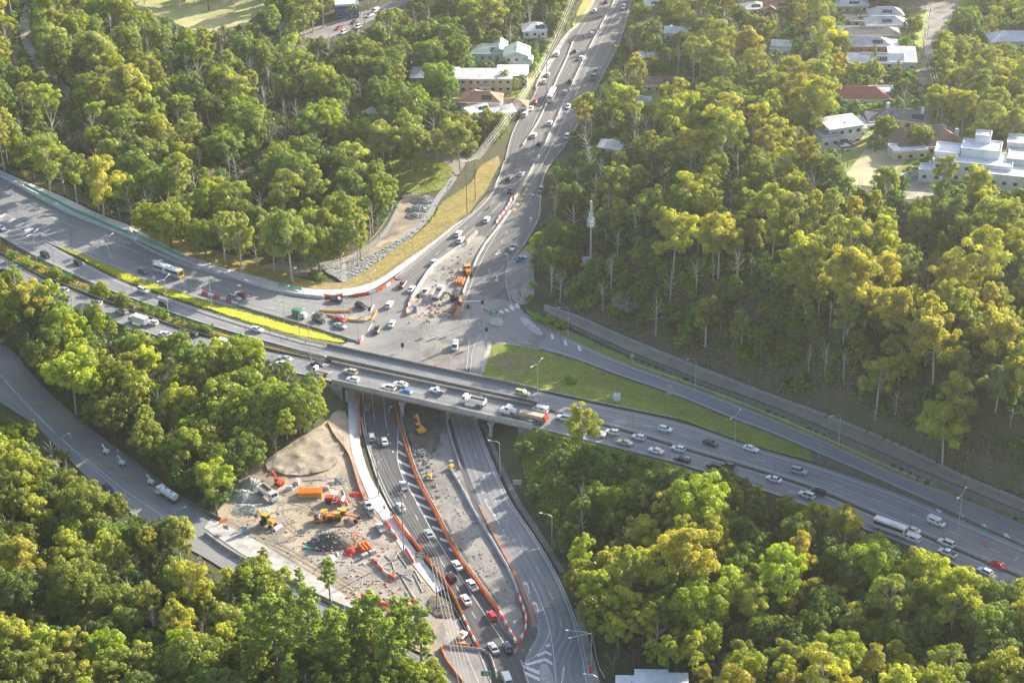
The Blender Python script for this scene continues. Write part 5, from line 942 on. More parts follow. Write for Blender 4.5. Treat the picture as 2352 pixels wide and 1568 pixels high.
for v in (
 ('suv', 'white', 895, 703, 'N', 'turning up the arterial above another white car'), ('sedan', 'white', 900, 747, 'N', 'in the middle of the junction'), ('ute', 'black', 866, 761, 'N', 'in the junction beside the bridge'), ('sedan', 'white', 945, 667, 'N', 'beside the start of the white barrier'), ('ute', 'maroon', 925, 657, 'N', 'turning past the red barriers'), ('hatch', 'white', 997, 605, 'N', 'beside the long white barrier'), ('suv', 'white', 1058, 555, 'N', 'at the upper end of the white barrier'), ('suv', 'white', 1053, 540, 'N', 'in the kerb lane by the barrier end'), ('suv', 'white', 1118, 508, 'N', 'alone below the power poles'), ('moto', 'black', 1122, 480, 'N', 'with no others near it'), ('suv', 'dark grey', 1169, 413, 'N', 'level with the power pole frame'), ('ute', 'dark grey', 1174, 442, 'N', 'by the yellow bars'), ('hatch', 'white', 1197, 403, 'N', 'next to the grey wagon'),
 ('ute', 'white', 978, 673, 'N', 'parked inside the work area by the blue toilet'), ('tray', 'white', 1178, 572, 'S', 'coming down the arterial alone'), ('van', 'white', 1046, 799, 'S', 'about to go under the bridge'),
 ('suv', 'grey', 843, 941, 'N', 'in the shadow under the bridge'), ('suv', 'silver', 854, 1008, 'N', 'first below the bridge'), ('sedan', 'white', 883, 1017, 'N', 'beside the silver wagon below the bridge'), ('tray', 'white', 927, 1120, 'N', 'with ladder rack beside white stripes'), ('sedan', 'white', 921, 1168, 'N', 'below the ladder rack pickup'), ('sedan', 'silver', 985, 1230, 'N', 'beside the striped area'), ('suv', 'black', 983, 1270, 'N', 'behind the green road sign'), ('sedan', 'white', 1050, 1302, 'N', 'beside the orange boards'), ('hatch', 'black', 1037, 1329, 'N', 'between two white sedans'), ('ute', 'white', 1084, 1348, 'N', 'beside the long orange boards'), ('sedan', 'white', 1070, 1381, 'N', 'below the white pickup'), ('hatch', 'red', 1130, 1418, 'N', 'near the lower end of orange boards'), ('sedan', 'silver', 1133, 1492, 'N', 'at the stop line by a dark sedan'), ('sedan', 'dark blue', 1166, 1491, 'N', 'at the tip of the barriers'), ('van', 'white', 1163, 1562, 'N', 'cut by the bottom edge'),
 ('ute', 'dark grey', 1393, 6, 'N', 'at the top edge'), ('sedan', 'white', 1365, 27, 'N', 'second from the top edge'), ('tray', 'maroon', 1379, 39, 'N', 'towing a white box near the top'), ('suv', 'white', 1432, 20, 'S', 'beside the round tree at the top'), ('suv', 'white', 1360, 81, 'N', 'beside the motorcycle'), ('moto', 'black', 1340, 86, 'N', 'beside a white wagon high up the road'), ('hatch', 'dark grey', 1321, 120, 'N', 'at the start of the long kerb wall'), ('suv', 'white', 1335, 136, 'N', 'at the foot of a median lamp'), ('van', 'white', 1280, 127, 'N', 'in the service lane beside the lawn'), ('hatch', 'white', 1258, 174, 'N', 'in the service lane behind the power pole'), ('suv', 'white', 1251, 190, 'N', 'in the service lane ahead of the bus'), ('suv', 'black', 1310, 189, 'N', 'above a silver wagon'), ('boxd', 'grey', 1365, 180, 'S', 'coming down beside the trees'), ('busn', 'white', 1267, 226, 'N', 'going up the arterial'), ('suv', 'silver', 1298, 215, 'N', 'overtaking the white bus'), ('sedan', 'red', 1229, 236, 'N', 'in the service lane below the bus'), ('sedan', 'white', 1220, 252, 'N', 'behind the red sedan'), ('van', 'white', 1206, 266, 'N', 'second behind the red sedan'), ('suv', 'white', 1263, 286, 'N', 'beside the median under a lamp'), ('suv', 'white', 1227, 314, 'N', 'where the kerb wall ends'), ('hatch', 'dark blue', 1239, 333, 'N', 'beside the median below a lamp'), ('suv', 'silver', 1302, 318, 'S', 'coming down by the trees'), ('hatch', 'white', 1305, 248, 'S', 'close to the median barrier')):
    if v[0] == 'busn': VK['busn'] = (mk_coach, 'coach')
    if v[0] == 'boxd': VK['boxd'] = (mk_tipper, 'tipper truck')
    vehicle(*v)
for v in (('hatch', 'red', 778, 68, (-30, 14), 'parked in the back street'), ('sedan', 'black', 814, 54, (-30, 14), 'parked beside the tall palm'), ('suv', 'white', 788, 78, (-30, 14), 'below the red hatchback in back street'), ('suv', 'white', 822, 65, (-30, 14), 'below the black sedan in back street'), ('sedan', 'silver', 849, 39, (-30, 14), 'in the back street by a pole'), ('van', 'white', 862, 28, (-30, 14), 'in the back street'), ('hatch', 'black', 875, 29, (-30, 14), 'behind the white van in back street'),
 ('ute', 'blue', 1197, 599, (20, -6), 'with ladders parked across the footpath'), ('suv', 'grey', 1242, 440, (-8, 20), 'parked under trees beside the arterial'),
 ('ute', 'white', 845, 1165, (8, 14), 'parked on the new footpath edge'), ('tray', 'white', 874, 1216, (-8, -15), 'parked in the yard by red barriers'), ('ute', 'silver', 850, 1178, (-8, -12), 'behind the pickup on the footpath edge'), ('sedan', 'black', 248, 1125, (18, 14), 'on the old highway'), ('sedan', 'red', 137, 1042, (18, 16), 'half under the trees by the old highway'), ('tank', 'white', 386, 1144, (-26, -16), 'parked on the old highway'), ('tip', 'white', 617, 1142, (24, 18), 'parked in the yard with an empty dark tray'), ('tip', 'white', 1008, 679, 'N', 'inside the roadside work area')): vehicle(*v)
# ------------------------------------------------------------------ street furniture
def hgt(p, toppy):                                            # height (m) of something standing at p whose top shows at picture row toppy
    h = 5.0
    for _ in range(25):
        y = proj((p.x, p.y, p.z+h))[1]; h += (y-toppy)/(scl(p)*cosel(p))
    return h
def cosel(p): return math.cos(math.atan2(H-p[2], math.hypot(p[0], p[1])))
def base(px, py, z=None):
    p = G(px, py) if z is None else P(px, py, z); return Vector((p.x, p.y, ground(p.x, p.y) if z is None else z))
def lamp(px, py, top, dirs, label, z=None, arm=2.6, rise=.7, name='street_lamp', head='lamp_clear'):
    p = base(px, py, z); h = hgt(p, top)-(.0 if not dirs else rise*.8); t = thing(name, label, 'street lamp', tuple(p), 0, 'street lamps')
    mb = MB(); mb.tube([(0, 0, -.2), (0, 0, h)], [.13, .08], 8); mb.build('pole', M['galv'], t)
    mb = MB(); mb.box((0, 0, .1), (.5, .5, .25)); mb.build('base', M['concrete'], t)
    for a in dirs:
        d = Vector((math.cos(R(a)), math.sin(R(a)), 0)); mb = MB(); mb.tube([(0, 0, h-.02), d*arm*.35+Vector((0, 0, h+rise*.75)), d*arm+Vector((0, 0, h+rise))], [.07, .06, .05], 6); o = mb.build('arm', M['galv'], t)
        e = d*(arm+.3)+Vector((0, 0, h+rise)); mb = MB(); mb.loft([[e-d*.4+Vector((-d.y*s, d.x*s, k)) for s, k in ((-.12, 0), (.12, 0), (.1, .14), (-.1, .14))], [e+d*.4+Vector((-d.y*s, d.x*s, k)) for s, k in ((-.2, -.03), (.2, -.03), (.16, .16), (-.16, .16))]]); mb.build('lamp_head', M[head], o)
    return t
D2 = (68, 248)
lamp(85, 606, 536, D2, 'double armed street lamp in the shrubby median at far left', MZ); lamp(255, 617, 545, (60,), 'street lamp in the yellow grass above the dark hatchback', ramp_z(255)); lamp(246, 470, 412, (200,), 'street lamp on the dry slope at the forest edge')
lamp(387, 725, 640, (68, 235), 'tall double lamp bending both ways in the median', MZ); lamp(487, 708, 650, (), 'bare steel post in the yellow grass', MZ-.5, name='steel_post'); lamp(654, 735, 665, (50,), 'street lamp behind the green box truck', 1.5)
lamp(689, 765, 718, (60,), 'lower lamp of the pair beside the queue wall', MZ); lamp(711, 783, 729, (60,), 'taller lamp of the pair beside the queue wall', MZ); lamp(714, 826, 765, (), 'slim post at the left end of the bridge', MZ, name='steel_post')
lamp(824, 779, 740, (20,), 'lamp standing beside the front of the queue', 0.0); lamp(786, 676, 604, (), 'tall bare post beside the curved footpath', None, name='steel_post'); lamp(854, 703, 630, (60,), 'street lamp between curve barriers and island works'); lamp(949, 596, 540, (), 'slim post on the upper footpath', None, name='steel_post')
lamp(792, 738, 685, (50,), 'lamp rising from the island works'); lamp(1168, 640, 583, (175,), 'street lamp at the corner facing the work area'); lamp(1242, 503, 449, (170,), 'street lamp under the hill trees by the arterial'); lamp(1305, 773, 706, (185,), 'lamp on the bike path bend'); lamp(1597, 892, 822, (200,), 'lamp beside the middle of the entry ramp'); lamp(1926, 1023, 952, (200,), 'lamp beside the far part of the entry ramp')
lamp(1235, 932, 834, (60, 235), 'double lamp in the median at the right end of bridge', MZ); lamp(1686, 1050, 952, (60, 235), 'double lamp in the median between dark and white sedans', MZ); lamp(2198, 1240, 1133, (60, 235), 'double lamp in the median near the coach', MZ); lamp(1149, 1093, 1013, (175,), 'lamp beside the northbound lanes below the bridge')
lamp(1268, 1262, 1181, (170,), 'lamp beside the northbound lanes at the wooded bank'); lamp(1358, 1528, 1450, (175, 205), 'lamp with two arms at the bottom right of the road', arm=5.5); lamp(1371, 1590, 1549, (175,), 'street lamp cut by the bottom edge'); lamp(144, 1050, 1004, (40,), 'lamp over the old highway beside the red sedan')
lamp(1333, 164, 112, (180,), 'median lamp beside the white wagon on the upper arterial'); lamp(1383, 52, 0, (170,), 'median lamp at the top of the arterial'); lamp(1282, 279, 224, (180,), 'median lamp below the white bus'); lamp(1227, 376, 322, (), 'slim post on the arterial median', None, name='steel_post'); lamp(1210, 130, 90, (), 'slim post by the white house on stumps', None, name='steel_post')
lamp(1880, 1050, 1012, (), 'short post at the end of the wedge', MZ, name='steel_post'); lamp(2002, 370, 338, (), 'floodlight post on the near side of the pale tennis lawn', None, name='steel_post'); lamp(1978, 443, 415, (), 'floodlight post below the pale tennis lawn', None, name='steel_post'); lamp(2097, 478, 450, (), 'floodlight post below the shaded court', None, name='steel_post')
lamp(405, 1200, 1172, (30,), 'lamp among the trees beside the old highway')
# power poles and wires
WIRE = mat('power_cable', (.42, .42, .42), .5)
def upole(px, py, top, label, arms=(0.06,), aw=2.2, ang=0, z=None, lampd=None, n=3):
    p = base(px, py, z); h = hgt(p, top); t = thing('power_pole', label, 'power pole', tuple(p), R(ang), 'power poles')
    mb = MB(); mb.tube([(0, 0, -.3), (0, 0, h)], [.19, .12], 8); mb.build('pole', M['timber'], t); tips = []
    for f in arms:
        z_ = h*(1-f); mb = MB(); mb.box((0, 0, z_), (aw, .14, .14)); o = mb.build('crossarm', M['timber'], t)
        for k in range(n):
            x = -aw*.45+aw*.9*k/max(1, n-1); mb = MB(); mb.tube([(x, 0, z_+.05), (x, 0, z_+.35)], .06, 6); mb.build('insulator', M['white'], o); c = math.cos(R(ang)); s = math.sin(R(ang)); tips.append(Vector((p.x+x*c, p.y+x*s, p.z+z_+.35)))
    mb = MB(); mb.tube([(.3, 0, h*.72), (.3, 0, h*.80)], .22, 8); mb.build('transformer', M['galv'], t)
    return tips
def wire(a, b, sag, label, r=.035):
    a, b = Vector(a), Vector(b); pts = [a.lerp(b, t)-Vector((0, 0, sag*4*t*(1-t))) for t in np.linspace(0, 1, 14)]
    mb = MB(); mb.tube(pts, r, 4); tag(mb.build('power_cable', WIRE), label, 'cable', 'overhead cables')
tA = upole(870, 1138, 1041, 'timber power pole with square crossarm frame beside the footpath', (.02, .16), 3.0, 8, n=4); tB = upole(928, 1277, 1128, 'slender timber pole between footpath and traffic lanes', (.03,), 1.6, 8, n=2); tC = upole(1004, 1400, 1279, 'power pole at the lower end of the new footpath', (.02, .14), 2.6, 8, n=4)
far = [P(1062+k*9, 1600, 9) for k in range(4)]
for k in range(4): wire(tA[k], tC[k], 1.2, 'overhead cable from the framed pole down to the lower pole, %s of four' % ordn(k)); wire(tC[k], far[k], .8, 'overhead cable running off the bottom edge, %s of four' % ordn(k))
tU = upole(1073, 498, 374, 'left pole of the tall twin power poles above the dry bank', (.0, .1), 3.2, 20, n=3); tV = upole(1092, 463, 366, 'right pole of the tall twin power poles above the dry bank', (.0, .12), 3.2, 20, n=3); tW = upole(1256, 212, 128, 'power pole beside the service lane', (.02, .15), 2.6, 20, n=3); tX = upole(1323, 42, -30, 'power pole beside the roadside lawn at the top', (.02, .15), 2.6, 20, n=3)
mb = MB()
for a, b in zip(tU[:3], tV[:3]): mb.bar(a, b, .12)
t = thing('pole_frame', 'steel frame joining the tall twin power poles', 'frame', tuple(tU[0])); relto(mb.build('frame_bars', M['galv'], t), tU[0])
for k in range(6): wire(tV[k % 3]+Vector((0, 0, -.9*(k//3))), tW[k], 2.0, 'cable from the twin poles to the service lane pole, %s of six' % ordn(k)); wire(tW[k], tX[k], 1.2, 'cable between upper poles along the service lane, %s of six' % ordn(k))
t1 = upole(2131, 84, 6, 'power pole by the grassy verge at the top right', (.02, .12), 2.2, 0, n=3); t2 = upole(2119, 134, 64, 'power pole nearer the tilted grey roofs', (.02, .1), 2.2, 0, n=3); t3 = upole(2145, 254, 196, 'pale power pole with two crossarms among hill trees', (.02, .22), 2.4, 0, n=3); t4 = upole(837, 56, 6, 'power pole in the back street beside the palm', (.05,), 2.0, 30, n=3); t5 = upole(2080, 236, 210, 'short green topped post by the hedge', (.05,), .5, 0, n=2)
for k in range(3): wire(t1[k], t2[k], .8, 'cable between the two verge poles, %s of three' % ordn(k)); wire(t2[k], t3[k], 1.5, 'cable from the verge pole down to the hill pole, %s of three' % ordn(k))
# phone mast
p = base(1357, 612); h = hgt(p, 462); t = thing('phone_mast', 'tall grey phone mast with white antenna panels rising from the wooded hill', 'mast', tuple(p))
mb = MB(); mb.tube([(0, 0, -.5), (0, 0, h*.66), (0, 0, h*.98)], [.42, .33, .24], 12); mb.build('pole', M['galv'], t); mb = MB(); mb.tube([(0, 0, h*.85), (0, 0, h)], .36, 10); mb.build('shroud', mat('pale_green_shroud', (.45, .53, .42), .5), t)
for lv, r_, n in ((.63, 1.2, 7), (.69, 1.1, 7), (.77, .6, 5)):
    mb = MB(); mb.tube([(0, 0, h*lv-.06), (0, 0, h*lv+.06)], r_*.6, 10); mb.build('platform', M['galv'], t)
    for k in range(n): a = 2*math.pi*k/n; mb = MB(); mb.box((math.cos(a)*r_, math.sin(a)*r_, h*lv+.4), (.14, .26, 1.8), a); mb.build('antenna', M['white'], t)
# traffic lights
def signal(px, py, top, label, armdir=None, arm=0, z=None):
    p = base(px, py, z); h = hgt(p, top); t = thing('traffic_light', label, 'traffic light', tuple(p), 0, 'traffic lights'); mb = MB(); mb.tube([(0, 0, -.2), (0, 0, h)], .1, 8); mb.build('pole', M['galv'], t)
    heads = [(0, 0, h-.6)]
    if arm: d = Vector((math.cos(R(armdir)), math.sin(R(armdir)), 0))*arm; mb = MB(); mb.tube([(0, 0, h-.2), d+Vector((0, 0, h+.1))], .08, 6); mb.build('arm', M['white'], t); heads.append((d.x, d.y, h-.5))
    for q in heads:
        mb = MB(); mb.box(q, (.75, .5, 1.25)); o = mb.build('signal_head', M['black'], t); mb = MB(); mb.box((q[0], q[1]-.26, q[2]), (.9, .04, 1.45)); mb.build('backboard', M['black'], o)
signal(1109, 737, 690, 'traffic light with long white arm over the crossing', 185, 7.5); signal(1118, 784, 752, 'traffic light on the island below the green sign'); signal(849, 722, 706, 'traffic light in the island works'); signal(925, 806, 788, 'traffic light at the far side of the bridge parapet'); signal(1076, 744, 700, 'slim traffic light at the work area corner'); signal(961, 698, 676, 'traffic light by the white barrier start'); signal(2, 560, 528, 'signal post at the left frame edge', None, 0, MZ)
# signs
def text_mesh(parent, name, txt, size, mt, loc, rx=math.pi/2):
    cu = bpy.data.curves.new(name, 'FONT'); cu.body = txt; cu.size = size; cu.align_x = 'CENTER'; cu.align_y = 'CENTER'; o = bpy.data.objects.new(name, cu); COL.objects.link(o); cu.materials.append(mt); o.parent = parent; o.location = loc; o.rotation_euler = (rx, 0, 0); return o
def sign(px, py, top, w_, hh, mname, label, posts=2, z=None, ang=0, bars=0, cat='sign', name='road_sign', back=False):
    p = base(px, py, z); h = hgt(p, top); t = thing(name, label, cat, tuple(p), R(ang), 'road signs'); mb = MB(); mb.box((0, 0, h-hh/2), (w_, .08, hh)); o = mb.build('panel', M[mname], t)
    for k in range(posts): x = 0 if posts == 1 else (-w_*.32+w_*.64*k/(posts-1)); mb = MB(); mb.tube([(x, .1, -.2), (x, .1, h)], .06, 6); mb.build('post', M['galv'], t)
    if not back:
        mb = MB(); e = .06
        for q in ((0, -.05, h-e/2-.03, w_-.1, e), (0, -.05, h-hh+e/2+.03, w_-.1, e)): mb.box((q[0], q[1], q[2]), (q[3], .02, q[4]))
        for s in (-1, 1): mb.box((s*(w_/2-.08), -.05, h-hh/2), (e, .02, hh-.12))
        for k in range(bars): mb.box((random.uniform(-.1, .1)*w_, -.055, h-hh*(k+1)/(bars+1)), (w_*random.uniform(.45, .7), .02, hh*.11))
        mb.build('lettering', M['white'] if mname == 'green_sign' else M['black'], o)
    return t
sign(1134, 742, 713, 3.0, 1.7, 'green_sign', 'green direction sign at the junction crossing', bars=2); sign(966, 1300, 1267, 2.7, 1.9, 'green_sign', 'green direction sign beside the new footpath', bars=3, ang=6); sign(1117, 1575, 1540, 2.5, 1.5, 'green_sign', 'green direction sign at the bottom side street', bars=2, ang=-8)
sign(355, 650, 634, 1.0, 1.1, 'white', 'small white sign in the yellow grass by the bus', 1, MZ-1.5, bars=2); sign(310, 720, 698, .8, 1.7, 'white', 'tall white sign in the median above the box truck', 1, MZ, bars=3); sign(1451, 838, 812, 1.1, 1.4, 'galv', 'grey back of a sign at the start of the ramp rail', 2, on_z(1451), back=True); sign(1536, 928, 884, 1.6, 3.2, 'galv', 'grey backed sign between ramp and wedge grass', 2, back=True)
sign(2261, 1262, 1242, 1.0, 1.6, 'orange', 'orange roadworks sign in the motorway median', 1, MZ, bars=0, ang=20); sign(1188, 1120, 1102, 2.4, 1.6, 'galv', 'grey backed sign at the edge of the wooded embankment', 2, back=True); sign(324, 1206, 1194, 1.1, 1.4, 'white', 'white sign among trees beside the old highway', 1, bars=2, ang=20); sign(163, 1010, 997, 1.0, 1.4, 'white', 'white sign on the old highway barrier', 1, ang=20, bars=2); sign(271, 1040, 1031, .6, 1.2, 'white', 'narrow white sign beyond the old highway barrier', 1, bars=1)
sign(302, 555, 532, 2.0, 1.6, 'concrete', 'pale panel standing where the two netted fences meet', 2, ramp_z(302), back=True, ang=-20, name='panel_board'); sign(520, 1222, 1206, 1.8, 1.2, 'tarp', 'pale green site board beside the orange barrier', 2, back=True, ang=-30, name='panel_board'); sign(990, 735, 722, 1.4, 1.4, 'green_net', 'green screen panel at the lower work area', 2, back=True, ang=20, name='panel_board')

# ------------------------------------------------------------------ site machines and stores
def m_tracks(t, L=3.4, w=.55, y=1.0, h=.8):
    for s in (-1, 1): mb = MB(); mb.loft([[(x, s*y+q, z) for x, z in ((-L/2, h*.5), (-L/2+.25, 0.02), (L/2-.25, 0.02), (L/2, h*.5), (L/2-.25, h), (-L/2+.25, h))] for q in (-w/2, w/2)]); mb.build('track', M['black'], t)
def mk_exc(mt, k=1.0):
    def f():
        t = thing('excavator', 'x', 'excavator'); m_tracks(t); mb = MB(); mb.box((-.3, 0, 1.45), (3.2, 2.4, 1.0), 0, .95, .95); mb.build('house', M[mt], t, bevel=.08); mb = MB(); mb.box((-1.7, 0, 1.5), (.7, 2.5, 1.1)); mb.build('counterweight', M[mt], t, bevel=.1)
        mb = MB(); mb.box((.55, .7, 2.35), (1.4, .95, 1.5), 0, .85, .9); mb.build('cab', M['glass'], t); mb = MB(); mb.box((.5, .7, 3.12), (1.3, .95, .08)); mb.build('cab_roof', M[mt], t)
        a, b, c = Vector((1.0, -.2, 1.7)), Vector((3.6, -.2, 4.6)), Vector((5.9, -.2, 3.2)); mb = MB(); mb.bar(a, a.lerp(b, .55)+Vector((-.3, 0, .5)), .45, .7); mb.bar(a.lerp(b, .55)+Vector((-.3, 0, .5)), b, .4, .6); mb.build('boom', M[mt], t)
        mb = MB(); mb.bar(b+Vector((-.3, 0, .2)), c+Vector((.1, 0, -1.0)), .36, .5); mb.build('stick', M[mt], t); e = c+Vector((.1, 0, -1.1)); mb = MB(); mb.loft([[(e.x+x, e.y+q, e.z+z) for x, z in ((0, .1), (.5, -.2), (.5, -.9), (-.1, -1.1), (-.5, -.7))] for q in (-.55, .55)]); mb.build('bucket', M['steel_dark'], t)
        for o in t.children: o.scale = (k,)*3
        return t
    return f
def at_p(px, py, dz=.08): p = G(px, py); return (p.x, p.y, ground(p.x, p.y)+dz)
place('exc_y', mk_exc('yellow_mach', .95), at_p(966, 994), R(112), 'yellow excavator digging in dark soil under the bridge'); place('exc_r', mk_exc('red_mach', .62), at_p(641, 1113), R(140), 'small red excavator beside the spoil mound', scale=(1.2,)*3)
place('exc_g', mk_exc('steel_dark', .75), at_p(1042, 690), R(200), 'grey excavator in the trench of the work area')
def mk_roller(mt, pad=False):
    def f():
        t = thing('road_roller', 'x', 'roller'); mb = MB(); mb.cyl((1.9, -1.05, .78), (1.9, 1.05, .78), .78, 18); mb.build('drum', M['chrome'] if not pad else M['steel_dark'], t); mb = MB(); [mb.box((1.9, s*1.15, .85), (1.9, .14, .5)) for s in (-1, 1)]; mb.box((2.85, 0, .9), (.16, 2.4, .55)); mb.box((.85, 0, .9), (.3, 2.4, .55)); mb.build('drum_frame', M[mt], t)
        mb = MB(); mb.box((-1.1, 0, 1.25), (2.4, 1.7, 1.0), 0, .9, .85); mb.build('engine_hood', M[mt], t, bevel=.08); mb = MB(); mb.box((.2, 0, 1.0), (.9, 1.5, .5)); mb.build('platform', M['steel_dark'], t)
        [MB().bar((x, y, 1.2), (x, y, 2.75), .09).build('canopy_post', M['steel_dark'], t) for x in (-.35, .75) for y in (-.7, .7)]; mb = MB(); mb.box((.2, 0, 2.8), (1.6, 1.7, .12)); mb.build('canopy', M['white'] if not pad else M['yellow_mach'], t, bevel=.03)
        for s in (-1, 1): mb = MB(); mb.cyl((-1.2, s*.75, .75), (-1.2, s*1.2, .75), .75, 14); mb.build('wheel', M['black'], t)
        return t
    return f
place('rol_r', mk_roller('red_mach'), at_p(768, 1154), R(-8), 'red road roller with white canopy', scale=(1.15,)*3); place('rol_o', mk_roller('orange_mach', True), at_p(748, 1196), R(186), 'orange roller with dark drum below the red roller', scale=(1.15,)*3); place('rol_o', mk_roller('orange_mach', True), at_p(1074, 629), R(100), 'orange roller in the arterial work area')
def mk_backhoe():
    t = thing('backhoe_loader', 'x', 'backhoe'); mb = MB(); mb.box((.9, 0, 1.3), (1.9, 1.0, .8), 0, .85, .8); mb.build('engine_hood', M['yellow_mach'], t, bevel=.06); mb = MB(); mb.box((-.6, 0, 1.95), (1.5, 1.4, 1.5), 0, .88, .88); mb.build('cab', M['glass'], t); mb = MB(); mb.box((-.6, 0, 2.76), (1.6, 1.5, .14)); mb.build('cab_roof', M['yellow_mach'], t, bevel=.04)
    mb = MB(); mb.box((.1, 0, .85), (3.6, .9, .4)); mb.build('chassis', M['steel_dark'], t)
    for x, r_ in ((-.9, .78), (1.4, .5)):
        for s in (-1, 1): mb = MB(); mb.cyl((x, s*.7, r_), (x, s*1.1, r_), r_, 14); mb.build('wheel', M['black'], t)
    mb = MB(); [mb.bar((.6, s*.75, 1.5), (2.6, s*.75, .7), .16, .25) for s in (-1, 1)]; mb.build('loader_arm', M['yellow_mach'], t); mb = MB(); mb.prism([(2.5, .2), (3.3, .15), (3.4, .3), (2.8, .9), (2.5, .9)], -1.15, 1.15); mb.build('loader_bucket', M['chrome'], t)
    mb = MB(); mb.bar((-1.6, 0, 1.0), (-2.6, 0, 3.2), .3, .4); mb.build('boom', M['yellow_mach'], t); mb = MB(); mb.bar((-2.6, 0, 3.2), (-3.5, 0, 1.6), .25, .3); mb.build('stick', M['yellow_mach'], t); mb = MB(); mb.box((-3.5, 0, 1.3), (.6, .7, .6)); mb.build('bucket', M['steel_dark'], t); return t
place('bkh', mk_backhoe, at_p(616, 1206), R(-35), 'yellow backhoe loader at the edge of the yard', scale=(1.2,)*3)
def mk_grader():
    t = thing('grader', 'x', 'grader'); mb = MB(); mb.box((-1.6, 0, 1.5), (2.4, 1.4, 1.0), 0, .9, .85); mb.build('engine_hood', M['yellow_mach'], t, bevel=.06); mb = MB(); mb.box((0, 0, 2.3), (1.2, 1.3, 1.5), 0, .9, .9); mb.build('cab', M['glass'], t); mb = MB(); mb.box((0, 0, 3.1), (1.4, 1.5, .12)); mb.build('cab_roof', M['yellow_mach'], t)
    mb = MB(); mb.bar((.4, 0, 1.8), (3.6, 0, 1.3), .35, .4); mb.build('frame', M['orange_mach'], t); mb = MB(); mb.box((1.7, 0, .55), (.25, 2.8, .6), .3); mb.build('blade', M['chrome'], t)
    for x in (-2.2, -1.0, 3.4):
        for s in (-1, 1): mb = MB(); mb.cyl((x, s*.75, .62), (x, s*1.15, .62), .62, 12); mb.build('wheel', M['black'], t)
    return t
place('grd', mk_grader, at_p(790, 1194), R(-12), 'yellow and orange grader right of the orange roller', scale=(1.1,)*3)
def mk_compactor():
    t = thing('compactor', 'x', 'compactor'); mb = MB(); mb.box((0, 0, .9), (1.7, 1.2, .8), 0, .85, .85); mb.build('body', M['yellow_mach'], t, bevel=.05)
    for x in (-.7, .7): mb = MB(); mb.cyl((x, -.6, .4), (x, .6, .4), .4, 12); mb.build('drum', M['chrome'], t)
    mb = MB(); mb.bar((.1, 0, 1.2), (.1, 0, 2.5), .1); mb.build('roll_bar', M['steel_dark'], t); mb = MB(); mb.box((.1, 0, 2.55), (1.1, 1.1, .08)); mb.build('canopy', M['tarp'], t); return t
place('cmp', mk_compactor, at_p(987, 1098), R(80), 'small yellow compactor alone on the closed lanes'); place('cmp', mk_compactor, at_p(1036, 1076), R(60), 'small yellow compactor by the end of concrete barrier')
def mk_lightower():
    t = thing('light_tower', 'x', 'trailer'); mb = MB(); mb.box((0, 0, .95), (1.9, 1.2, .9), 0, .9, .9); mb.build('body', M['white'], t, bevel=.05); mb = MB(); mb.bar((-.2, 0, 1.3), (-1.5, 0, 2.9), .28); mb.build('mast', M['white'], t); mb = MB(); mb.bar((.9, 0, .5), (2.0, 0, .4), .1); mb.build('drawbar', M['steel_dark'], t)
    for s in (-1, 1): mb = MB(); mb.cyl((0, s*.6, .33), (0, s*.8, .33), .33, 10); mb.build('wheel', M['black'], t)
    return t
for (x, y), l in zip(((245, 1042), (281, 1068), (348, 1112)), ('uppermost of three on the old highway', 'middle of three on the old highway', 'just ahead of the tanker truck')): place('lt', mk_lightower, at_p(x, y), R(-35), 'white light tower trailer, '+l, 'light towers on the old highway')
def mk_toilet():
    t = thing('portable_toilet', 'x', 'toilet'); mb = MB(); mb.box((0, 0, 1.1), (1.15, 1.15, 2.2)); mb.build('cabin', M['blue_plastic'], t, bevel=.05); mb = MB(); mb.box((0, 0, 2.27), (1.2, 1.2, .16), 0, .8, .8); mb.build('roof', M['tarp'], t); mb = MB(); mb.box((0, -.59, 1.05), (.75, .04, 1.8)); mb.build('door', M['blue_plastic'], t); return t
place('wc', mk_toilet, at_p(563, 1224), R(20), 'blue portable toilet at the edge of the site road'); place('wc', mk_toilet, at_p(953, 716), R(10), 'blue portable toilet in the arterial work area')
def mk_boards(n, L, mt):
    def f():
        t = thing('barrier_stack', 'x', 'stack')
        for k in range(n): mb = MB(); mb.loft([[(x, -1.5+k*3.0/n+y, z) for y, z in ((0, .0), (3.0/n*.85, 0), (3.0/n*.6, 1.5), (3.0/n*.25, 1.5))] for x in (-L/2, L/2)]); mb.build('board', M[mt], t)
        return t
    return f
place('stk', mk_boards(6, 6.6, 'orange_stack'), at_p(713, 1136), R(0), 'big neat stack of orange barrier boards'); place('stk3', mk_boards(3, 4.2, 'orange'), at_p(838, 1262), R(118), 'three orange boards beside the concrete blocks'); place('stk3', mk_boards(3, 4.2, 'orange'), at_p(1057, 650), R(75), 'three orange boards in the arterial work area')
def mk_block():
    t = thing('concrete_block', 'x', 'block'); mb = MB(); mb.box((0, 0, .6), (1.9, 1.1, 1.2)); mb.build('block_body', M['concrete'], t, bevel=.04); mb = MB(); mb.tube([(-.2, 0, 1.18), (-.2, 0, 1.34), (.2, 0, 1.34), (.2, 0, 1.18)], .04, 5); mb.build('lifting_eye', M['steel_dark'], t); return t
for (x, y, a, l) in ((838, 1280, 40, 'below the three orange boards, lower one'), (856, 1272, 30, 'beside the three orange boards'), (664, 1124, 5, 'left of the stacked orange boards'), (748, 1124, 0, 'right of the stacked orange boards'), (760, 1112, 10, 'behind the right end of orange stack'), (683, 1110, 80, 'standing behind the left end of orange stack'), (783, 1176, 0, 'white, in front of the red roller')): place('blk', mk_block, at_p(x, y), R(a), 'pale concrete block '+l, 'concrete blocks in the yard')
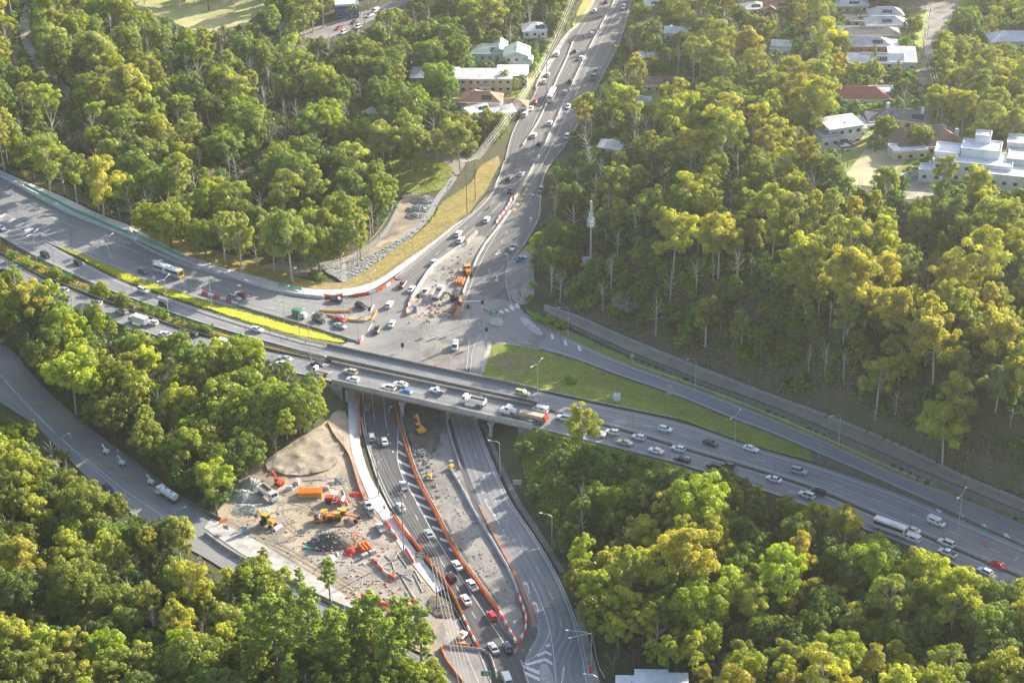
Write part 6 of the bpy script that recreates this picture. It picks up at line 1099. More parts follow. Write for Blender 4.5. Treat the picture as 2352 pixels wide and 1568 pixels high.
def pile(name, label, px, py, rx, ry, h, mt, cat='heap', n=220, chunk=.5, ang=0, chunks='gravel'):
    p = G(px, py); t = thing(name, label, cat, (p.x, p.y, ground(p.x, p.y)), R(ang)); mb = MB(); rings = []
    ph = [random.uniform(0, 6) for _ in range(3)]
    for k in range(7):
        f = k/6; rings.append([(math.cos(a)*rx*(1-f)*(1+.16*math.sin(3*a+ph[0])+.1*math.sin(5*a+ph[1]))*random.uniform(.93, 1.07), math.sin(a)*ry*(1-f)*(1+.14*math.sin(2*a+ph[2]))*random.uniform(.93, 1.07), h*(f**.85)*random.uniform(.92, 1.05)-.1) for a in np.linspace(0, 2*math.pi, 22)[:-1]])
    mb.loft(rings); mb.build('mound', M[mt], t); mb = MB()
    for _ in range(n):
        a = random.uniform(0, 6.28); f = random.random()**.6; c = (math.cos(a)*rx*f, math.sin(a)*ry*f, max(.05, h*(1-f)**.85)); s = chunk*random.uniform(.3, 1); mb.ball(c, s*.5, random.uniform(.5, 1), 5, .5)
    o = mb.build('rubble', M[chunks], t); o['kind'] = 'stuff'; return t
pile('rubble_heap', 'big heap of dark soil and broken concrete in the yard', 762, 1246, 6.8, 5.2, 3.6, 'soil_dark', chunk=.8, n=130); pile('rubble_heap', 'dark rubble heap in front of the bridge excavator', 968, 1040, 3.5, 3, 1.0, 'soil_dark', chunk=.7); pile('rock_heap', 'grey rock heap in the clearing, upper one', 972, 462, 5, 4, 1.6, 'gravel', chunk=.8); pile('rock_heap', 'grey rock heap in the clearing, middle one', 962, 482, 5, 4, 1.6, 'gravel', chunk=.8); pile('rock_heap', 'grey rock heap in the clearing, lowest and darkest', 955, 497, 4, 3, 1.2, 'gravel', chunk=.8)
pile('soil_heap', 'pale heap under grey sheeting beside the tipper truck', 575, 1112, 4, 3.5, 2.4, 'tarp', n=40); pile('soil_heap', 'grey sheeted heap at the left tip of the yard', 558, 1140, 5, 4, 2.0, 'tarp', n=30); pile('soil_heap', 'low sheeted heap nearest the site road', 575, 1170, 6, 4, 1.4, 'tarp', n=60); pile('rock_heap', 'small rock heap right of the stacked orange boards', 775, 1105, 2.4, 2, .9, 'gravel'); pile('mesh_heap', 'tangled red safety mesh heap beside the orange boards', 808, 1268, 2.0, 2.4, 1.3, 'red_plastic', chunk=.5, chunks='red_plastic'); pile('mesh_heap', 'red netting heap below the torn orange fence', 820, 1136, 2.6, 1.4, .8, 'red_plastic', chunk=.4, chunks='red_plastic')
pile('soil_heap', 'small brown soil heap by the lower footpath pole', 1012, 1396, 3.2, 2.2, .9, 'soil_dark'); pile('rubble_heap', 'debris heap at the lower end of the work area', 1020, 725, 2.4, 1.6, .8, 'concrete_old', chunks='concrete'); pile('soil_heap', 'spoil heap along the trench of the work area', 1052, 668, 3.5, 1.6, 1.0, 'soil_dark', ang=70)
# long lengths lying about
def rod(pts, r, mname, label, name='steel_pole', cat='pole', lift=.25):
    w_ = [Vector(at_p(x, y, lift)) for x, y in pts]; t = thing(name, label, cat, tuple(w_[0])); mb = MB(); mb.tube(w_, r, 6); relto(mb.build('shaft', M[mname], t), w_[0]); mb = MB(); mb.ball(w_[-1]-w_[0], r*1.8, 1, 6); mb.build('end_cap', M['galv'], t)
for pts, l in ((((911, 1270), (935, 1303)), 'leaning toward the footpath'), (((922, 1325), (947, 1368)), 'longest of the lower group'), (((950, 1318), (970, 1360)), 'right of the longest one'), (((952, 1310), (968, 1338)), 'closest to the footpath'), (((905, 1310), (920, 1320), (946, 1334)), 'bent across the others'), (((886, 1277), (897, 1288), (906, 1284), (913, 1272)), 'curved, highest of the group'), (((900, 1290), (905, 1306)), 'short, inside the bend')): rod(pts, .14, 'galv', 'galvanised lamp pole lying in the yard, '+l)
rod(((787, 1125), (799, 1160)), .16, 'galv', 'white pipe lying beside the red roller'); rod(((700, 1259), (728, 1262)), .45, 'green_net', 'roll of green netting left of the rubble heap', 'net_roll', 'roll'); rod(((695, 1105), (740, 1102)), .1, 'galv', 'long rail behind the stacked orange boards')
for a, b, l in (((812, 1244), (828, 1222), 'upright crossing the others'), ((806, 1244), (836, 1238), 'flat lying one'), ((820, 1250), (812, 1226), 'leaning left')):
    rod((a, b), .1, 'orange', 'orange timber by the rubble heap, '+l, 'timber_length', 'timber', .8)
pile('scrap_pile', 'pile of red and white barrier scraps below the yard', 856, 1386, 7.5, 1.8, 1.0, 'concrete_old', chunk=.9, ang=-22, chunks='red_plastic', n=60)
for k, (x, y, a) in enumerate(((842, 1376, -25), (862, 1384, -22), (880, 1394, -20))): place('bar_red', lambda: barrier_proto('red_plastic'), at_p(x, y, .6), R(a), 'red barrier on the scrap pile, %s from the trees' % ordn(k), scale=(1.6, 1, 1))
def mk_ring():
    t = thing('steel_ring', 'x', 'ring'); mb = MB(); r_ = []
    for k in range(16):
        a = 2*math.pi*k/16; r_.append([(math.cos(a)*q, math.sin(a)*q, z) for q, z in ((1.0, 0), (1.5, 0), (1.4, .5), (1.1, .5))])
    r_.append(r_[0]); mb.loft(r_, caps=False); mb.build('ring_body', M['orange_mach'], t)
    for k in range(4): a = math.pi*k/2; mb = MB(); mb.bar((math.cos(a)*1.25, math.sin(a)*1.25, .4), (math.cos(a)*1.25, math.sin(a)*1.25, 1.0), .12); mb.build('lug', M['steel_dark'], t)
    return t
place('ring', mk_ring, at_p(948, 1386), 0, 'orange round steel ring on the lower yard')
def mk_trailer():
    t = thing('site_trailer', 'x', 'trailer'); mb = MB(); mb.box((0, 0, .8), (2.6, 1.5, .5)); mb.build('bed', M['white'], t); mb = MB(); mb.box((.2, 0, 1.3), (1.2, 1.2, .7)); mb.build('generator', M['white'], t, bevel=.05); mb = MB(); mb.box((-1.0, .2, 1.25), (.6, .9, .3)); mb.build('cone_stack', M['yellow_mach'], t)
    for s in (-1, 1): mb = MB(); mb.cyl((0, s*.75, .38), (0, s*.95, .38), .38, 10); mb.build('wheel', M['black'], t)
    mb = MB(); mb.bar((1.3, 0, .6), (2.4, 0, .5), .1); mb.build('drawbar', M['steel_dark'], t); return t
place('trl', mk_trailer, at_p(762, 1288), R(-40), 'white site trailer with yellow stack below the rubble heap'); place('trl', mk_trailer, at_p(1063, 1464), R(60), 'white site trailer by the bottom side street')
# workers
def mk_person(vest, seed):
    def f():
        random.seed(seed); t = thing('person', 'x', 'person'); J = [(0, 0, .98, .16, .12), (0, 0, 1.22, .17, .12), (0, 0, 1.42, .18, .11), (0, 0, 1.52, .065, .065), (0, .02, 1.64, .095, .11), (0, .01, 1.76, .07, .08),
            (-.10, 0, .92, .10, .10), (-.12, .06, .50, .07, .075), (-.12, -.02, .09, .05, .055), (-.12, .12, .05, .045, .04), (.10, 0, .92, .10, .10), (.12, -.06, .50, .07, .075), (.12, -.14, .09, .05, .055), (.12, 0, .05, .045, .04),
            (-.22, 0, 1.40, .06, .06), (-.30, .04, 1.14, .05, .05), (-.27, .16, .92, .04, .04), (-.26, .2, .84, .035, .045), (.22, 0, 1.40, .06, .06), (.31, -.02, 1.14, .05, .05), (.29, .12, .93, .04, .04), (.28, .17, .85, .035, .045)]
        E = [(0, 1), (1, 2), (2, 3), (3, 4), (4, 5), (0, 6), (6, 7), (7, 8), (8, 9), (0, 10), (10, 11), (11, 12), (12, 13), (2, 14), (14, 15), (15, 16), (16, 17), (2, 18), (18, 19), (19, 20), (20, 21)]
        me = bpy.data.meshes.new('body'); me.from_pydata([j[:3] for j in J], E, []); o = bpy.data.objects.new('body', me); COL.objects.link(o); o.parent = t; me.materials.append(M['skin'])
        o.modifiers.new('skin', 'SKIN'); 
        if not me.skin_vertices: 
            bm = bmesh.new(); bm.from_mesh(me); bm.verts.layers.skin.verify(); bm.to_mesh(me); bm.free()
        for i, j in enumerate(J): me.skin_vertices[0].data[i].radius = j[3:5]
        me.skin_vertices[0].data[0].use_root = True; sb = o.modifiers.new('sub', 'SUBSURF'); sb.levels = 1; sb.render_levels = 1
        mb = MB(); mb.tube([(0, 0, .95), (0, 0, 1.2), (0, 0, 1.44), (0, 0, 1.5)], [.21, .215, .23, .12], 10); mb.build('vest', M[vest], t)
        for s, y1, y2 in ((-1, .06, -.02), (1, -.06, -.14)): mb = MB(); mb.tube([(s*.09, 0, .97), (s*.12, y1, .5), (s*.12, y2, .12)], [.13, .10, .085], 8); mb.build('trouser_leg', M['navy_cloth'], t)
        mb = MB(); mb.ball((0, .015, 1.72), .125, .8, 10); mb.build('hard_hat', M['white'], t); return t
    return f
for k, (x, y, v, a, l) in enumerate(((898, 1188, 'hivis_yellow', 20, 'in yellow vest walking on the new footpath'), (883, 1172, 'hivis_orange', 200, 'in orange vest beside the orange boards'), (986, 745, 'hivis_orange', 90, 'in orange vest at the bottom of the work area'), (981, 742, 'hivis_yellow', 60, 'in yellow vest beside the orange vested one'), (1000, 724, 'hivis_orange', 180, 'in orange vest inside the work area'), (1118, 718, 'hivis_yellow', 180, 'in yellow vest waiting at the crossing'), (1113, 716, 'hivis_orange', 200, 'in orange vest by the traffic light arm'), (627, 1150, 'hivis_yellow', 40, 'in yellow vest beside the tipper truck'), (1195, 681, 'navy_cloth', 100, 'in dark clothes on the corner footpath'))):
    place('man_'+v, mk_person(v, k), at_p(x, y, .22), R(a), 'person '+l, 'workers')
# small orange marks: cones and drums
def mk_cone():
    t = thing('traffic_cone', 'x', 'cone'); mb = MB(); mb.tube([(0, 0, .04), (0, 0, .9)], [.22, .05], 10); mb.build('cone_body', M['orange'], t); mb = MB(); mb.box((0, 0, .03), (.5, .5, .06)); mb.build('base', M['black'], t); mb = MB(); mb.tube([(0, 0, .45), (0, 0, .62)], [.15, .115], 10); mb.build('band', M['white'], t); return t
for (x, y, l) in ((1119, 1008, 'by the bridge pier lamp'), (1122, 1002, 'just above another by the pier'), (997, 1102, 'beside the small yellow compactor'), (1208, 1538, 'in the painted chevrons'), (808, 722, 'on the upper island boards'), (860, 738, 'on the lower island boards'), (870, 712, 'at the right tip of the island works'), (940, 742, 'at the left corner of the work area'), (1012, 740, 'between worker and barrier end'), (1186, 1486, 'at the tip of the striped barriers'), (1236, 660, 'on the corner ground under trees'), (895, 450, 'on the silt fence, upper'), (868, 530, 'on the silt fence, middle'), (770, 597, 'on the silt fence, lower')): place('cone', mk_cone, at_p(x, y), 0, 'orange traffic cone '+l, 'traffic cones')
# ------------------------------------------------------------------ houses
HM = {}
for k, c, c2 in (('metal_white', (.66, .68, .72), (.74, .75, .77)), ('metal_grey', (.36, .39, .44), (.44, .47, .51)), ('metal_pale', (.52, .54, .56), (.60, .61, .62)), ('metal_green', (.42, .54, .46), (.50, .60, .52)), ('tile_red', (.42, .15, .10), (.33, .12, .085)), ('tile_terra', (.46, .24, .16), (.36, .18, .13)), ('tile_brown', (.24, .155, .12), (.18, .12, .10)), ('tile_grey', (.26, .25, .24), (.20, .195, .19)), ('metal_dark', (.10, .105, .12), (.13, .135, .15)),
                 ('wall_white', (.78, .78, .77), (.72, .72, .72)), ('wall_cream', (.66, .58, .45), (.60, .53, .41)), ('wall_beige', (.50, .46, .41), (.44, .41, .37)), ('wall_brick', (.36, .15, .10), (.30, .13, .09)), ('wall_blue', (.06, .11, .26), (.05, .10, .22)), ('wall_grey', (.30, .31, .33), (.26, .27, .29))):
    HM[k] = mat('house_'+k, c, .6 if 'metal' in k else .85, c2, .4, fine=.08, stain=(.22, tuple(q*.72 for q in c), .6))
HOUSEBOX = []
def solve_base(px, py, h):
    p = G(px, py)
    for _ in range(4):
        s = scl(p); yy = py + h*s*math.cos(math.atan2(H-p.z, p.y)); p = G(px, yy)
    return p
def roof_mesh(kind, w, d, h, rh, e=.55):
    mb = MB(); W, D = w/2+e, d/2+e
    if kind == 'flat':
        mb.box((0, 0, h+.12), (w+.3, d+.3, .24)); [mb.box((0, s*(d/2+.02), h+.48), (w+.3, .22, .47)) for s in (-1, 1)]; [mb.box((s*(w/2+.02), 0, h+.48), (.22, d-.3, .47)) for s in (-1, 1)]
    elif kind == 'shed':
        mb.loft([[(-W, -D, h), (W, -D, h), (W, D, h+rh), (-W, D, h+rh)], [(-W, -D, h+.2), (W, -D, h+.2), (W, D, h+rh+.2), (-W, D, h+rh+.2)]])
    else:
        r = (W-D*.95 if kind == 'hip' else W) if W >= D else 0
        if W >= D: a, b = (-max(r, .4), 0, h+rh), (max(r, .4), 0, h+rh); q = [(-W, -D, h), (W, -D, h), (W, D, h), (-W, D, h)]; mb.add(q+[a, b], [(0, 1, 5, 4), (1, 2, 5), (2, 3, 4, 5), (3, 0, 4), (3, 2, 1, 0)])
        else:
            r = (D-W*.95) if kind == 'hip' else D; a, b = (0, -max(r, .4), h+rh), (0, max(r, .4), h+rh); q = [(-W, -D, h), (W, -D, h), (W, D, h), (-W, D, h)]; mb.add(q+[a, b], [(0, 1, 4), (1, 2, 5, 4), (2, 3, 5), (3, 0, 4, 5), (3, 2, 1, 0)])
    return mb
def winset(t, w, d, h, floors=1, base=0, wm='glass'):
    for fl in range(floors):
        z = base+(h-base)*(fl+.55)/floors
        n = max(2, int(w/3.2))
        for k in range(n):
            mb = MB(); x = -w/2+w*(k+.5)/n; mb.box((x, -d/2-.02, z), (1.3, .08, 1.15)); f = mb.build('window', M['glass'], t)
            mb = MB(); mb.box((x, -d/2-.03, z-.64), (1.5, .14, .1)); mb.build('sill', M['white'], f)
        n = max(1, int(d/4))
        for s in (-1, 1):
            for k in range(n): mb = MB(); y = -d/2+d*(k+.5)/n; mb.box((s*(w/2+.02), y, z), (.08, 1.2, 1.1)); mb.build('window', M['glass'], t)
    mb = MB(); mb.box((w*.18, -d/2-.03, base+1.05), (1.0, .1, 2.1)); mb.build('door', M['timber'], t)
def house(px, py, w, d, h, deg, roof, wm, rm, rh, label, cat='house', base=0.0, floors=1, wings=(), chim=(), name='house', win=True):
    p = solve_base(px, py, h); t = thing(name, label, cat, (p.x, p.y, min(ground(p.x+a*w/2, p.y+b*d/2) for a in (-1, 0, 1) for b in (-1, 0, 1))-.0), R(deg))
    mb = MB(); mb.box((0, 0, (h+base)/2-.5), (w, d, h-base+1.0)) if not base else mb.box((0, 0, (h+base)/2), (w, d, h-base)); mb.build('wall', HM[wm], t)
    if base:
        mb = MB()
        for x in np.linspace(-w/2+.4, w/2-.4, 4):
            for y in (-d/2+.4, 0, d/2-.4): mb.box((x, y, base/2), (.3, .3, base))
        mb.build('stumps', HM['wall_white'], t)
    rf = roof_mesh(roof, w, d, h, rh).build('roof', HM[rm], t)
    if roof in ('hip', 'gable'):
        mb = MB(); W = w/2; mb.bar((-W*.5 if w >= d else 0, 0 if w >= d else -d*.25, h+rh+.03), (W*.5 if w >= d else 0, 0 if w >= d else d*.25, h+rh+.03), .35, .14); mb.build('ridge_cap', HM[rm], rf)
    mb = MB(); mb.box((0, -d/2-.55, h+.02), (w+1.1, .14, .16)); mb.build('gutter', M['white'], rf)
    for (x, y, ww, dd, hh, rk, wmat, rmat, rr) in wings:
        mb = MB(); mb.box((x, y, hh/2-.5), (ww, dd, hh+1.0)); o = mb.build('wing', HM[wmat], t); q = roof_mesh(rk, ww, dd, hh, rr, .4); q.v = [(a+x, b+y, c+.01) for a, b, c in q.v]; q.build('wing_roof', HM[rmat], o)
        for k in range(max(1, int(ww/3.5))):
            mb = MB(); mb.box((x-ww/2+ww*(k+.5)/max(1, int(ww/3.5)), y-dd/2-.03, hh*.6), (1.3, .1, 1.1)); mb.build('wing_window', M['glass'], o)
    for (x, y, z) in chim: mb = MB(); mb.box((x, y, z/2), (1.1, .9, z)); mb.build('chimney', HM['wall_white'], t)
    rr = random.Random(int(px*7+py))
    if win and w > 6:
        for k in range(rr.randint(1, 3)):
            fx, fy = rr.uniform(-.3, .3)*w, -d*rr.uniform(.1, .3); zr = h+(.25 if roof == 'flat' else rh*(1-abs(fy)/(d/2+.55)) if roof != 'shed' else rh*(.5+fy/(d+1.1))+.2)
            mb = MB(); mb.cyl((fx, fy, zr-.3), (fx, fy, zr+.45), .18, 8); mb.build('roof_vent', M['galv'], rf)
        if rr.random() < .4 and roof in ('hip', 'gable') and w >= d:
            a_ = math.atan2(rh, d/2+.55); mb = MB(); x0 = rr.uniform(-.15, .1)*w
            for k in range(4): mb.add([(x0+k*1.1, -d*.42, h+rh*(1-.42*d/(d/2+.55))+.09), (x0+k*1.1+1, -d*.42, h+rh*(1-.42*d/(d/2+.55))+.09), (x0+k*1.1+1, -d*.2, h+rh*(1-.2*d/(d/2+.55))+.09), (x0+k*1.1, -d*.2, h+rh*(1-.2*d/(d/2+.55))+.09)], [(0, 1, 2, 3)])
            mb.build('solar_panel', M['glass'], rf)
        mb = MB(); mb.box((w*.5+.35, rr.uniform(-.3, .3)*d, .5), (.6, .9, .8)); mb.build('air_conditioner', M['white'], t)
    if win: winset(t, w, d, h, floors, base)
    R2 = max(w, d)/2; HOUSEBOX.append((p, w, d, h+rh, R(deg), wings)); return t
house(797, 6, 11, 9, 6.5, 8, 'flat', 'wall_blue', 'metal_white', 0, 'blue and white two storey building at the top edge', 'building', floors=2, name='building')
house(1128, 112, 17, 12, 4.5, -4, 'hip', 'wall_white', 'metal_green', 2.6, 'white house with wide pale green hip roof', wings=((4, 2, 6, 14, 5, 'gable', 'wall_white', 'metal_green', 2),))
house(1188, 118, 11, 13, 7, -2, 'gable', 'wall_white', 'metal_green', 2.4, 'tall white house with pale green gable roof', floors=2, wings=((5, -5, 4, 6, 5.5, 'gable', 'wall_white', 'metal_green', 1.3),))
house(1000, 164, 20, 13, 6.2, -4, 'hip', 'wall_grey', 'metal_grey', 2.2, 'two storey block with grey hip roof and dark balconies', 'building', floors=2, name='apartment_block')
house(1100, 170, 29, 9, 6.4, -3, 'shed', 'wall_beige', 'metal_pale', 1.4, 'long beige two storey block with pale metal roof', 'building', floors=2, name='apartment_block', wings=((3, -5, 5, 3, 3.0, 'flat', 'wall_beige', 'metal_pale', 0),))
house(1178, 163, 13, 11, 5.6, -3, 'shed', 'wall_beige', 'metal_white', .8, 'block with flat white roof beside the palms', 'building', floors=2, name='apartment_block')
house(1107, 222, 17, 11, 4.4, -6, 'hip', 'wall_cream', 'tile_terra', 3.0, 'cream house with terracotta tiled hip roof', wings=((-4, 4, 8, 8, 4.4, 'hip', 'wall_cream', 'tile_terra', 2.4), (-9, -3, 6, 6, 3.4, 'hip', 'wall_cream', 'tile_brown', 1.6)))
house(1185, 238, 10, 8, 3.6, -6, 'hip', 'wall_cream', 'tile_terra', 2.2, 'low red tiled roof beside the service lane')
house(1092, 250, 10, 7, 3.4, 28, 'gable', 'wall_cream', 'metal_white', 2.0, 'small cream house with pale gable roof')
house(1150, 252, 10, 8, 3.4, 28, 'gable', 'wall_cream', 'metal_pale', 2.2, 'low house with pale gable behind roadside trees')
house(1227, 62, 11, 11, 6.2, 3, 'hip', 'wall_white', 'metal_white', 2.4, 'white weatherboard house on stumps with pale hip roof', base=2.6)
house(1556, 66, 11, 8, 4.6, -14, 'gable', 'wall_white', 'metal_white', 2.0, 'white house with striped metal roof among trees', wings=((-4, 3, 4, 6, 4.0, 'gable', 'wall_white', 'metal_white', 1.2),))
house(1490, 124, 9, 6, 3.0, -6, 'shed', 'wall_brick', 'metal_pale', .8, 'small brick house with pale flat roof')
house(1530, 178, 18, 9, 3.6, -4, 'gable', 'wall_cream', 'tile_brown', 2.4, 'cream house with long dark brown roof', wings=((9, 2, 4, 6, 3.0, 'shed', 'wall_white', 'metal_white', .6),))
house(1452, 220, 19, 9, 3.4, -4, 'hip', 'wall_white', 'metal_grey', 2.4, 'white house with light grey hip roof beside hedges', wings=((8, -1, 6, 8, 3.2, 'shed', 'wall_cream', 'metal_pale', .7),))
house(1408, 322, 9, 8, 3.4, -25, 'gable', 'wall_cream', 'metal_pale', 1.6, 'small pale roof showing between roadside trees')
house(1498, 4, 7, 7, 4, 0, 'gable', 'wall_white', 'metal_white', 1.6, 'small white house at the top edge')
house(1727, 10, 11, 9, 4, 10, 'hip', 'wall_white', 'metal_white', 2.0, 'pale roofed house at the top edge behind trees')
house(1785, 8, 10, 8, 4.4, 0, 'gable', 'wall_cream', 'tile_terra', 2.2, 'beige house with twin gables at the top edge', wings=((-4, -2, 5, 8, 4, 'gable', 'wall_cream', 'tile_terra', 1.8),))
house(1954, 4, 15, 8, 4, -2, 'hip', 'wall_cream', 'metal_pale', 2.0, 'cream house with pale roof at the top of street')
house(2032, 26, 15, 8, 4, -3, 'hip', 'wall_cream', 'metal_grey', 2.6, 'house with blue grey hip roof, uppermost of the row')
house(1964, 38, 11, 8, 3.6, -2, 'gable', 'wall_grey', 'metal_dark', 1.6, 'house with dark grey gable roof beside blue grey roofs')
house(2032, 46, 17, 9, 4, -3, 'hip', 'wall_white', 'metal_grey', 2.4, 'white house with large blue grey hip roof in the row')
house(1998, 68, 24, 9, 4.2, -3, 'hip', 'wall_cream', 'tile_grey', 2.2, 'long cream house with grey tiled roof', wings=((-9, 4, 9, 6, 4.0, 'gable', 'wall_cream', 'metal_pale', 1.6),))
house(1994, 93, 18, 9, 4.2, -4, 'hip', 'wall_brick', 'metal_grey', 2.6, 'red brick house with weathered grey roof', wings=((9, 0, 6, 7, 3.6, 'shed', 'wall_white', 'metal_white', .8),))
house(2008, 128, 22, 11, 5, -6, 'gable', 'wall_white', 'metal_grey', 2.4, 'large modern white house with tilted grey roofs', floors=2, wings=((11, 1, 11, 12, 5.2, 'shed', 'wall_white', 'metal_pale', 2.6), (-10, 2, 8, 9, 4.0, 'hip', 'wall_grey', 'metal_dark', 2)))
house(1795, 96, 8, 7, 4.0, -15, 'gable', 'wall_white', 'metal_white', 1.6, 'white roofed house in the trees, left of the grey row', wings=((0, -5, 9, 4, 2.8, 'flat', 'wall_white', 'metal_white', 0),))
house(1984, 212, 18, 10, 4, -4, 'hip', 'wall_white', 'tile_red', 3.4, 'white house with bright red tiled roof', wings=((-7, 4, 8, 7, 4.2, 'gable', 'wall_white', 'tile_red', 2.2), (7, 4, 9, 7, 4.4, 'flat', 'wall_white', 'metal_white', 0), (9, -3, 5, 6, 3.2, 'gable', 'wall_white', 'tile_terra', 1.6)))
house(1928, 276, 13, 9, 8.0, 18, 'shed', 'wall_white', 'metal_pale', .9, 'modern white two storey house with flat pale roof', floors=2, wings=((-7, -3, 7, 7, 6.0, 'flat', 'wall_white', 'metal_grey', 0), (-3, -9, 5, 6, 3.4, 'flat', 'wall_white', 'metal_dark', 0), (9, 2, 4, 4, 4, 'flat', 'wall_white', 'metal_white', 0)))
house(2022, 262, 13, 9, 4, 12, 'gable', 'wall_white', 'metal_dark', 2.4, 'white cottage with dark roof and white chimney', chim=((3, 1, 8.5),), wings=((-6, -3, 6, 6, 3.2, 'shed', 'wall_white', 'metal_white', 1.0),))
house(2092, 264, 12, 10, 4, -22, 'gable', 'wall_cream', 'tile_grey', 2.8, 'cottage with grey shingle roof and white chimney', chim=((4, -1, 8.5),))
house(2122, 312, 24, 15, 3.8, 8, 'hip', 'wall_cream', 'tile_brown', 5.0, 'big house with brown tiled hip roof', wings=((-9, -8, 12, 7, 4.0, 'flat', 'wall_cream', 'metal_white', 0), (6, 7, 9, 5, 4.2, 'flat', 'wall_cream', 'metal_white', 0)), chim=((11, -2, 7.5),))
house(2318, 84, 18, 11, 5, 0, 'hip', 'wall_white', 'metal_white', 2.8, 'white house with bright hip roof at the right edge')
house(2232, 362, 26, 12, 7.0, -18, 'flat', 'wall_white', 'metal_white', 0, 'large white flat roofed mansion above the tennis court', 'mansion', floors=2, name='mansion', wings=((-9, 3, 8, 9, 8.2, 'flat', 'wall_white', 'metal_white', 0), (2, 5, 13, 9, 9.6, 'flat', 'wall_white', 'metal_white', 0), (2, 10, 5, 5, 12, 'flat', 'wall_white', 'metal_white', 0), (-13, -7, 8, 6, 4.6, 'flat', 'wall_white', 'metal_white', 0), (13, -4, 14, 14, 6, 'flat', 'wall_white', 'metal_white', 0), (20, 8, 18, 16, 7.6, 'flat', 'wall_white', 'metal_pale', 0), (16, 16, 12, 8, 8.8, 'flat', 'wall_white', 'metal_white', 0)))
house(1496, 1560, 7.0, 5, 3.2, -3, 'shed', 'wall_grey', 'metal_white', .5, 'pale shed roof at the bottom edge, largest of three', 'shed', name='shed', win=False)
house(1436, 1567, 3.6, 3, 3.0, -3, 'shed', 'wall_grey', 'metal_white', .4, 'small pale shed roof beside the bottom street lamp', 'shed', name='shed', win=False)
house(1554, 1564, 4.4, 4, 3.0, -3, 'shed', 'wall_grey', 'metal_white', .4, 'pale shed roof farthest from the road, at bottom edge', 'shed', name='shed', win=False)
house(858, 255, 4.5, 4, 3.0, 0, 'gable', 'wall_cream', 'metal_pale', 1.2, 'lone small roof deep in the forest', 'shed', name='shed', win=False)
house(1346, 594, 2.2, 1.8, 2.2, 10, 'flat', 'wall_white', 'metal_white', 0, 'white equipment hut at the foot of the phone mast', 'hut', name='equipment_hut', win=False)
house(1417, 908, 1.7, 1.4, 2.0, -10, 'flat', 'wall_white', 'metal_white', 0, 'white utility box standing on the green wedge', 'box', name='utility_box', win=False)
for c in (0,):
    pass
def hedge(px, py, px2, py2, h, wd, label):
    a, b = G(px, py), G(px2, py2); t = thing('hedge', label, 'hedge', tuple(a)); mb = MB(); n = int((b-a).length*wd*h*7); d = (b-a).normalized(); x = Vector((-d.y, d.x, 0))
    for _ in range(n):
        c = (b-a)*random.random()+x*random.uniform(-wd/2, wd/2)+Vector((0, 0, h*random.random()**.6)); leafquad(mb, c, .28, c-(b-a)/2)
    mb.build('foliage', LEAF['hedge'], t)['tint'] = [1.0, 1.0, .8]; return t
# ------------------------------------------------------------------ trees
def leafmat(name, c1, c2, tr, ob=.0):
    mt = bpy.data.materials.new(name); mt.use_nodes = True; t = mt.node_tree; N, L = t.nodes, t.links; N.clear()
    out = N.new('ShaderNodeOutputMaterial'); oi = N.new('ShaderNodeAttribute'); oi.attribute_type = 'INSTANCER'; oi.attribute_name = 'tint'
    gi = N.new('ShaderNodeAttribute'); gi.attribute_name = 'clump'
    mx = N.new('ShaderNodeMix'); mx.data_type = 'RGBA'; mx.inputs[6].default_value = (*c1, 1); mx.inputs[7].default_value = (*c2, 1); L.new(gi.outputs['Fac'], mx.inputs[0])
    mul = N.new('ShaderNodeVectorMath'); mul.operation = 'MULTIPLY'; L.new(mx.outputs[2], mul.inputs[0]); L.new(oi.outputs['Vector'], mul.inputs[1])
    df = N.new('ShaderNodeBsdfDiffuse'); L.new(mul.outputs[0], df.inputs[0])
    m2 = N.new('ShaderNodeVectorMath'); m2.operation = 'MULTIPLY'; L.new(mul.outputs[0], m2.inputs[0]); m2.inputs[1].default_value = tr
    ts = N.new('ShaderNodeBsdfTranslucent'); L.new(m2.outputs[0], ts.inputs[0])
    gl = N.new('ShaderNodeBsdfGlossy'); gl.inputs['Roughness'].default_value = .55; gl.inputs[0].default_value = (.8, .8, .8, 1)
    a = N.new('ShaderNodeAddShader'); L.new(df.outputs[0], a.inputs[0]); L.new(ts.outputs[0], a.inputs[1])
    ms = N.new('ShaderNodeMixShader'); ms.inputs[0].default_value = .035; L.new(a.outputs[0], ms.inputs[1]); L.new(gl.outputs[0], ms.inputs[2])
    L.new(ms.outputs[0], out.inputs[0]); return mt
LEAF = {'gum': leafmat('leaf_gum', (.102, .122, .026), (.212, .232, .046), (1.35, 1.35, .5)), 'broad': leafmat('leaf_broad', (.072, .094, .016), (.162, .184, .027), (1.35, 1.35, .45)),
        'pine': leafmat('leaf_pine', (.085, .115, .026), (.16, .19, .036), (1.3, 1.3, .5)), 'hedge': leafmat('leaf_hedge', (.06, .11, .02), (.12, .16, .03), (1.5, 1.5, .6)), 'palm': leafmat('leaf_palm', (.07, .11, .03), (.12, .16, .05), (1.4, 1.4, .7)), 'dry': leafmat('leaf_dry', (.17, .14, .10), (.25, .21, .15), (1.0, 1.0, .9))}
M['twig'] = mat('dry_twigs', (.15, .125, .105), .95, (.22, .19, .165), 1.5); M['bark_pale'] = mat('bark_pale', (.42, .37, .31), .9, (.55, .50, .44), 1.5); M['bark_dark'] = mat('bark_dark', (.12, .095, .075), .95, (.17, .14, .11), 1.5)
rng = random.Random(11)
NR = np.random.RandomState(5)
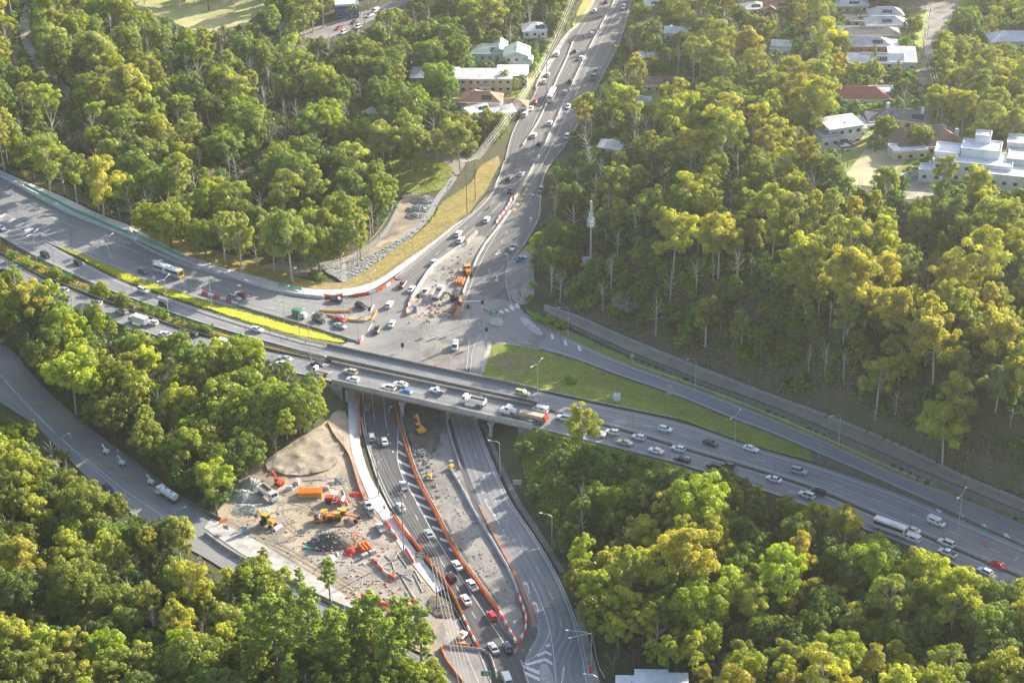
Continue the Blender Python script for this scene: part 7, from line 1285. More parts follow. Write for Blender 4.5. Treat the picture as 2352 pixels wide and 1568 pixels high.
def leafquad(mb, c, s, n):
    n = Vector(n); n = n.normalized() if n.length > 1e-4 else Vector((0, 0, 1))
    n = (n + Vector((rng.uniform(-1, 1), rng.uniform(-1, 1), rng.uniform(-1, 1)))*.8 + Vector((0, 0, .25))).normalized()
    x = n.cross(Vector((rng.uniform(-1, 1), rng.uniform(-1, 1), rng.uniform(-1, 1))))
    if x.length < 1e-3: return
    x.normalize(); y = n.cross(x); k = s*rng.uniform(.7, 1.3); c = Vector(c)
    mb.add([c-x*k-y*k*.62, c+x*k-y*k*.5, c+x*k*.8+y*k*.62, c-x*k*.85+y*k*.55], [(0, 1, 2, 3)])
class Crown:
    """leaves gathered as arrays: centre, outward direction, half size, clump shade"""
    def __init__(s): s.C, s.N, s.S, s.K, s.V, s.F = [], [], [], [], [], []
    def leaves(s, C, N, S, k):
        n = len(C); s.C.append(np.asarray(C)); s.N.append(np.asarray(N)); s.S.append(np.full(n, S)); s.K.append(np.clip(k+NR.uniform(-.18, .18, n), 0, 1))
    def puff(s, c, r, dens=80, flat=.75, size=.24, droop=0.0, lo=-.5):
        n = int(dens*r*r)+10; z = NR.uniform(lo, 1, n); a = NR.uniform(0, 2*math.pi, n); q = np.sqrt(np.maximum(0, 1-z*z)); d = np.stack([q*np.cos(a), q*np.sin(a), z*flat], 1)
        k = r*(.62+.5*NR.rand(n)); C = np.array(tuple(c))+d*k[:, None]; C[:, 2] -= droop*(1-z)*NR.rand(n); s.leaves(C, d, size, NR.rand())
    def add(s, v, f): o = len(s.V); s.V += [tuple(p) for p in v]; s.F += [tuple(i+o for i in q) for q in f]
    def mesh(s, name, material):
        vs, fs, kk = [], [], []
        if s.C:
            C, N, S = np.concatenate(s.C), np.concatenate(s.N), np.concatenate(s.S); n = len(C)
            N = N/np.maximum(np.linalg.norm(N, axis=1, keepdims=True), 1e-6)+NR.uniform(-.6, .6, (n, 3)); N[:, 2] += .25; N /= np.linalg.norm(N, axis=1, keepdims=True)
            x = np.cross(N, NR.uniform(-1, 1, (n, 3))); x /= np.maximum(np.linalg.norm(x, axis=1, keepdims=True), 1e-6); y = np.cross(N, x); k = (S*NR.uniform(.7, 1.3, n))[:, None]
            Q = np.stack([C-x*k-y*k*.62, C+x*k-y*k*.5, C+x*k*.8+y*k*.62, C-x*k*.85+y*k*.55], 1).reshape(-1, 3); vs = Q.tolist(); fs = np.arange(4*n).reshape(n, 4).tolist(); kk = np.repeat(np.concatenate(s.K), 4).tolist()
        o = len(vs); vs = vs+s.V; fs = fs+[tuple(i+o for i in q) for q in s.F]; kk = kk+[.5]*len(s.V)
        me = bpy.data.meshes.new(name); me.from_pydata(vs, [], fs); at_ = me.attributes.new('clump', 'FLOAT', 'POINT'); at_.data.foreach_set('value', kk); me.materials.append(material); me.update(); return me
def mk_tree(kind, h, cr, seed, sparse=False):
    """trunk mesh builder and crown of a tree h metres tall with crown radius cr"""
    rng.seed(seed); tb, cb = MB(), Crown(); U = rng.uniform
    if kind == 'gum':
        lean = Vector((U(-.08, .08), U(-.08, .08), 1)); fork = h*U(.32, .46); top = lean*(h*.86)
        tb.tube([Vector((0, 0, -.6)), lean*fork*.5, lean*fork, lean*(h*.66), top], [h*.016, h*.013, h*.011, h*.008, .05], 6); n = rng.randint(11, 15)
        for i in range(n):
            z = fork+(h*.92-fork)*(i+.6)/n; a = i*2.4+U(-.6, .6); rr = cr*(.35+.65*math.sin(math.pi*min(1, ((z-fork)/(h*.9-fork))*.80+.12)))*U(.5, 1.05)
            st = lean*(fork+(z-fork)*.45); e = lean*z+Vector((math.cos(a)*rr, math.sin(a)*rr, 0)); tb.tube([st, st.lerp(e, .5)+Vector((0, 0, -.25)), e], [h*.0065, h*.005, .04], 5)
            for k in range(rng.randint(3, 4) if sparse else rng.randint(5, 8)):
                f = e+Vector((U(-1, 1), U(-1, 1), U(-.55, .75)))*cr*.34; cb.puff(f, cr*U(.14, .27), 125, .7, .175, .35)
            for k in range(2): cb.puff(st.lerp(e, U(.5, .85))+Vector((U(-.5, .5), U(-.5, .5), U(0, .6))), cr*U(.12, .19), 110, .7, .175)
        for k in range(5): cb.puff(top+Vector((U(-1, 1)*cr*.25, U(-1, 1)*cr*.25, U(-.3, .9))), cr*U(.17, .27), 125, .75, .175)
    elif kind == 'broad':
        tb.tube([(0, 0, -.6), (0, 0, h*.3), (U(-.3, .3), U(-.3, .3), h*.6)], [h*.024, h*.018, h*.008], 6); n = int(58+cr*7); ph = [U(0, 6.28) for _ in range(4)]
        for i in range(n):
            z = 1-2*(i+.5)/n*.88; a = i*2.39996+U(-.3, .3); q = math.sqrt(max(0, 1-z*z)); bump = 1+.16*math.sin(2*a+ph[0]+2*z)+.12*math.sin(3*a+ph[1]-3*z)+.1*math.sin(5*z+ph[2]); k = U(.66, .98)*bump
            e = Vector((q*math.cos(a)*cr*k, q*math.sin(a)*cr*k, h*.57+z*h*.37*k)); cb.puff(e, cr*U(.13, .25), 120, .8, .175)
            if i % 9 == 0: tb.tube([(0, 0, h*.3), e*.6+Vector((0, 0, h*.12)), e], [h*.009, h*.006, .04], 4)
        m_ = int(40*cr); C = np.stack([NR.normal(0, .40*cr, m_), NR.normal(0, .40*cr, m_), h*.56+NR.normal(0, .15*h, m_)], 1); cb.leaves(C, C-np.array([0, 0, h*.5]), .34, .5)
    elif kind == 'pine':
        tb.tube([(0, 0, -.6), (U(-.2, .2), 0, h*.5), (U(-.5, .5), U(-.4, .4), h*.95)], [h*.016, h*.012, .06], 6)
        for i in range(20):
            z = h*(.50+.48*i/19); a = i*2.4+U(-.4, .4); rr = cr*(1-.62*(i/19))*U(.6, 1.08); e = Vector((math.cos(a)*rr, math.sin(a)*rr, z+rr*.14)); tb.tube([(0, 0, z-.5), e], [.10, .03], 4)
            for t_ in (.4, .6, .8, 1.0, 1.0): p = Vector((0, 0, z-.4)).lerp(e, t_)+Vector((U(-.5, .5), U(-.5, .5), U(-.1, .4))); cb.puff(p, cr*U(.12, .20), 120, .6, .155)
    elif kind == 'cone':
        tb.tube([(0, 0, -.5), (0, 0, h*.9)], [h*.018, .04], 6)
        for i in range(int(h*9)): z = h*(.05+.95*rng.random()**1.5); rr = cr*(1-z/h)**.8*math.sqrt(U(.4, 1)); a = U(0, 6.28); cb.puff((math.cos(a)*rr, math.sin(a)*rr, z), .2+.5*(1-z/h), 90, .9, .19)
    elif kind == 'shrub':
        tb.tube([(0, 0, -.3), (0, 0, h*.5)], [.09, .04], 5)
        for i in range(20): a = i*2.4; k = cr*U(.1, .85); cb.puff((math.cos(a)*k, math.sin(a)*k, h*U(.2, .85)*(1-.35*k/cr)), cr*U(.18, .32), 90, .85, .17)
    elif kind == 'dry':
        tb.tube([(0, 0, -.3), (0, 0, h*.55)], [.10, .03], 5)
        for i in range(20):
            a = i*2.4; e = Vector((math.cos(a)*cr*.9*U(.4, 1), math.sin(a)*cr*.9*U(.4, 1), h*U(.5, 1))); tb.tube([(0, 0, h*.2), e*.6+Vector((0, 0, h*.15)), e], [.05, .035, .02], 4)
            for k in range(3): cb.puff(e*U(.7, 1.02)+Vector((U(-.4, .4), U(-.4, .4), U(-.3, .3))), cr*U(.12, .2), 60, .9, .11, lo=-1)
    elif kind == 'palm':
        tb.tube([(0, 0, -.3), (.1, 0, h*.5), (.2, .1, h)], [.22, .17, .15], 7)
        for i in range(18):
            a = i*2.4; el = U(-.2, 1.0); pts = [Vector((.2, .1, h))+Vector((math.cos(a)*cr*t_*math.cos(el*.6), math.sin(a)*cr*t_*math.cos(el*.6), cr*(t_*math.sin(el)-t_*t_*.75))) for t_ in np.linspace(0, 1, 6)]
            for p, q in zip(pts[:-1], pts[1:]):
                x = (q-p).normalized().cross(Vector((0, 0, 1)))
                if x.length < 1e-3: continue
                x = x.normalized()*.38; dz = Vector((0, 0, -.2)); cb.add([p-x+dz, p, q, q-x+dz], [(0, 1, 2, 3)]); cb.add([p, p+x+dz, q+x+dz, q], [(0, 1, 2, 3)])
    return tb, cb
TREE = {}
TNAME = {'gum': ('gum_tree', 'gum tree'), 'broad': ('broadleaf_tree', 'tree'), 'pine': ('pine_tree', 'pine tree'), 'cone': ('conifer', 'conifer'), 'shrub': ('shrub', 'shrub'), 'dry': ('bare_shrub', 'bare shrub'), 'palm': ('palm_tree', 'palm tree')}
for kind, dims in (('gum', [(17, 4.8), (20, 5.2), (15, 4.6), (22, 5.6), (18, 4.0), (13, 3.8), (18, 2.7), (14, 2.2), (20, 5.6), (17, 5.0)]), ('broad', [(11, 4.6), (13, 5.4), (9, 4.0), (12, 4.2), (15, 5.2), (8, 3.2)]), ('pine', [(16, 3.1), (18, 3.3), (14, 2.8)]), ('cone', [(16, 3.6), (12, 2.6)]), ('shrub', [(3.2, 2.0), (2.4, 1.7), (4.2, 2.2)]), ('dry', [(4.0, 2.4), (3.0, 2.0)]), ('palm', [(9, 3.2), (13, 2.6)])):
    for i, (h, cr) in enumerate(dims):
        tb, cb = mk_tree(kind, h, cr, 100+17*i+len(kind), kind == 'gum' and i >= 8); tm = bpy.data.meshes.new('trunk'); tm.from_pydata(tb.v, [], tb.f); tm.materials.append(M['bark_pale'] if kind == 'gum' else M['twig'] if kind == 'dry' else M['bark_dark']); tm.update()
        cm = cb.mesh('crown', LEAF[{'gum': 'gum', 'broad': 'broad', 'pine': 'pine', 'cone': 'pine', 'shrub': 'hedge', 'dry': 'dry', 'palm': 'palm'}[kind]])
        TREE.setdefault(kind, []).append((h, cr, tm, cm))
ALLT = []                                                     # every placed tree: kind, variant, pos, rot, scale, tint, screen size, region
def cosel(p): return math.cos(math.atan2(H-p[2], math.hypot(p[0], p[1])))
def addtree(kind, var, p, sc, tint, region, forced=False):
    h, cr, _, _ = TREE[kind][var]; s = scl(p); ALLT.append(dict(kind=kind, var=var, p=Vector(p), rz=random.uniform(0, 6.28), sc=sc, tint=tint, size=(h*sc*s*cr*sc*s) if not forced else 1e9, region=region, px=proj(p)[0], py=proj(Vector(p)+Vector((0, 0, h*sc*.65)))[1]))
# picture masks (half-resolution cells of 4 px): where foliage shows, where the ground must stay clear
def raster(polys, w_=588, h_=392):
    A = np.zeros((h_, w_), bool); yy, xx = np.mgrid[0:h_, 0:w_]; X_, Y_ = xx*4+2.0, yy*4+2.0
    for poly in polys:
        c = np.zeros_like(A); j = len(poly)-1
        for i in range(len(poly)):
            xi, yi = poly[i]; xj, yj = poly[j]; cond = (yi > Y_) != (yj > Y_)
            if yi != yj: c ^= cond & (X_ < (xj-xi)*(Y_-yi)/(yj-yi)+xi)
            j = i
        A |= c
    return A
FOREST = {
 'forest_west': [[(-40, -40), (62, -40), (45, 50), (45, 82), (72, 150), (118, 178), (150, 216), (150, 232), (60, 250), (0, 240), (-40, 240)],
   [(80, -40), (296, -40), (325, 20), (382, 42), (437, 66), (480, 70), (560, 60), (600, 30), (620, -40), (770, -40), (770, 20), (690, 74), (690, 92), (790, 82), (860, 46), (930, 8), (960, -40), (1320, -40), (1312, 40), (1260, 110), (1248, 130), (1240, 170), (1215, 215), (1180, 255), (1182, 300), (1150, 320), (1100, 340), (1060, 348), (900, 348), (890, 368), (905, 400), (912, 440), (905, 465), (890, 505), (830, 560), (760, 592), (720, 600), (660, 604), (600, 588), (500, 570), (400, 545), (320, 520), (290, 490), (250, 470), (150, 415), (100, 392), (40, 370), (0, 345), (-40, 330), (-40, 250), (70, 258), (165, 232), (172, 215), (142, 185), (102, 142), (74, 95), (66, 50)]],
 'forest_bank': [[(-40, 650), (40, 622), (80, 650), (130, 692), (180, 706), (290, 738), (345, 765), (470, 782), (520, 796), (560, 776), (600, 796), (642, 845), (720, 868), (756, 885), (756, 940), (700, 1005), (600, 1055), (548, 1092), (545, 1140), (500, 1168), (430, 1140), (350, 1088), (280, 1040), (200, 980), (100, 880), (35, 800), (-40, 770)]],
 'forest_south': [[(-40, 920), (30, 962), (100, 985), (132, 1020), (165, 1050), (190, 1088), (240, 1130), (290, 1145), (300, 1190), (350, 1182), (400, 1172), (470, 1192), (488, 1230), (478, 1275), (520, 1308), (580, 1275), (640, 1312), (720, 1340), (800, 1375), (850, 1392), (900, 1392), (960, 1430), (1010, 1455), (1026, 1500), (985, 1600), (-40, 1600)]],
 'forest_east': [[(1300, 1150), (1330, 1105), (1372, 1095), (1420, 1110), (1470, 1075), (1545, 1068), (1650, 1085), (1690, 1068), (1760, 1075), (1775, 1110), (1835, 1150), (1890, 1135), (1950, 1145), (2004, 1165), (2012, 1222), (2150, 1256), (2290, 1318), (2400, 1390), (2400, 1600), (1600, 1600), (1590, 1545), (1420, 1540), (1385, 1545), (1340, 1430), (1312, 1350), (1290, 1290), (1280, 1235), (1310, 1190)]],
 'embankment': [[(1182, 1008), (1215, 992), (1290, 1003), (1385, 1018), (1430, 1032), (1540, 1066), (1540, 1160), (1300, 1200), (1250, 1200), (1200, 1130)]],
 'hill': [[(1460, -40), (1440, 40), (1436, 90), (1408, 140), (1385, 165), (1370, 215), (1345, 235), (1305, 262), (1300, 290), (1330, 320), (1290, 368), (1254, 398), (1250, 445), (1252, 500), (1244, 535), (1226, 575), (1232, 620), (1248, 660), (1262, 695), (1330, 722), (1380, 748), (1450, 776), (1530, 810), (1640, 852), (1770, 903), (1920, 958), (2070, 1018), (2220, 1090), (2400, 1160), (2400, -40)]],
}
CLEAR = [[(1995, 1178), (2080, 1192), (2110, 1245), (2180, 1262), (2200, 1285), (2310, 1290), (2310, 1312), (2260, 1318), (2150, 1290), (2060, 1250), (2000, 1232)], [(1424, 1552), (1448, 1552), (1466, 1546), (1528, 1548), (1574, 1554), (1574, 1568), (1424, 1568)], [(64, -5), (42, 50), (42, 84), (70, 152), (116, 180), (150, 214), (164, 212), (142, 184), (104, 142), (76, 94), (69, 50), (78, -5)], [(308, -5), (330, 22), (385, 44), (437, 64), (490, 68), (560, 58), (588, 40), (592, -5)], [(915, 362), (1040, 358), (1075, 365), (1050, 440), (990, 450), (925, 436)], [(1944, 396), (1985, 344), (2030, 330), (2098, 350), (2086, 372), (2050, 400), (2000, 424), (1955, 424)], [(2058, 424), (2104, 402), (2150, 420), (2145, 446), (2080, 452)],
 [(2108, 300), (2104, 180), (2112, 60), (2130, 0), (2210, 0), (2175, 60), (2140, 120), (2126, 200), (2122, 300)], [(1990, -10), (2220, -10), (2215, 40), (2130, 50), (2080, 10)],
 [(708, 74), (780, 44), (900, 0), (960, 0), (860, 40), (800, 74), (720, 90)]]
fm = {k: raster(v) for k, v in FOREST.items()}; clear = raster(CLEAR)
def boxhull(b):
    p, w_, d_, h_, a, wings = b; pts = []
    bl = [(0, 0, w_, d_, h_)]+[(x, y, ww, dd, hh) for (x, y, ww, dd, hh, *_r) in wings]; out = []
    for x, y, ww, dd, hh in bl:
        q = []
        for sx in (-1, 1):
            for sy in (-1, 1):
                lx, ly = x+sx*ww/2, y+sy*dd/2; X_ = p.x+lx*math.cos(a)-ly*math.sin(a); Y_ = p.y+lx*math.sin(a)+ly*math.cos(a)
                for z in (p.z+hh*.35, p.z+hh): q.append(proj((X_, Y_, z)))
        xa, xb = min(c[0] for c in q), max(c[0] for c in q); ya, yb = min(c[1] for c in q), max(c[1] for c in q); out.append([(xa, ya+1), (xb, ya+1), (xb, yb), (xa, yb)])
    return out
hm = raster([q for b in HOUSEBOX for q in boxhull(b)])
def onhouse(x, y):
    for p, w_, d_, h_, a, wings in HOUSEBOX:
        dx, dy = x-p.x, y-p.y; lx = dx*math.cos(a)+dy*math.sin(a); ly = -dx*math.sin(a)+dy*math.cos(a)
        for X_, Y_, ww, dd in [(0, 0, w_, d_)]+[(q[0], q[1], q[2], q[3]) for q in wings]:
            if abs(lx-X_) < ww/2+1.2 and abs(ly-Y_) < dd/2+1.2: return True
    return False
def at(A, px, py):
    i, j = int(px//4), int(py//4)
    if i < 0 or i >= 588: i = min(max(i, 0), 587)
    j = min(max(j, 0), 391); return A[j, i]
def nearroad(x, y):
    i, j = int(round((x-X0)/CELL)), int(round((y-Y0)/CELL)); return not (0 <= i < NX and 0 <= j < NY) or roadnear[j, i]
def fits(region, p, h, cr, house=.25, edge=.0):
    """the crown must lie where the photo shows foliage"""
    s = scl(p); ce = cosel(p); px, py = proj(p); A = fm[region]; bad = hb = 0; k = 0
    for f, rr in ((.99, 0), (.85, .55), (.85, -.55), (.65, .9), (.65, -.9), (.6, 0), (.45, .5), (.45, -.5)):
        x, y = px+rr*cr*s, py-f*h*s*ce; k += 1
        if y < -20 or x < -20 or x > 2372 or y > 1590: continue
        if not at(A, x, y) or at(clear, x, y): bad += 1
        if at(hm, x, y): hb += 1
    return bad <= edge*k and hb/k <= house
def mixG(px, py):
    r = random.random()
    if r < .55: return 'shrub', random.randrange(3), random.uniform(1.0, 1.7), jit(random.choice([GRN, OLV, DRK, LIME])), 4.2
    return 'broad', random.choice([2, 5, 3]), random.uniform(.45, .75), jit(random.choice([GRN, OLV, YEL, DRK])), 4.6
def mixSl(px, py):
    r = random.random()
    if r < .26: return 'gum', random.choice([6, 7, 7, 6, 4]), random.uniform(.6, 1.0), jit(random.choice([OLV, GRN, OLV])), 5.0
    if r < .52: return 'shrub', random.randrange(3), random.uniform(.9, 1.6), jit(random.choice([OLV, GRN, DRK])), 2.6
    if r < .66: return 'dry', random.randrange(2), random.uniform(.6, .95), jit((.9, .85, .85)), 2.8
    return 'broad', random.choice([2, 5]), random.uniform(.45, .75), jit(random.choice([GRN, OLV])), 4.5
SP = {}
def scatter(region, spacing, mixf, tries=40000, zone=None, edge=.0, house=.2):
    grid = {}; xs_ = [q[0] for poly in FOREST[region] for q in poly]; ys_ = [q[1] for poly in FOREST[region] for q in poly]; n = 0
    for _ in range(int(tries*1.12)):
        px, py = random.uniform(-300 if min(xs_) < 0 else min(xs_)-60, 2700 if max(xs_) > 2352 else max(xs_)+60), random.uniform(min(ys_)-60, max(ys_)+120)
        if zone and not zone(px, py): continue
        p = G(px, py) 
        if p is None or p.y > 960: continue
        kind, var, sc, tint, sp = mixf(px, py)
        if kind in ('gum', 'broad') and mixf not in (mixSl, mixG): sc *= random.choice([.65, .8, .95, 1.05, 1.15, 1.25, 1.4])
        sp = sp or spacing*.25+TREE[kind][var][1]*sc*1.06
        if random.random() > min(1.0, 1.2*(p.y/600.0)**1.0*.8+.2): continue
        c = (int(p.x//12), int(p.y//12)); ok = True
        for a in (-1, 0, 1):
            for b in (-1, 0, 1):
                for (q, s2) in grid.get((c[0]+a, c[1]+b), ()):
                    if (q.x-p.x)**2+(q.y-p.y)**2 < (min(sp, s2)*.5+max(sp, s2)*.5)**2: ok = False; break
        if not ok or nearroad(p.x, p.y) or onhouse(p.x, p.y): continue
        h, cr, _, _ = TREE[kind][var]
        if not fits(region, p, h*sc, cr*sc, house, edge): continue
        grid.setdefault(c, []).append((p, sp)); addtree(kind, var, p, sc, tint, region); n += 1
    return n
def jit(t, a=.16, b=.06):
    k = random.uniform(1-a, 1+a); return tuple(c*k*random.uniform(1-b, 1+b) for c in t)
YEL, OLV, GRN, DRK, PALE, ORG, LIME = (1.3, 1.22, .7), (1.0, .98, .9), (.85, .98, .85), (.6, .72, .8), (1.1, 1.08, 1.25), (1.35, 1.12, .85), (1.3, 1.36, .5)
def mixW(px, py):
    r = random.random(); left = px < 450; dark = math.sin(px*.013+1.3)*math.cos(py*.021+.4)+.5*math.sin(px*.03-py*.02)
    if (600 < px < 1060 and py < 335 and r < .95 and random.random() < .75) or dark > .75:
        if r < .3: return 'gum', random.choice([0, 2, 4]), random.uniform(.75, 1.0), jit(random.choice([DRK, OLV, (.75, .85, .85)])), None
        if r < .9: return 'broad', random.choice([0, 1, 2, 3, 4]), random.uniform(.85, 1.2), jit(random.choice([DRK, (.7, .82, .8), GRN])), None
    if r < .42: return 'gum', random.choice([0, 1, 2, 4, 5, 6, 8, 9]), random.uniform(.75, 1.0), jit(random.choice([YEL, OLV, OLV, PALE] if left else [OLV, GRN, PALE])), None
    if r < .95: return 'broad', random.choice([0, 1, 2, 3, 4]), random.uniform(.85, 1.2), jit(random.choice([LIME, GRN, OLV, YEL] if py < 340 or px > 450 else [OLV, GRN, YEL, PALE])), None
    return 'dry', 0, random.uniform(1.3, 1.8), jit((1, 1, 1)), 5.5
def mixB(px, py):
    r = random.random()
    if r < .35: return 'gum', random.choice([0, 2, 5]), random.uniform(.65, .85), jit(random.choice([YEL, LIME, OLV])), None
    return 'broad', random.choice([0, 2, 3, 5]), random.uniform(.8, 1.1), jit(random.choice([GRN, LIME, OLV, GRN, YEL])), None
def mixS(px, py):
    r = random.random()
    if 560 < px < 1040 and py > 1400 and r < .65: return 'pine', random.randrange(3), random.uniform(.75, .95), jit((1.05, 1.12, .75)), None
    if r < .35: return 'gum', random.choice([0, 2, 4, 5]), random.uniform(.65, .9), jit(random.choice([YEL, OLV, PALE, ORG])), None
    if r < .93: return 'broad', random.choice([0, 1, 2, 3, 5]), random.uniform(.75, 1.1), jit(random.choice([GRN, OLV, LIME, OLV, DRK])), None
    return 'dry', random.randrange(2), random.uniform(1.2, 1.7), jit((1, 1, 1)), 5
def mixE(px, py):
    r = random.random(); dark = math.sin(px*.015+.3)*math.cos(py*.024+1.0)
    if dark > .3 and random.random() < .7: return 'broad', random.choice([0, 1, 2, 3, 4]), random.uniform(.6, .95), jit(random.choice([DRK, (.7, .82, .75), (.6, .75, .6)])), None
    if r < .42: return 'gum', random.choice([0, 1, 2, 4, 5, 8, 9]), random.uniform(.7, .95), jit(random.choice([YEL, OLV, YEL, ORG])), None
    return 'broad', random.choice([0, 1, 2, 3, 4]), random.uniform(.8, 1.1), jit(random.choice([GRN, LIME, YEL, DRK, GRN])), None
slope = [(1262, 697), (1290, 620), (1360, 572), (1460, 572), (1560, 590), (1680, 622), (1800, 682), (1920, 775), (2060, 865), (2250, 965), (2400, 1030), (2400, 1170), (2220, 1092), (2070, 1020), (1770, 905), (1530, 812), (1380, 750)]
def mixH(px, py):
    r = random.random()
    if py < 200 and px > 1900: 
        if r < .5: return 'broad', random.choice([0, 2, 3, 5]), random.uniform(.7, 1), jit(random.choice([GRN, OLV, YEL])), None
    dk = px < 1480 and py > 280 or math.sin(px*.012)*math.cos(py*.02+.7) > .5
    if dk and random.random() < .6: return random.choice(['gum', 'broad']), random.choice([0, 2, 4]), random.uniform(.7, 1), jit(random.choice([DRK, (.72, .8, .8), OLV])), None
    if r < .66: return 'gum', random.choice([0, 1, 2, 3, 4, 5, 6, 6, 8, 9]), random.uniform(.75, 1.0), jit(random.choice([YEL, OLV, ORG, OLV, YEL])), None
    return 'broad', random.choice([0, 1, 2, 3, 4]), random.uniform(.75, 1.05), jit(random.choice([GRN, OLV, OLV, YEL])), None
# trees placed one by one from the photo: kind, variant, base px, height px, tint
def hero(kind, var, px, py, hpx, tint, region='hero'):
    p = G(px, py); h = hpx/(scl(p)*cosel(p)); addtree(kind, var, p, h/TREE[kind][var][0], tint, region, True)
for a in (('gum', 4, 1340, 1062, 132, YEL), ('gum', 5, 1236, 606, 74, (1.2, 1.3, .6)), ('gum', 1, 1572, 1400, 190, (1.5, 1.25, .8)), ('broad', 1, 1600, 1240, 140, (1.5, 1.55, .5)), ('gum', 3, 1790, 1400, 150, (1.3, 1.45, .5)), ('broad', 4, 1990, 1380, 130, (1.35, 1.5, .5)), ('gum', 0, 2110, 1410, 135, (1.3, 1.3, .55)), ('gum', 1, 2200, 1440, 140, (1.4, 1.35, .55)), ('gum', 4, 2010, 965, 150, YEL), ('gum', 0, 2045, 790, 140, ORG), ('gum', 1, 1948, 770, 205, ORG), ('gum', 2, 2165, 1065, 150, YEL), ('gum', 4, 2185, 1010, 160, OLV), ('gum', 0, 2300, 865, 150, ORG), ('gum', 2, 2015, 620, 100, YEL),
 ('gum', 0, 1545, 640, 150, YEL), ('gum', 1, 1650, 640, 150, (1.5, 1.3, .8)), ('gum', 3, 1570, 520, 130, YEL), ('gum', 1, 1760, 560, 140, YEL), ('gum', 2, 1420, 500, 120, OLV), ('gum', 0, 1860, 690, 150, YEL),
 ('gum', 1, 232, 200, 130, PALE), ('gum', 0, 300, 290, 120, YEL), ('gum', 2, 485, 520, 110, (1.15, 1.2, .65)), ('gum', 1, 745, 585, 110, OLV), ('broad', 1, 570, 345, 110, GRN), ('broad', 3, 880, 490, 100, (1.1, 1.15, .7)), ('gum', 3, 118, 290, 100, LIME), ('gum', 0, 80, 760, 110, ORG), ('gum', 5, 120, 720, 80, (1.1, 1.2, .9)), ('gum', 0, 175, 950, 160, LIME), ('broad', 1, 562, 880, 105, (1.25, 1.3, .6)), ('broad', 0, 640, 985, 110, (1.15, 1.2, .6)), ('broad', 3, 575, 1000, 115, (1.1, 1.15, .7)), ('broad', 4, 690, 1000, 110, (1.0, 1.1, .7)), ('broad', 2, 520, 960, 100, (1.1, 1.15, .7)), ('broad', 5, 235, 690, 44, YEL), ('broad', 5, 286, 712, 40, OLV), ('shrub', 2, 30, 600, 30, OLV), ('shrub', 0, 60, 612, 26, YEL), ('gum', 5, 660, 880, 52, OLV),
 ('pine', 0, 760, 1396, 110, (1.0, 1.1, .75)), ('pine', 1, 720, 1570, 210, (1.0, 1.1, .75)), ('pine', 0, 862, 1550, 180, (1.1, 1.15, .75)), ('pine', 2, 925, 1560, 175, (1.1, 1.15, .75)), ('pine', 1, 970, 1580, 185, (1.05, 1.1, .75)), ('pine', 0, 645, 1600, 220, (.95, 1.05, .75)), ('pine', 2, 780, 1600, 190, (1.0, 1.1, .75)), ('pine', 0, 900, 1620, 190, (1.05, 1.15, .75)), ('pine', 1, 600, 1590, 190, (1.0, 1.05, .8)), ('pine', 2, 830, 1540, 150, (1.1, 1.15, .7)), ('broad', 0, 810, 1580, 90, GRN), ('broad', 1, 870, 1600, 100, OLV), ('broad', 3, 940, 1600, 90, LIME), ('broad', 2, 760, 1560, 80, OLV), ('broad', 0, 690, 1560, 90, GRN), ('broad', 2, 985, 1590, 70, YEL), ('gum', 5, 655, 1345, 46, LIME), ('pine', 2, 690, 1372, 66, (1, 1.2, .7)), ('pine', 2, 610, 1330, 70, OLV), ('broad', 5, 1011, 1560, 26, GRN),
 ('cone', 0, 2003, 195, 92, (1, 1.05, .9)), ('cone', 1, 2060, 190, 52, (1.4, 1.1, .9)), ('palm', 1, 812, 76, 62, GRN), ('palm', 0, 1158, 205, 40, YEL), ('palm', 0, 1200, 210, 36, GRN), ('palm', 0, 1230, 200, 40, YEL), ('palm', 0, 1412, 135, 30, GRN), ('palm', 0, 805, 108, 34, GRN), ('broad', 1, 2212, 92, 76, (.7, .95, .7)), ('broad', 1, 1010, 232, 90, (.85, 1.15, .5)), ('broad', 0, 1280, 88, 62, GRN), ('broad', 4, 1470, 78, 72, GRN), ('broad', 2, 1135, 322, 70, OLV), ('gum', 1, 1345, 300, 90, (1.2, 1.15, .95)), ('gum', 0, 1440, 300, 110, (1.35, 1.35, .7)), ('broad', 2, 2110, 345, 60, PALE), ('broad', 5, 2030, 325, 60, GRN), ('broad', 1, 2290, 320, 60, LIME), ('gum', 4, 2165, 452, 100, OLV), ('gum', 2, 2030, 468, 84, PALE), ('gum', 0, 2250, 480, 100, YEL), ('gum', 1, 2150, 290, 95, (1.3, 1.25, .8)), ('gum', 2, 2250, 210, 110, OLV), ('gum', 3, 1560, 290, 110, YEL), ('dry', 0, 860, 130, 46, (1, 1, 1)), ('dry', 0, 1438, 728, 50, (.9, 1.05, 1.2))): hero(*a)
sl = lambda x, y: inpoly(x, y, slope)
SP['slope'] = scatter('hill', 4.0, mixSl, 16000, sl)
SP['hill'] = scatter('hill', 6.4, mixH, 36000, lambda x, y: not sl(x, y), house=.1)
def mixEm(px, py):
    r = random.random()
    if r < .6: return 'shrub', random.randrange(3), random.uniform(.8, 1.5), jit(random.choice([GRN, OLV, DRK])), 4.5
    return 'broad', random.choice([2, 5]), random.uniform(.45, .7), jit(random.choice([GRN, OLV, YEL])), 8
SP['embankment'] = scatter('embankment', 6, mixEm, 2500)
def mixU(px, py): return 'shrub', random.randrange(3), random.uniform(1.1, 1.9), jit(random.choice([GRN, OLV, DRK, OLV])), None
SP['garden'] = scatter('hill', 4.5, mixG, 9000, lambda x, y: y < 345 and x > 1330, house=.12)
SP['garden2'] = scatter('forest_west', 4.5, mixG, 3500, lambda x, y: y < 300 and x > 930, house=.12)
SP['west'] = scatter('forest_west', 6.3, mixW, 36000, house=.12)
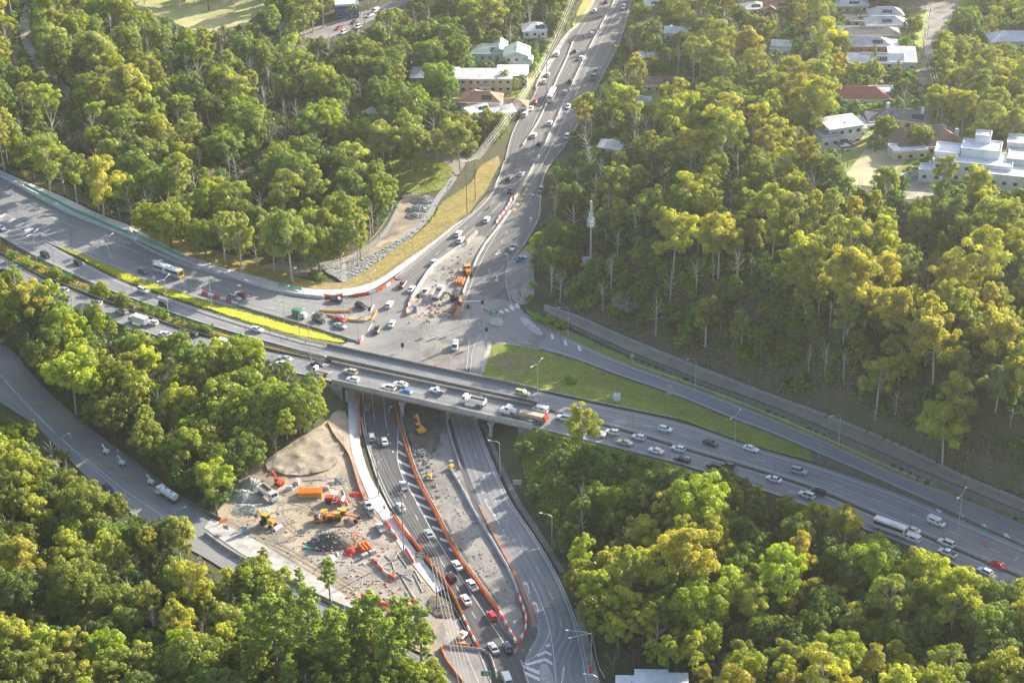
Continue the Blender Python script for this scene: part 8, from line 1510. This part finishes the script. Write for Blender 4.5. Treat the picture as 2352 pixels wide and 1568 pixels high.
SP['bank'] = scatter('forest_bank', 5.2, mixB, 12000)
SP['south'] = scatter('forest_south', 5.4, mixS, 22000)
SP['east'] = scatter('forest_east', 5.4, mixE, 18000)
# median and verge shrubs
for lst, n in (([(0, 566), (75, 610), (160, 648), (262, 684), (350, 718), (460, 758), (560, 782)], 34), ([(1290, 955), (1500, 1008), (1700, 1070)], 5)):
    for k in range(n):
        t_ = random.random(); x = lst[0][0]+t_*(lst[-1][0]-lst[0][0]); y = np.interp(x, [q[0] for q in lst], [q[1] for q in lst])+random.uniform(-4, 4); hero('shrub', random.randrange(3), x, y, random.uniform(9, 24) if n > 10 else 5, jit(random.choice([OLV, YEL, GRN])), 'median')
for x, y in ((710, 636), (728, 640), (738, 646), (722, 628), (1234, 735), (1262, 742), (1290, 752), (1310, 880), (1215, 690), (1225, 660)): hero('shrub', random.randrange(2), x, y, random.uniform(12, 22), jit(LIME), 'verge')
# low growth between the trunks, far too much to count
FILL = []; fall = np.zeros((392, 588), bool)
for q in fm.values(): fall |= q
for Y_ in np.arange(330, 958, 3.3):
    for X_ in np.arange(-290, 290, 3.3):
        x, y = X_+random.uniform(-1.4, 1.4), Y_+random.uniform(-1.4, 1.4); z = ground(x, y); px, py = proj((x, y, z))
        if not (-300 < px < 2700 and -60 < py < 1700) or nearroad(x, y): continue
        sc = random.uniform(.9, 2.0)*(.9 if sl(px, py) else 1); qy = py-3.2*sc*scl((x, y, z))*.85
        if 0 < px < 2352 and not (at(fall, px, min(max(py, 0), 1567)) and at(fall, px, min(max(qy, 0), 1567))) or at(clear, px, max(py, 0)) or at(clear, px, max(qy, 0)) or at(hm, px, min(max(qy, 0), 1567)) or onhouse(x, y): continue
        if inpoly(px, py, FOREST['embankment'][0]) and random.random() < .5: continue
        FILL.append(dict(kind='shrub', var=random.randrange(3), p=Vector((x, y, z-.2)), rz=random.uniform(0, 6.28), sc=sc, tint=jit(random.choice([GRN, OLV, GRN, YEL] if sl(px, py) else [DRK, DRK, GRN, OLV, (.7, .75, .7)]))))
print('FILL', len(FILL))
print('TREES', len(ALLT), SP)
# the largest of each kind are objects of their own, the rest one wooded mass per kind
CAPS = {'gum': 300, 'broad': 300, 'pine': 150, 'shrub': 260, 'dry': 90, 'cone': 20, 'palm': 20}
LMARK = [('the phone mast', 1357, 600), ('the blue hatchback on the bridge', 932, 900), ('the city bus', 388, 625), ('the white box truck', 316, 740), ('the excavator under the bridge', 965, 985), ('the red roller in the yard', 765, 1146), ('the tanker truck', 384, 1140), ('the red tiled house', 1985, 212), ('the white mansion', 2230, 370), ('the modern white house', 1925, 300), ('the terracotta roofed house', 1107, 222), ('the apartment blocks', 1040, 175), ('the sports field', 460, 40), ('the dirt track', 100, 150), ('the clearing with rock piles', 950, 470), ('the white coach', 2043, 1215), ('the lime green wagon', 1200, 905), ('the red sedan at the edge', 2291, 1300), ('the pale sheds at the bottom', 1496, 1560), ('the green road sign', 965, 1275), ('the old highway lamp', 144, 1044), ('the eastbound white van', 2150, 1200), ('the eastbound silver wagon', 1835, 1083), ('the white utility box', 1417, 910), ('the grey roof by the hedges', 1452, 216), ('the white striped roof', 1556, 62), ('the tall garden conifer', 2003, 190), ('the brown tiled house', 2120, 310), ('the white house on stumps', 1227, 62), ('the curved wall', 425, 600), ('the left frame edge chevrons', 40, 520), ('the bottom left corner', 0, 1560), ('the bottom right corner', 2350, 1560), ('the upper left corner', 0, 0), ('the upper right corner', 2350, 0), ('the right frame edge middle', 2350, 800), ('the left end of the bridge', 755, 850), ('the blue toilet', 563, 1215), ('the lowest power pole', 1003, 1390), ('the bike path bend lamp', 1305, 770), ('the bike path lamp', 1597, 890), ('the second bike path lamp', 1926, 1020), ('the bottom side street', 1000, 1500), ('the tree edge white sedan', 1507, 1036), ('the northbound lanes lamp', 1268, 1260)]
CN = [('yellow', lambda t: t[0] > 1.18 and t[1] < 1.25 and t[2] < .84), ('lime green', lambda t: t[1] > 1.15 and t[2] < .68), ('pale yellow', lambda t: t[0] > 1.18), ('dark green', lambda t: t[1] < .85), ('pale green', lambda t: t[2] > 1.1), ('green', lambda t: t[1] > t[0]), ('olive', lambda t: True)]
seen = {}; counter = {}; rest = {}
ALLT.sort(key=lambda d: -d['size'])
ntk = {}
for d in ALLT:
    k = d['kind']; inview = -40 < d['px'] < 2392 and -40 < d['py'] < 1600
    if ntk.get(k, 0) < CAPS[k] and inview:
        ntk[k] = ntk.get(k, 0)+1; d['own'] = True
    else: rest.setdefault(k, []).append(d)
byl = {}
for d in [q for q in ALLT if q.get('own')]:
    L_ = min(LMARK, key=lambda l: (l[1]-d['px'])**2+(l[2]-d['py'])**2); d['lm'] = L_; d['ld'] = (L_[1]-d['px'])**2+(L_[2]-d['py'])**2; byl.setdefault((d['kind'], L_[0]), []).append(d)
GRP = {'gum': 'gum trees of the woods', 'broad': 'leafy trees of the woods', 'pine': 'pines above the yard', 'shrub': 'shrubs on the verges and slopes', 'dry': 'bare shrubs in the woods', 'cone': 'conifers among houses', 'palm': 'palms among houses'}
for (k, lm), ds in byl.items():
    ds.sort(key=lambda q: q['ld'])
    for i, d in enumerate(ds):
        h, cr, tm, cm = TREE[k][d['var']]; col = next(n for n, f in CN if f(d['tint'])); col = 'bare grey' if k == 'dry' else col
        t = thing(TNAME[k][0], '%s %s, %s %s counted outward from %s' % (col, TNAME[k][1].replace('bare ', ''), ordn(i), TNAME[k][1].replace('bare ', ''), lm), TNAME[k][1], tuple(d['p']-Vector((0, 0, .15))), d['rz'], GRP[k]); t.scale = (d['sc'],)*3
        for nm, mm in (('trunk', tm), ('crown', cm)):
            o = bpy.data.objects.new(nm, mm); COL.objects.link(o); o.parent = t
            if nm == 'crown':
                o['tint'] = [float(c) for c in d['tint']]
                TREE.setdefault('src', {}).setdefault((k, d['var']), o)
# far or small trees: one mass per kind and shape, instanced on points
def mass(name, src, ds, label):
    me = bpy.data.meshes.new(name); me.from_pydata([tuple(d['p']) for d in ds], [], [])
    for nm, ty, f in (('rotz', 'FLOAT', lambda d: d['rz']), ('scl', 'FLOAT', lambda d: d['sc'])):
        a = me.attributes.new(nm, ty, 'POINT'); a.data.foreach_set('value', [f(d) for d in ds])
    a = me.attributes.new('var', 'INT', 'POINT'); a.data.foreach_set('value', [d['ix'] for d in ds])
    a = me.attributes.new('tint', 'FLOAT_VECTOR', 'POINT'); a.data.foreach_set('vector', [c for d in ds for c in d['tint']])
    o = bpy.data.objects.new(name, me); COL.objects.link(o); o['kind'] = 'stuff'; o['label'] = label
    ng = bpy.data.node_groups.new(name, 'GeometryNodeTree'); ng.interface.new_socket('Geometry', in_out='INPUT', socket_type='NodeSocketGeometry'); ng.interface.new_socket('Geometry', in_out='OUTPUT', socket_type='NodeSocketGeometry')
    N, L = ng.nodes, ng.links; gi, go = N.new('NodeGroupInput'), N.new('NodeGroupOutput'); jn = N.new('GeometryNodeJoinGeometry')
    ip = N.new('GeometryNodeInstanceOnPoints')
    for pair in src:
        j2 = N.new('GeometryNodeGeometryToInstance'); L.new(j2.outputs[0], jn.inputs[0])
        for so_ in pair:
            oi = N.new('GeometryNodeObjectInfo'); oi.inputs['Object'].default_value = so_; oi.transform_space = 'ORIGINAL'; L.new(oi.outputs['Geometry'], j2.inputs[0])
    ip.inputs['Pick Instance'].default_value = True; vi = N.new('GeometryNodeInputNamedAttribute'); vi.data_type = 'INT'; vi.inputs['Name'].default_value = 'var'; L.new(vi.outputs['Attribute'], ip.inputs['Instance Index'])
    L.new(gi.outputs[0], ip.inputs['Points']); L.new(jn.outputs[0], ip.inputs['Instance'])
    r = N.new('GeometryNodeInputNamedAttribute'); r.data_type = 'FLOAT'; r.inputs['Name'].default_value = 'rotz'; cx = N.new('ShaderNodeCombineXYZ'); L.new(r.outputs['Attribute'], cx.inputs[2]); L.new(cx.outputs[0], ip.inputs['Rotation'])
    s = N.new('GeometryNodeInputNamedAttribute'); s.data_type = 'FLOAT'; s.inputs['Name'].default_value = 'scl'; L.new(s.outputs['Attribute'], ip.inputs['Scale'])
    L.new(ip.outputs[0], go.inputs[0]); md = o.modifiers.new('scatter', 'NODES'); md.node_group = ng; return o
for k, ds in rest.items():
    have = sorted(v for (kk, v) in TREE['src'] if kk == k)
    if not have: continue
    src = []
    for v in have: c = TREE['src'][(k, v)]; src.append([c, next(q for q in c.parent.children if q.name.startswith('trunk'))])
    for d in ds: d['ix'] = have.index(d['var']) if d['var'] in have else 0
    if k == 'shrub':
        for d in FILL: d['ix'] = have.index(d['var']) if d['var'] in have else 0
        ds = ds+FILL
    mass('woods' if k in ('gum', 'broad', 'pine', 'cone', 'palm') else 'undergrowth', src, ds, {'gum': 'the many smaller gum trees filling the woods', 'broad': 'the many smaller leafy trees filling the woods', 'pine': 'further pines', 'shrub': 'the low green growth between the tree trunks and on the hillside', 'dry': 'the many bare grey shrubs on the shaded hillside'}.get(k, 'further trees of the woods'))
hedge(1460, 258, 1508, 258, 3, 2.2, 'tall dark hedge below the grey roofed house'); hedge(1452, 282, 1530, 280, 3, 2.2, 'long dark hedge, lower of the two by the grey roof'); hedge(1222, 128, 1256, 124, 1.4, 1.5, 'low yellow green hedge beside the tall white house'); hedge(1900, 270, 2030, 246, 2.2, 3, 'long green hedge above the modern white house'); hedge(2080, 296, 2150, 268, 2, 1.6, 'clipped hedge between the shingle roof and brown tiled roof')

# grass tufts, too many to count
def tufts(name, polys, n, hgt_, tint, label, mk='grass', off=.1, z=None):
    cr = Crown(); C, Nn = [], []
    for poly in polys:
        w_ = [G(*q) if z is None else P(q[0], q[1], z) for q in poly]; pl = [(p.x, p.y) for p in w_]; xa, xb = min(p[0] for p in pl), max(p[0] for p in pl); ya, yb = min(p[1] for p in pl), max(p[1] for p in pl); k = 0; m_ = 0
        while k < n/len(polys) and m_ < n*12:
            m_ += 1; x, y = random.uniform(xa, xb), random.uniform(ya, yb)
            if inpoly(x, y, pl): k += 1; C.append((x, y, (ground(x, y) if z is None else z)+off+hgt_*random.uniform(.1, .6))); Nn.append((random.uniform(-1, 1), random.uniform(-1, 1), .3))
    cr.leaves(np.array(C), np.array(Nn), hgt_*.55, .5); cr.K = [NR.rand(len(C))]
    o = bpy.data.objects.new(name, cr.mesh(name, LEAF[mk])); COL.objects.link(o); o['kind'] = 'stuff'; o['label'] = label; o['tint'] = list(tint)
LEAF['grass'] = leafmat('leaf_grass', (.16, .18, .04), (.26, .26, .06), (1.2, 1.2, .7))
def band(L_, R_): return list(L_)+list(R_)[::-1]
def strips_of(L_, R_): return [[L_[i], L_[i+1], R_[min(len(R_)-1, int((i+1)*len(R_)/len(L_)))], R_[int(i*len(R_)/len(L_))]] for i in range(len(L_)-1)]
tufts('grass', [[(300, 520), (420, 553), (500, 580), (640, 625), (715, 650), (760, 656), (715, 665), (588, 634), (500, 612), (410, 579), (330, 538)], [(800, 650), (880, 597), (960, 540), (1010, 470), (1085, 420), (1100, 385), (1140, 362), (1130, 412), (1075, 493), (988, 562), (875, 642), (828, 658)]], 8000, .28, (1.3, 1.1, .7), 'dry golden grass on the bank beside the footpath', off=.45)
tufts('grass', [[(140, 566), (255, 614), (375, 660), (450, 684), (450, 703), (362, 673), (282, 644), (212, 610)], [(450, 684), (588, 723), (698, 753), (795, 782), (786, 788), (690, 774), (588, 747), (450, 703)]], 9000, .30, (1.25, 1.3, .25), 'bright yellow green grass on the ramp median', off=.22)
tufts('grass', [[(1122, 800), (1241, 804), (1326, 829), (1426, 867), (1551, 909), (1676, 962), (1764, 994), (1864, 1037), (1864, 1060), (1764, 1033), (1566, 965), (1426, 936), (1236, 896), (1112, 866)]], 9000, .26, (.85, 1.05, .5), 'green grass on the wedge between ramp and motorway')
tufts('grass', [[(1185, 1000), (1215, 990), (1290, 1005), (1426, 1036), (1538, 1066), (1560, 1150), (1400, 1180), (1260, 1190), (1210, 1120)]], 9000, .55, (.7, .85, .6), 'rough green grass on the embankment below the motorway')
tufts('grass', [[(890, 365), (930, 358), (1000, 362), (1040, 385), (1035, 415), (1020, 436), (960, 447), (920, 440), (905, 410)]], 3500, .35, (1.0, 1.0, .5), 'grass in the clearing beside the forest')
tufts('undergrowth', [[(20, 395), (60, 393), (140, 418), (240, 465), (270, 505), (240, 492), (150, 452), (80, 424)], [(0, 560), (75, 600), (262, 683), (400, 735), (400, 742), (262, 691), (88, 626), (0, 574)], [(400, 735), (600, 795), (740, 828), (600, 800), (400, 744)]], 5000, .5, (1.05, .85, .6), 'dry undergrowth on the slope and in the medians')
tufts('undergrowth', [[(1270, 705), (1300, 640), (1380, 600), (1500, 610), (1640, 640), (1760, 690), (1900, 780), (2060, 880), (2250, 990), (2350, 1050), (2350, 1145), (2214, 1088), (2064, 1014), (1914, 953), (1764, 898), (1626, 845), (1526, 804), (1443, 770), (1330, 720)]], 20000, .5, (.75, .72, .58), 'grey brown undergrowth covering the shaded hillside', 'dry')
# small loose debris of the works, too many to count
def debris(label, poly, n, mt, smax=.45):
    w_ = [G(*q) for q in poly]; pl = [(p.x, p.y) for p in w_]; xa, xb = min(p[0] for p in pl), max(p[0] for p in pl); ya, yb = min(p[1] for p in pl), max(p[1] for p in pl); mb = MB(); k = 0
    while k < n:
        x, y = random.uniform(xa, xb), random.uniform(ya, yb)
        if inpoly(x, y, pl): k += 1; s_ = smax*random.uniform(.25, 1); mb.box((x, y, ground(x, y)+.12+s_*.25), (s_*random.uniform(.6, 2.2), s_, s_*.6), random.uniform(0, 3.1), random.uniform(.5, 1), random.uniform(.5, 1))
    o = mb.build('debris', M[mt]); o['kind'] = 'stuff'; o['label'] = label
debris('stones and broken bits lying in the yard', [(560, 1230), (600, 1120), (700, 1090), (790, 1090), (860, 1190), (1000, 1370), (990, 1440), (800, 1370)], 420, 'gravel')
debris('pale concrete scraps lying in the yard', [(690, 1240), (830, 1220), (930, 1330), (980, 1420), (800, 1360)], 160, 'concrete', .6)
debris('orange scraps lying in the yard', [(690, 1200), (830, 1130), (930, 1330), (980, 1420), (760, 1310)], 70, 'orange', .6)
debris('broken asphalt lumps in the closed lanes', [(925, 905), (1005, 905), (1012, 1010), (990, 1060), (1010, 1150), (960, 1070), (930, 960)], 330, 'concrete_dark', .7)
debris('stones along the closed lanes', [(955, 1060), (1050, 1080), (1170, 1320), (1196, 1450), (1150, 1410), (1010, 1180)], 260, 'gravel', .35)
debris('bits and tools in the arterial work area', [(940, 728), (950, 690), (1000, 620), (1085, 570), (1060, 670), (1040, 730)], 150, 'concrete_old', .6)
debris('orange and white bits in the arterial work area', [(940, 728), (960, 700), (1060, 690), (1044, 730)], 40, 'orange', .6)
debris('grey rocks lining the drain', [(738, 612), (800, 606), (850, 590), (960, 530), (1010, 462), (1045, 405), (1030, 440), (940, 548), (835, 625), (800, 650), (745, 626)], 900, 'gravel', .8)
haze()
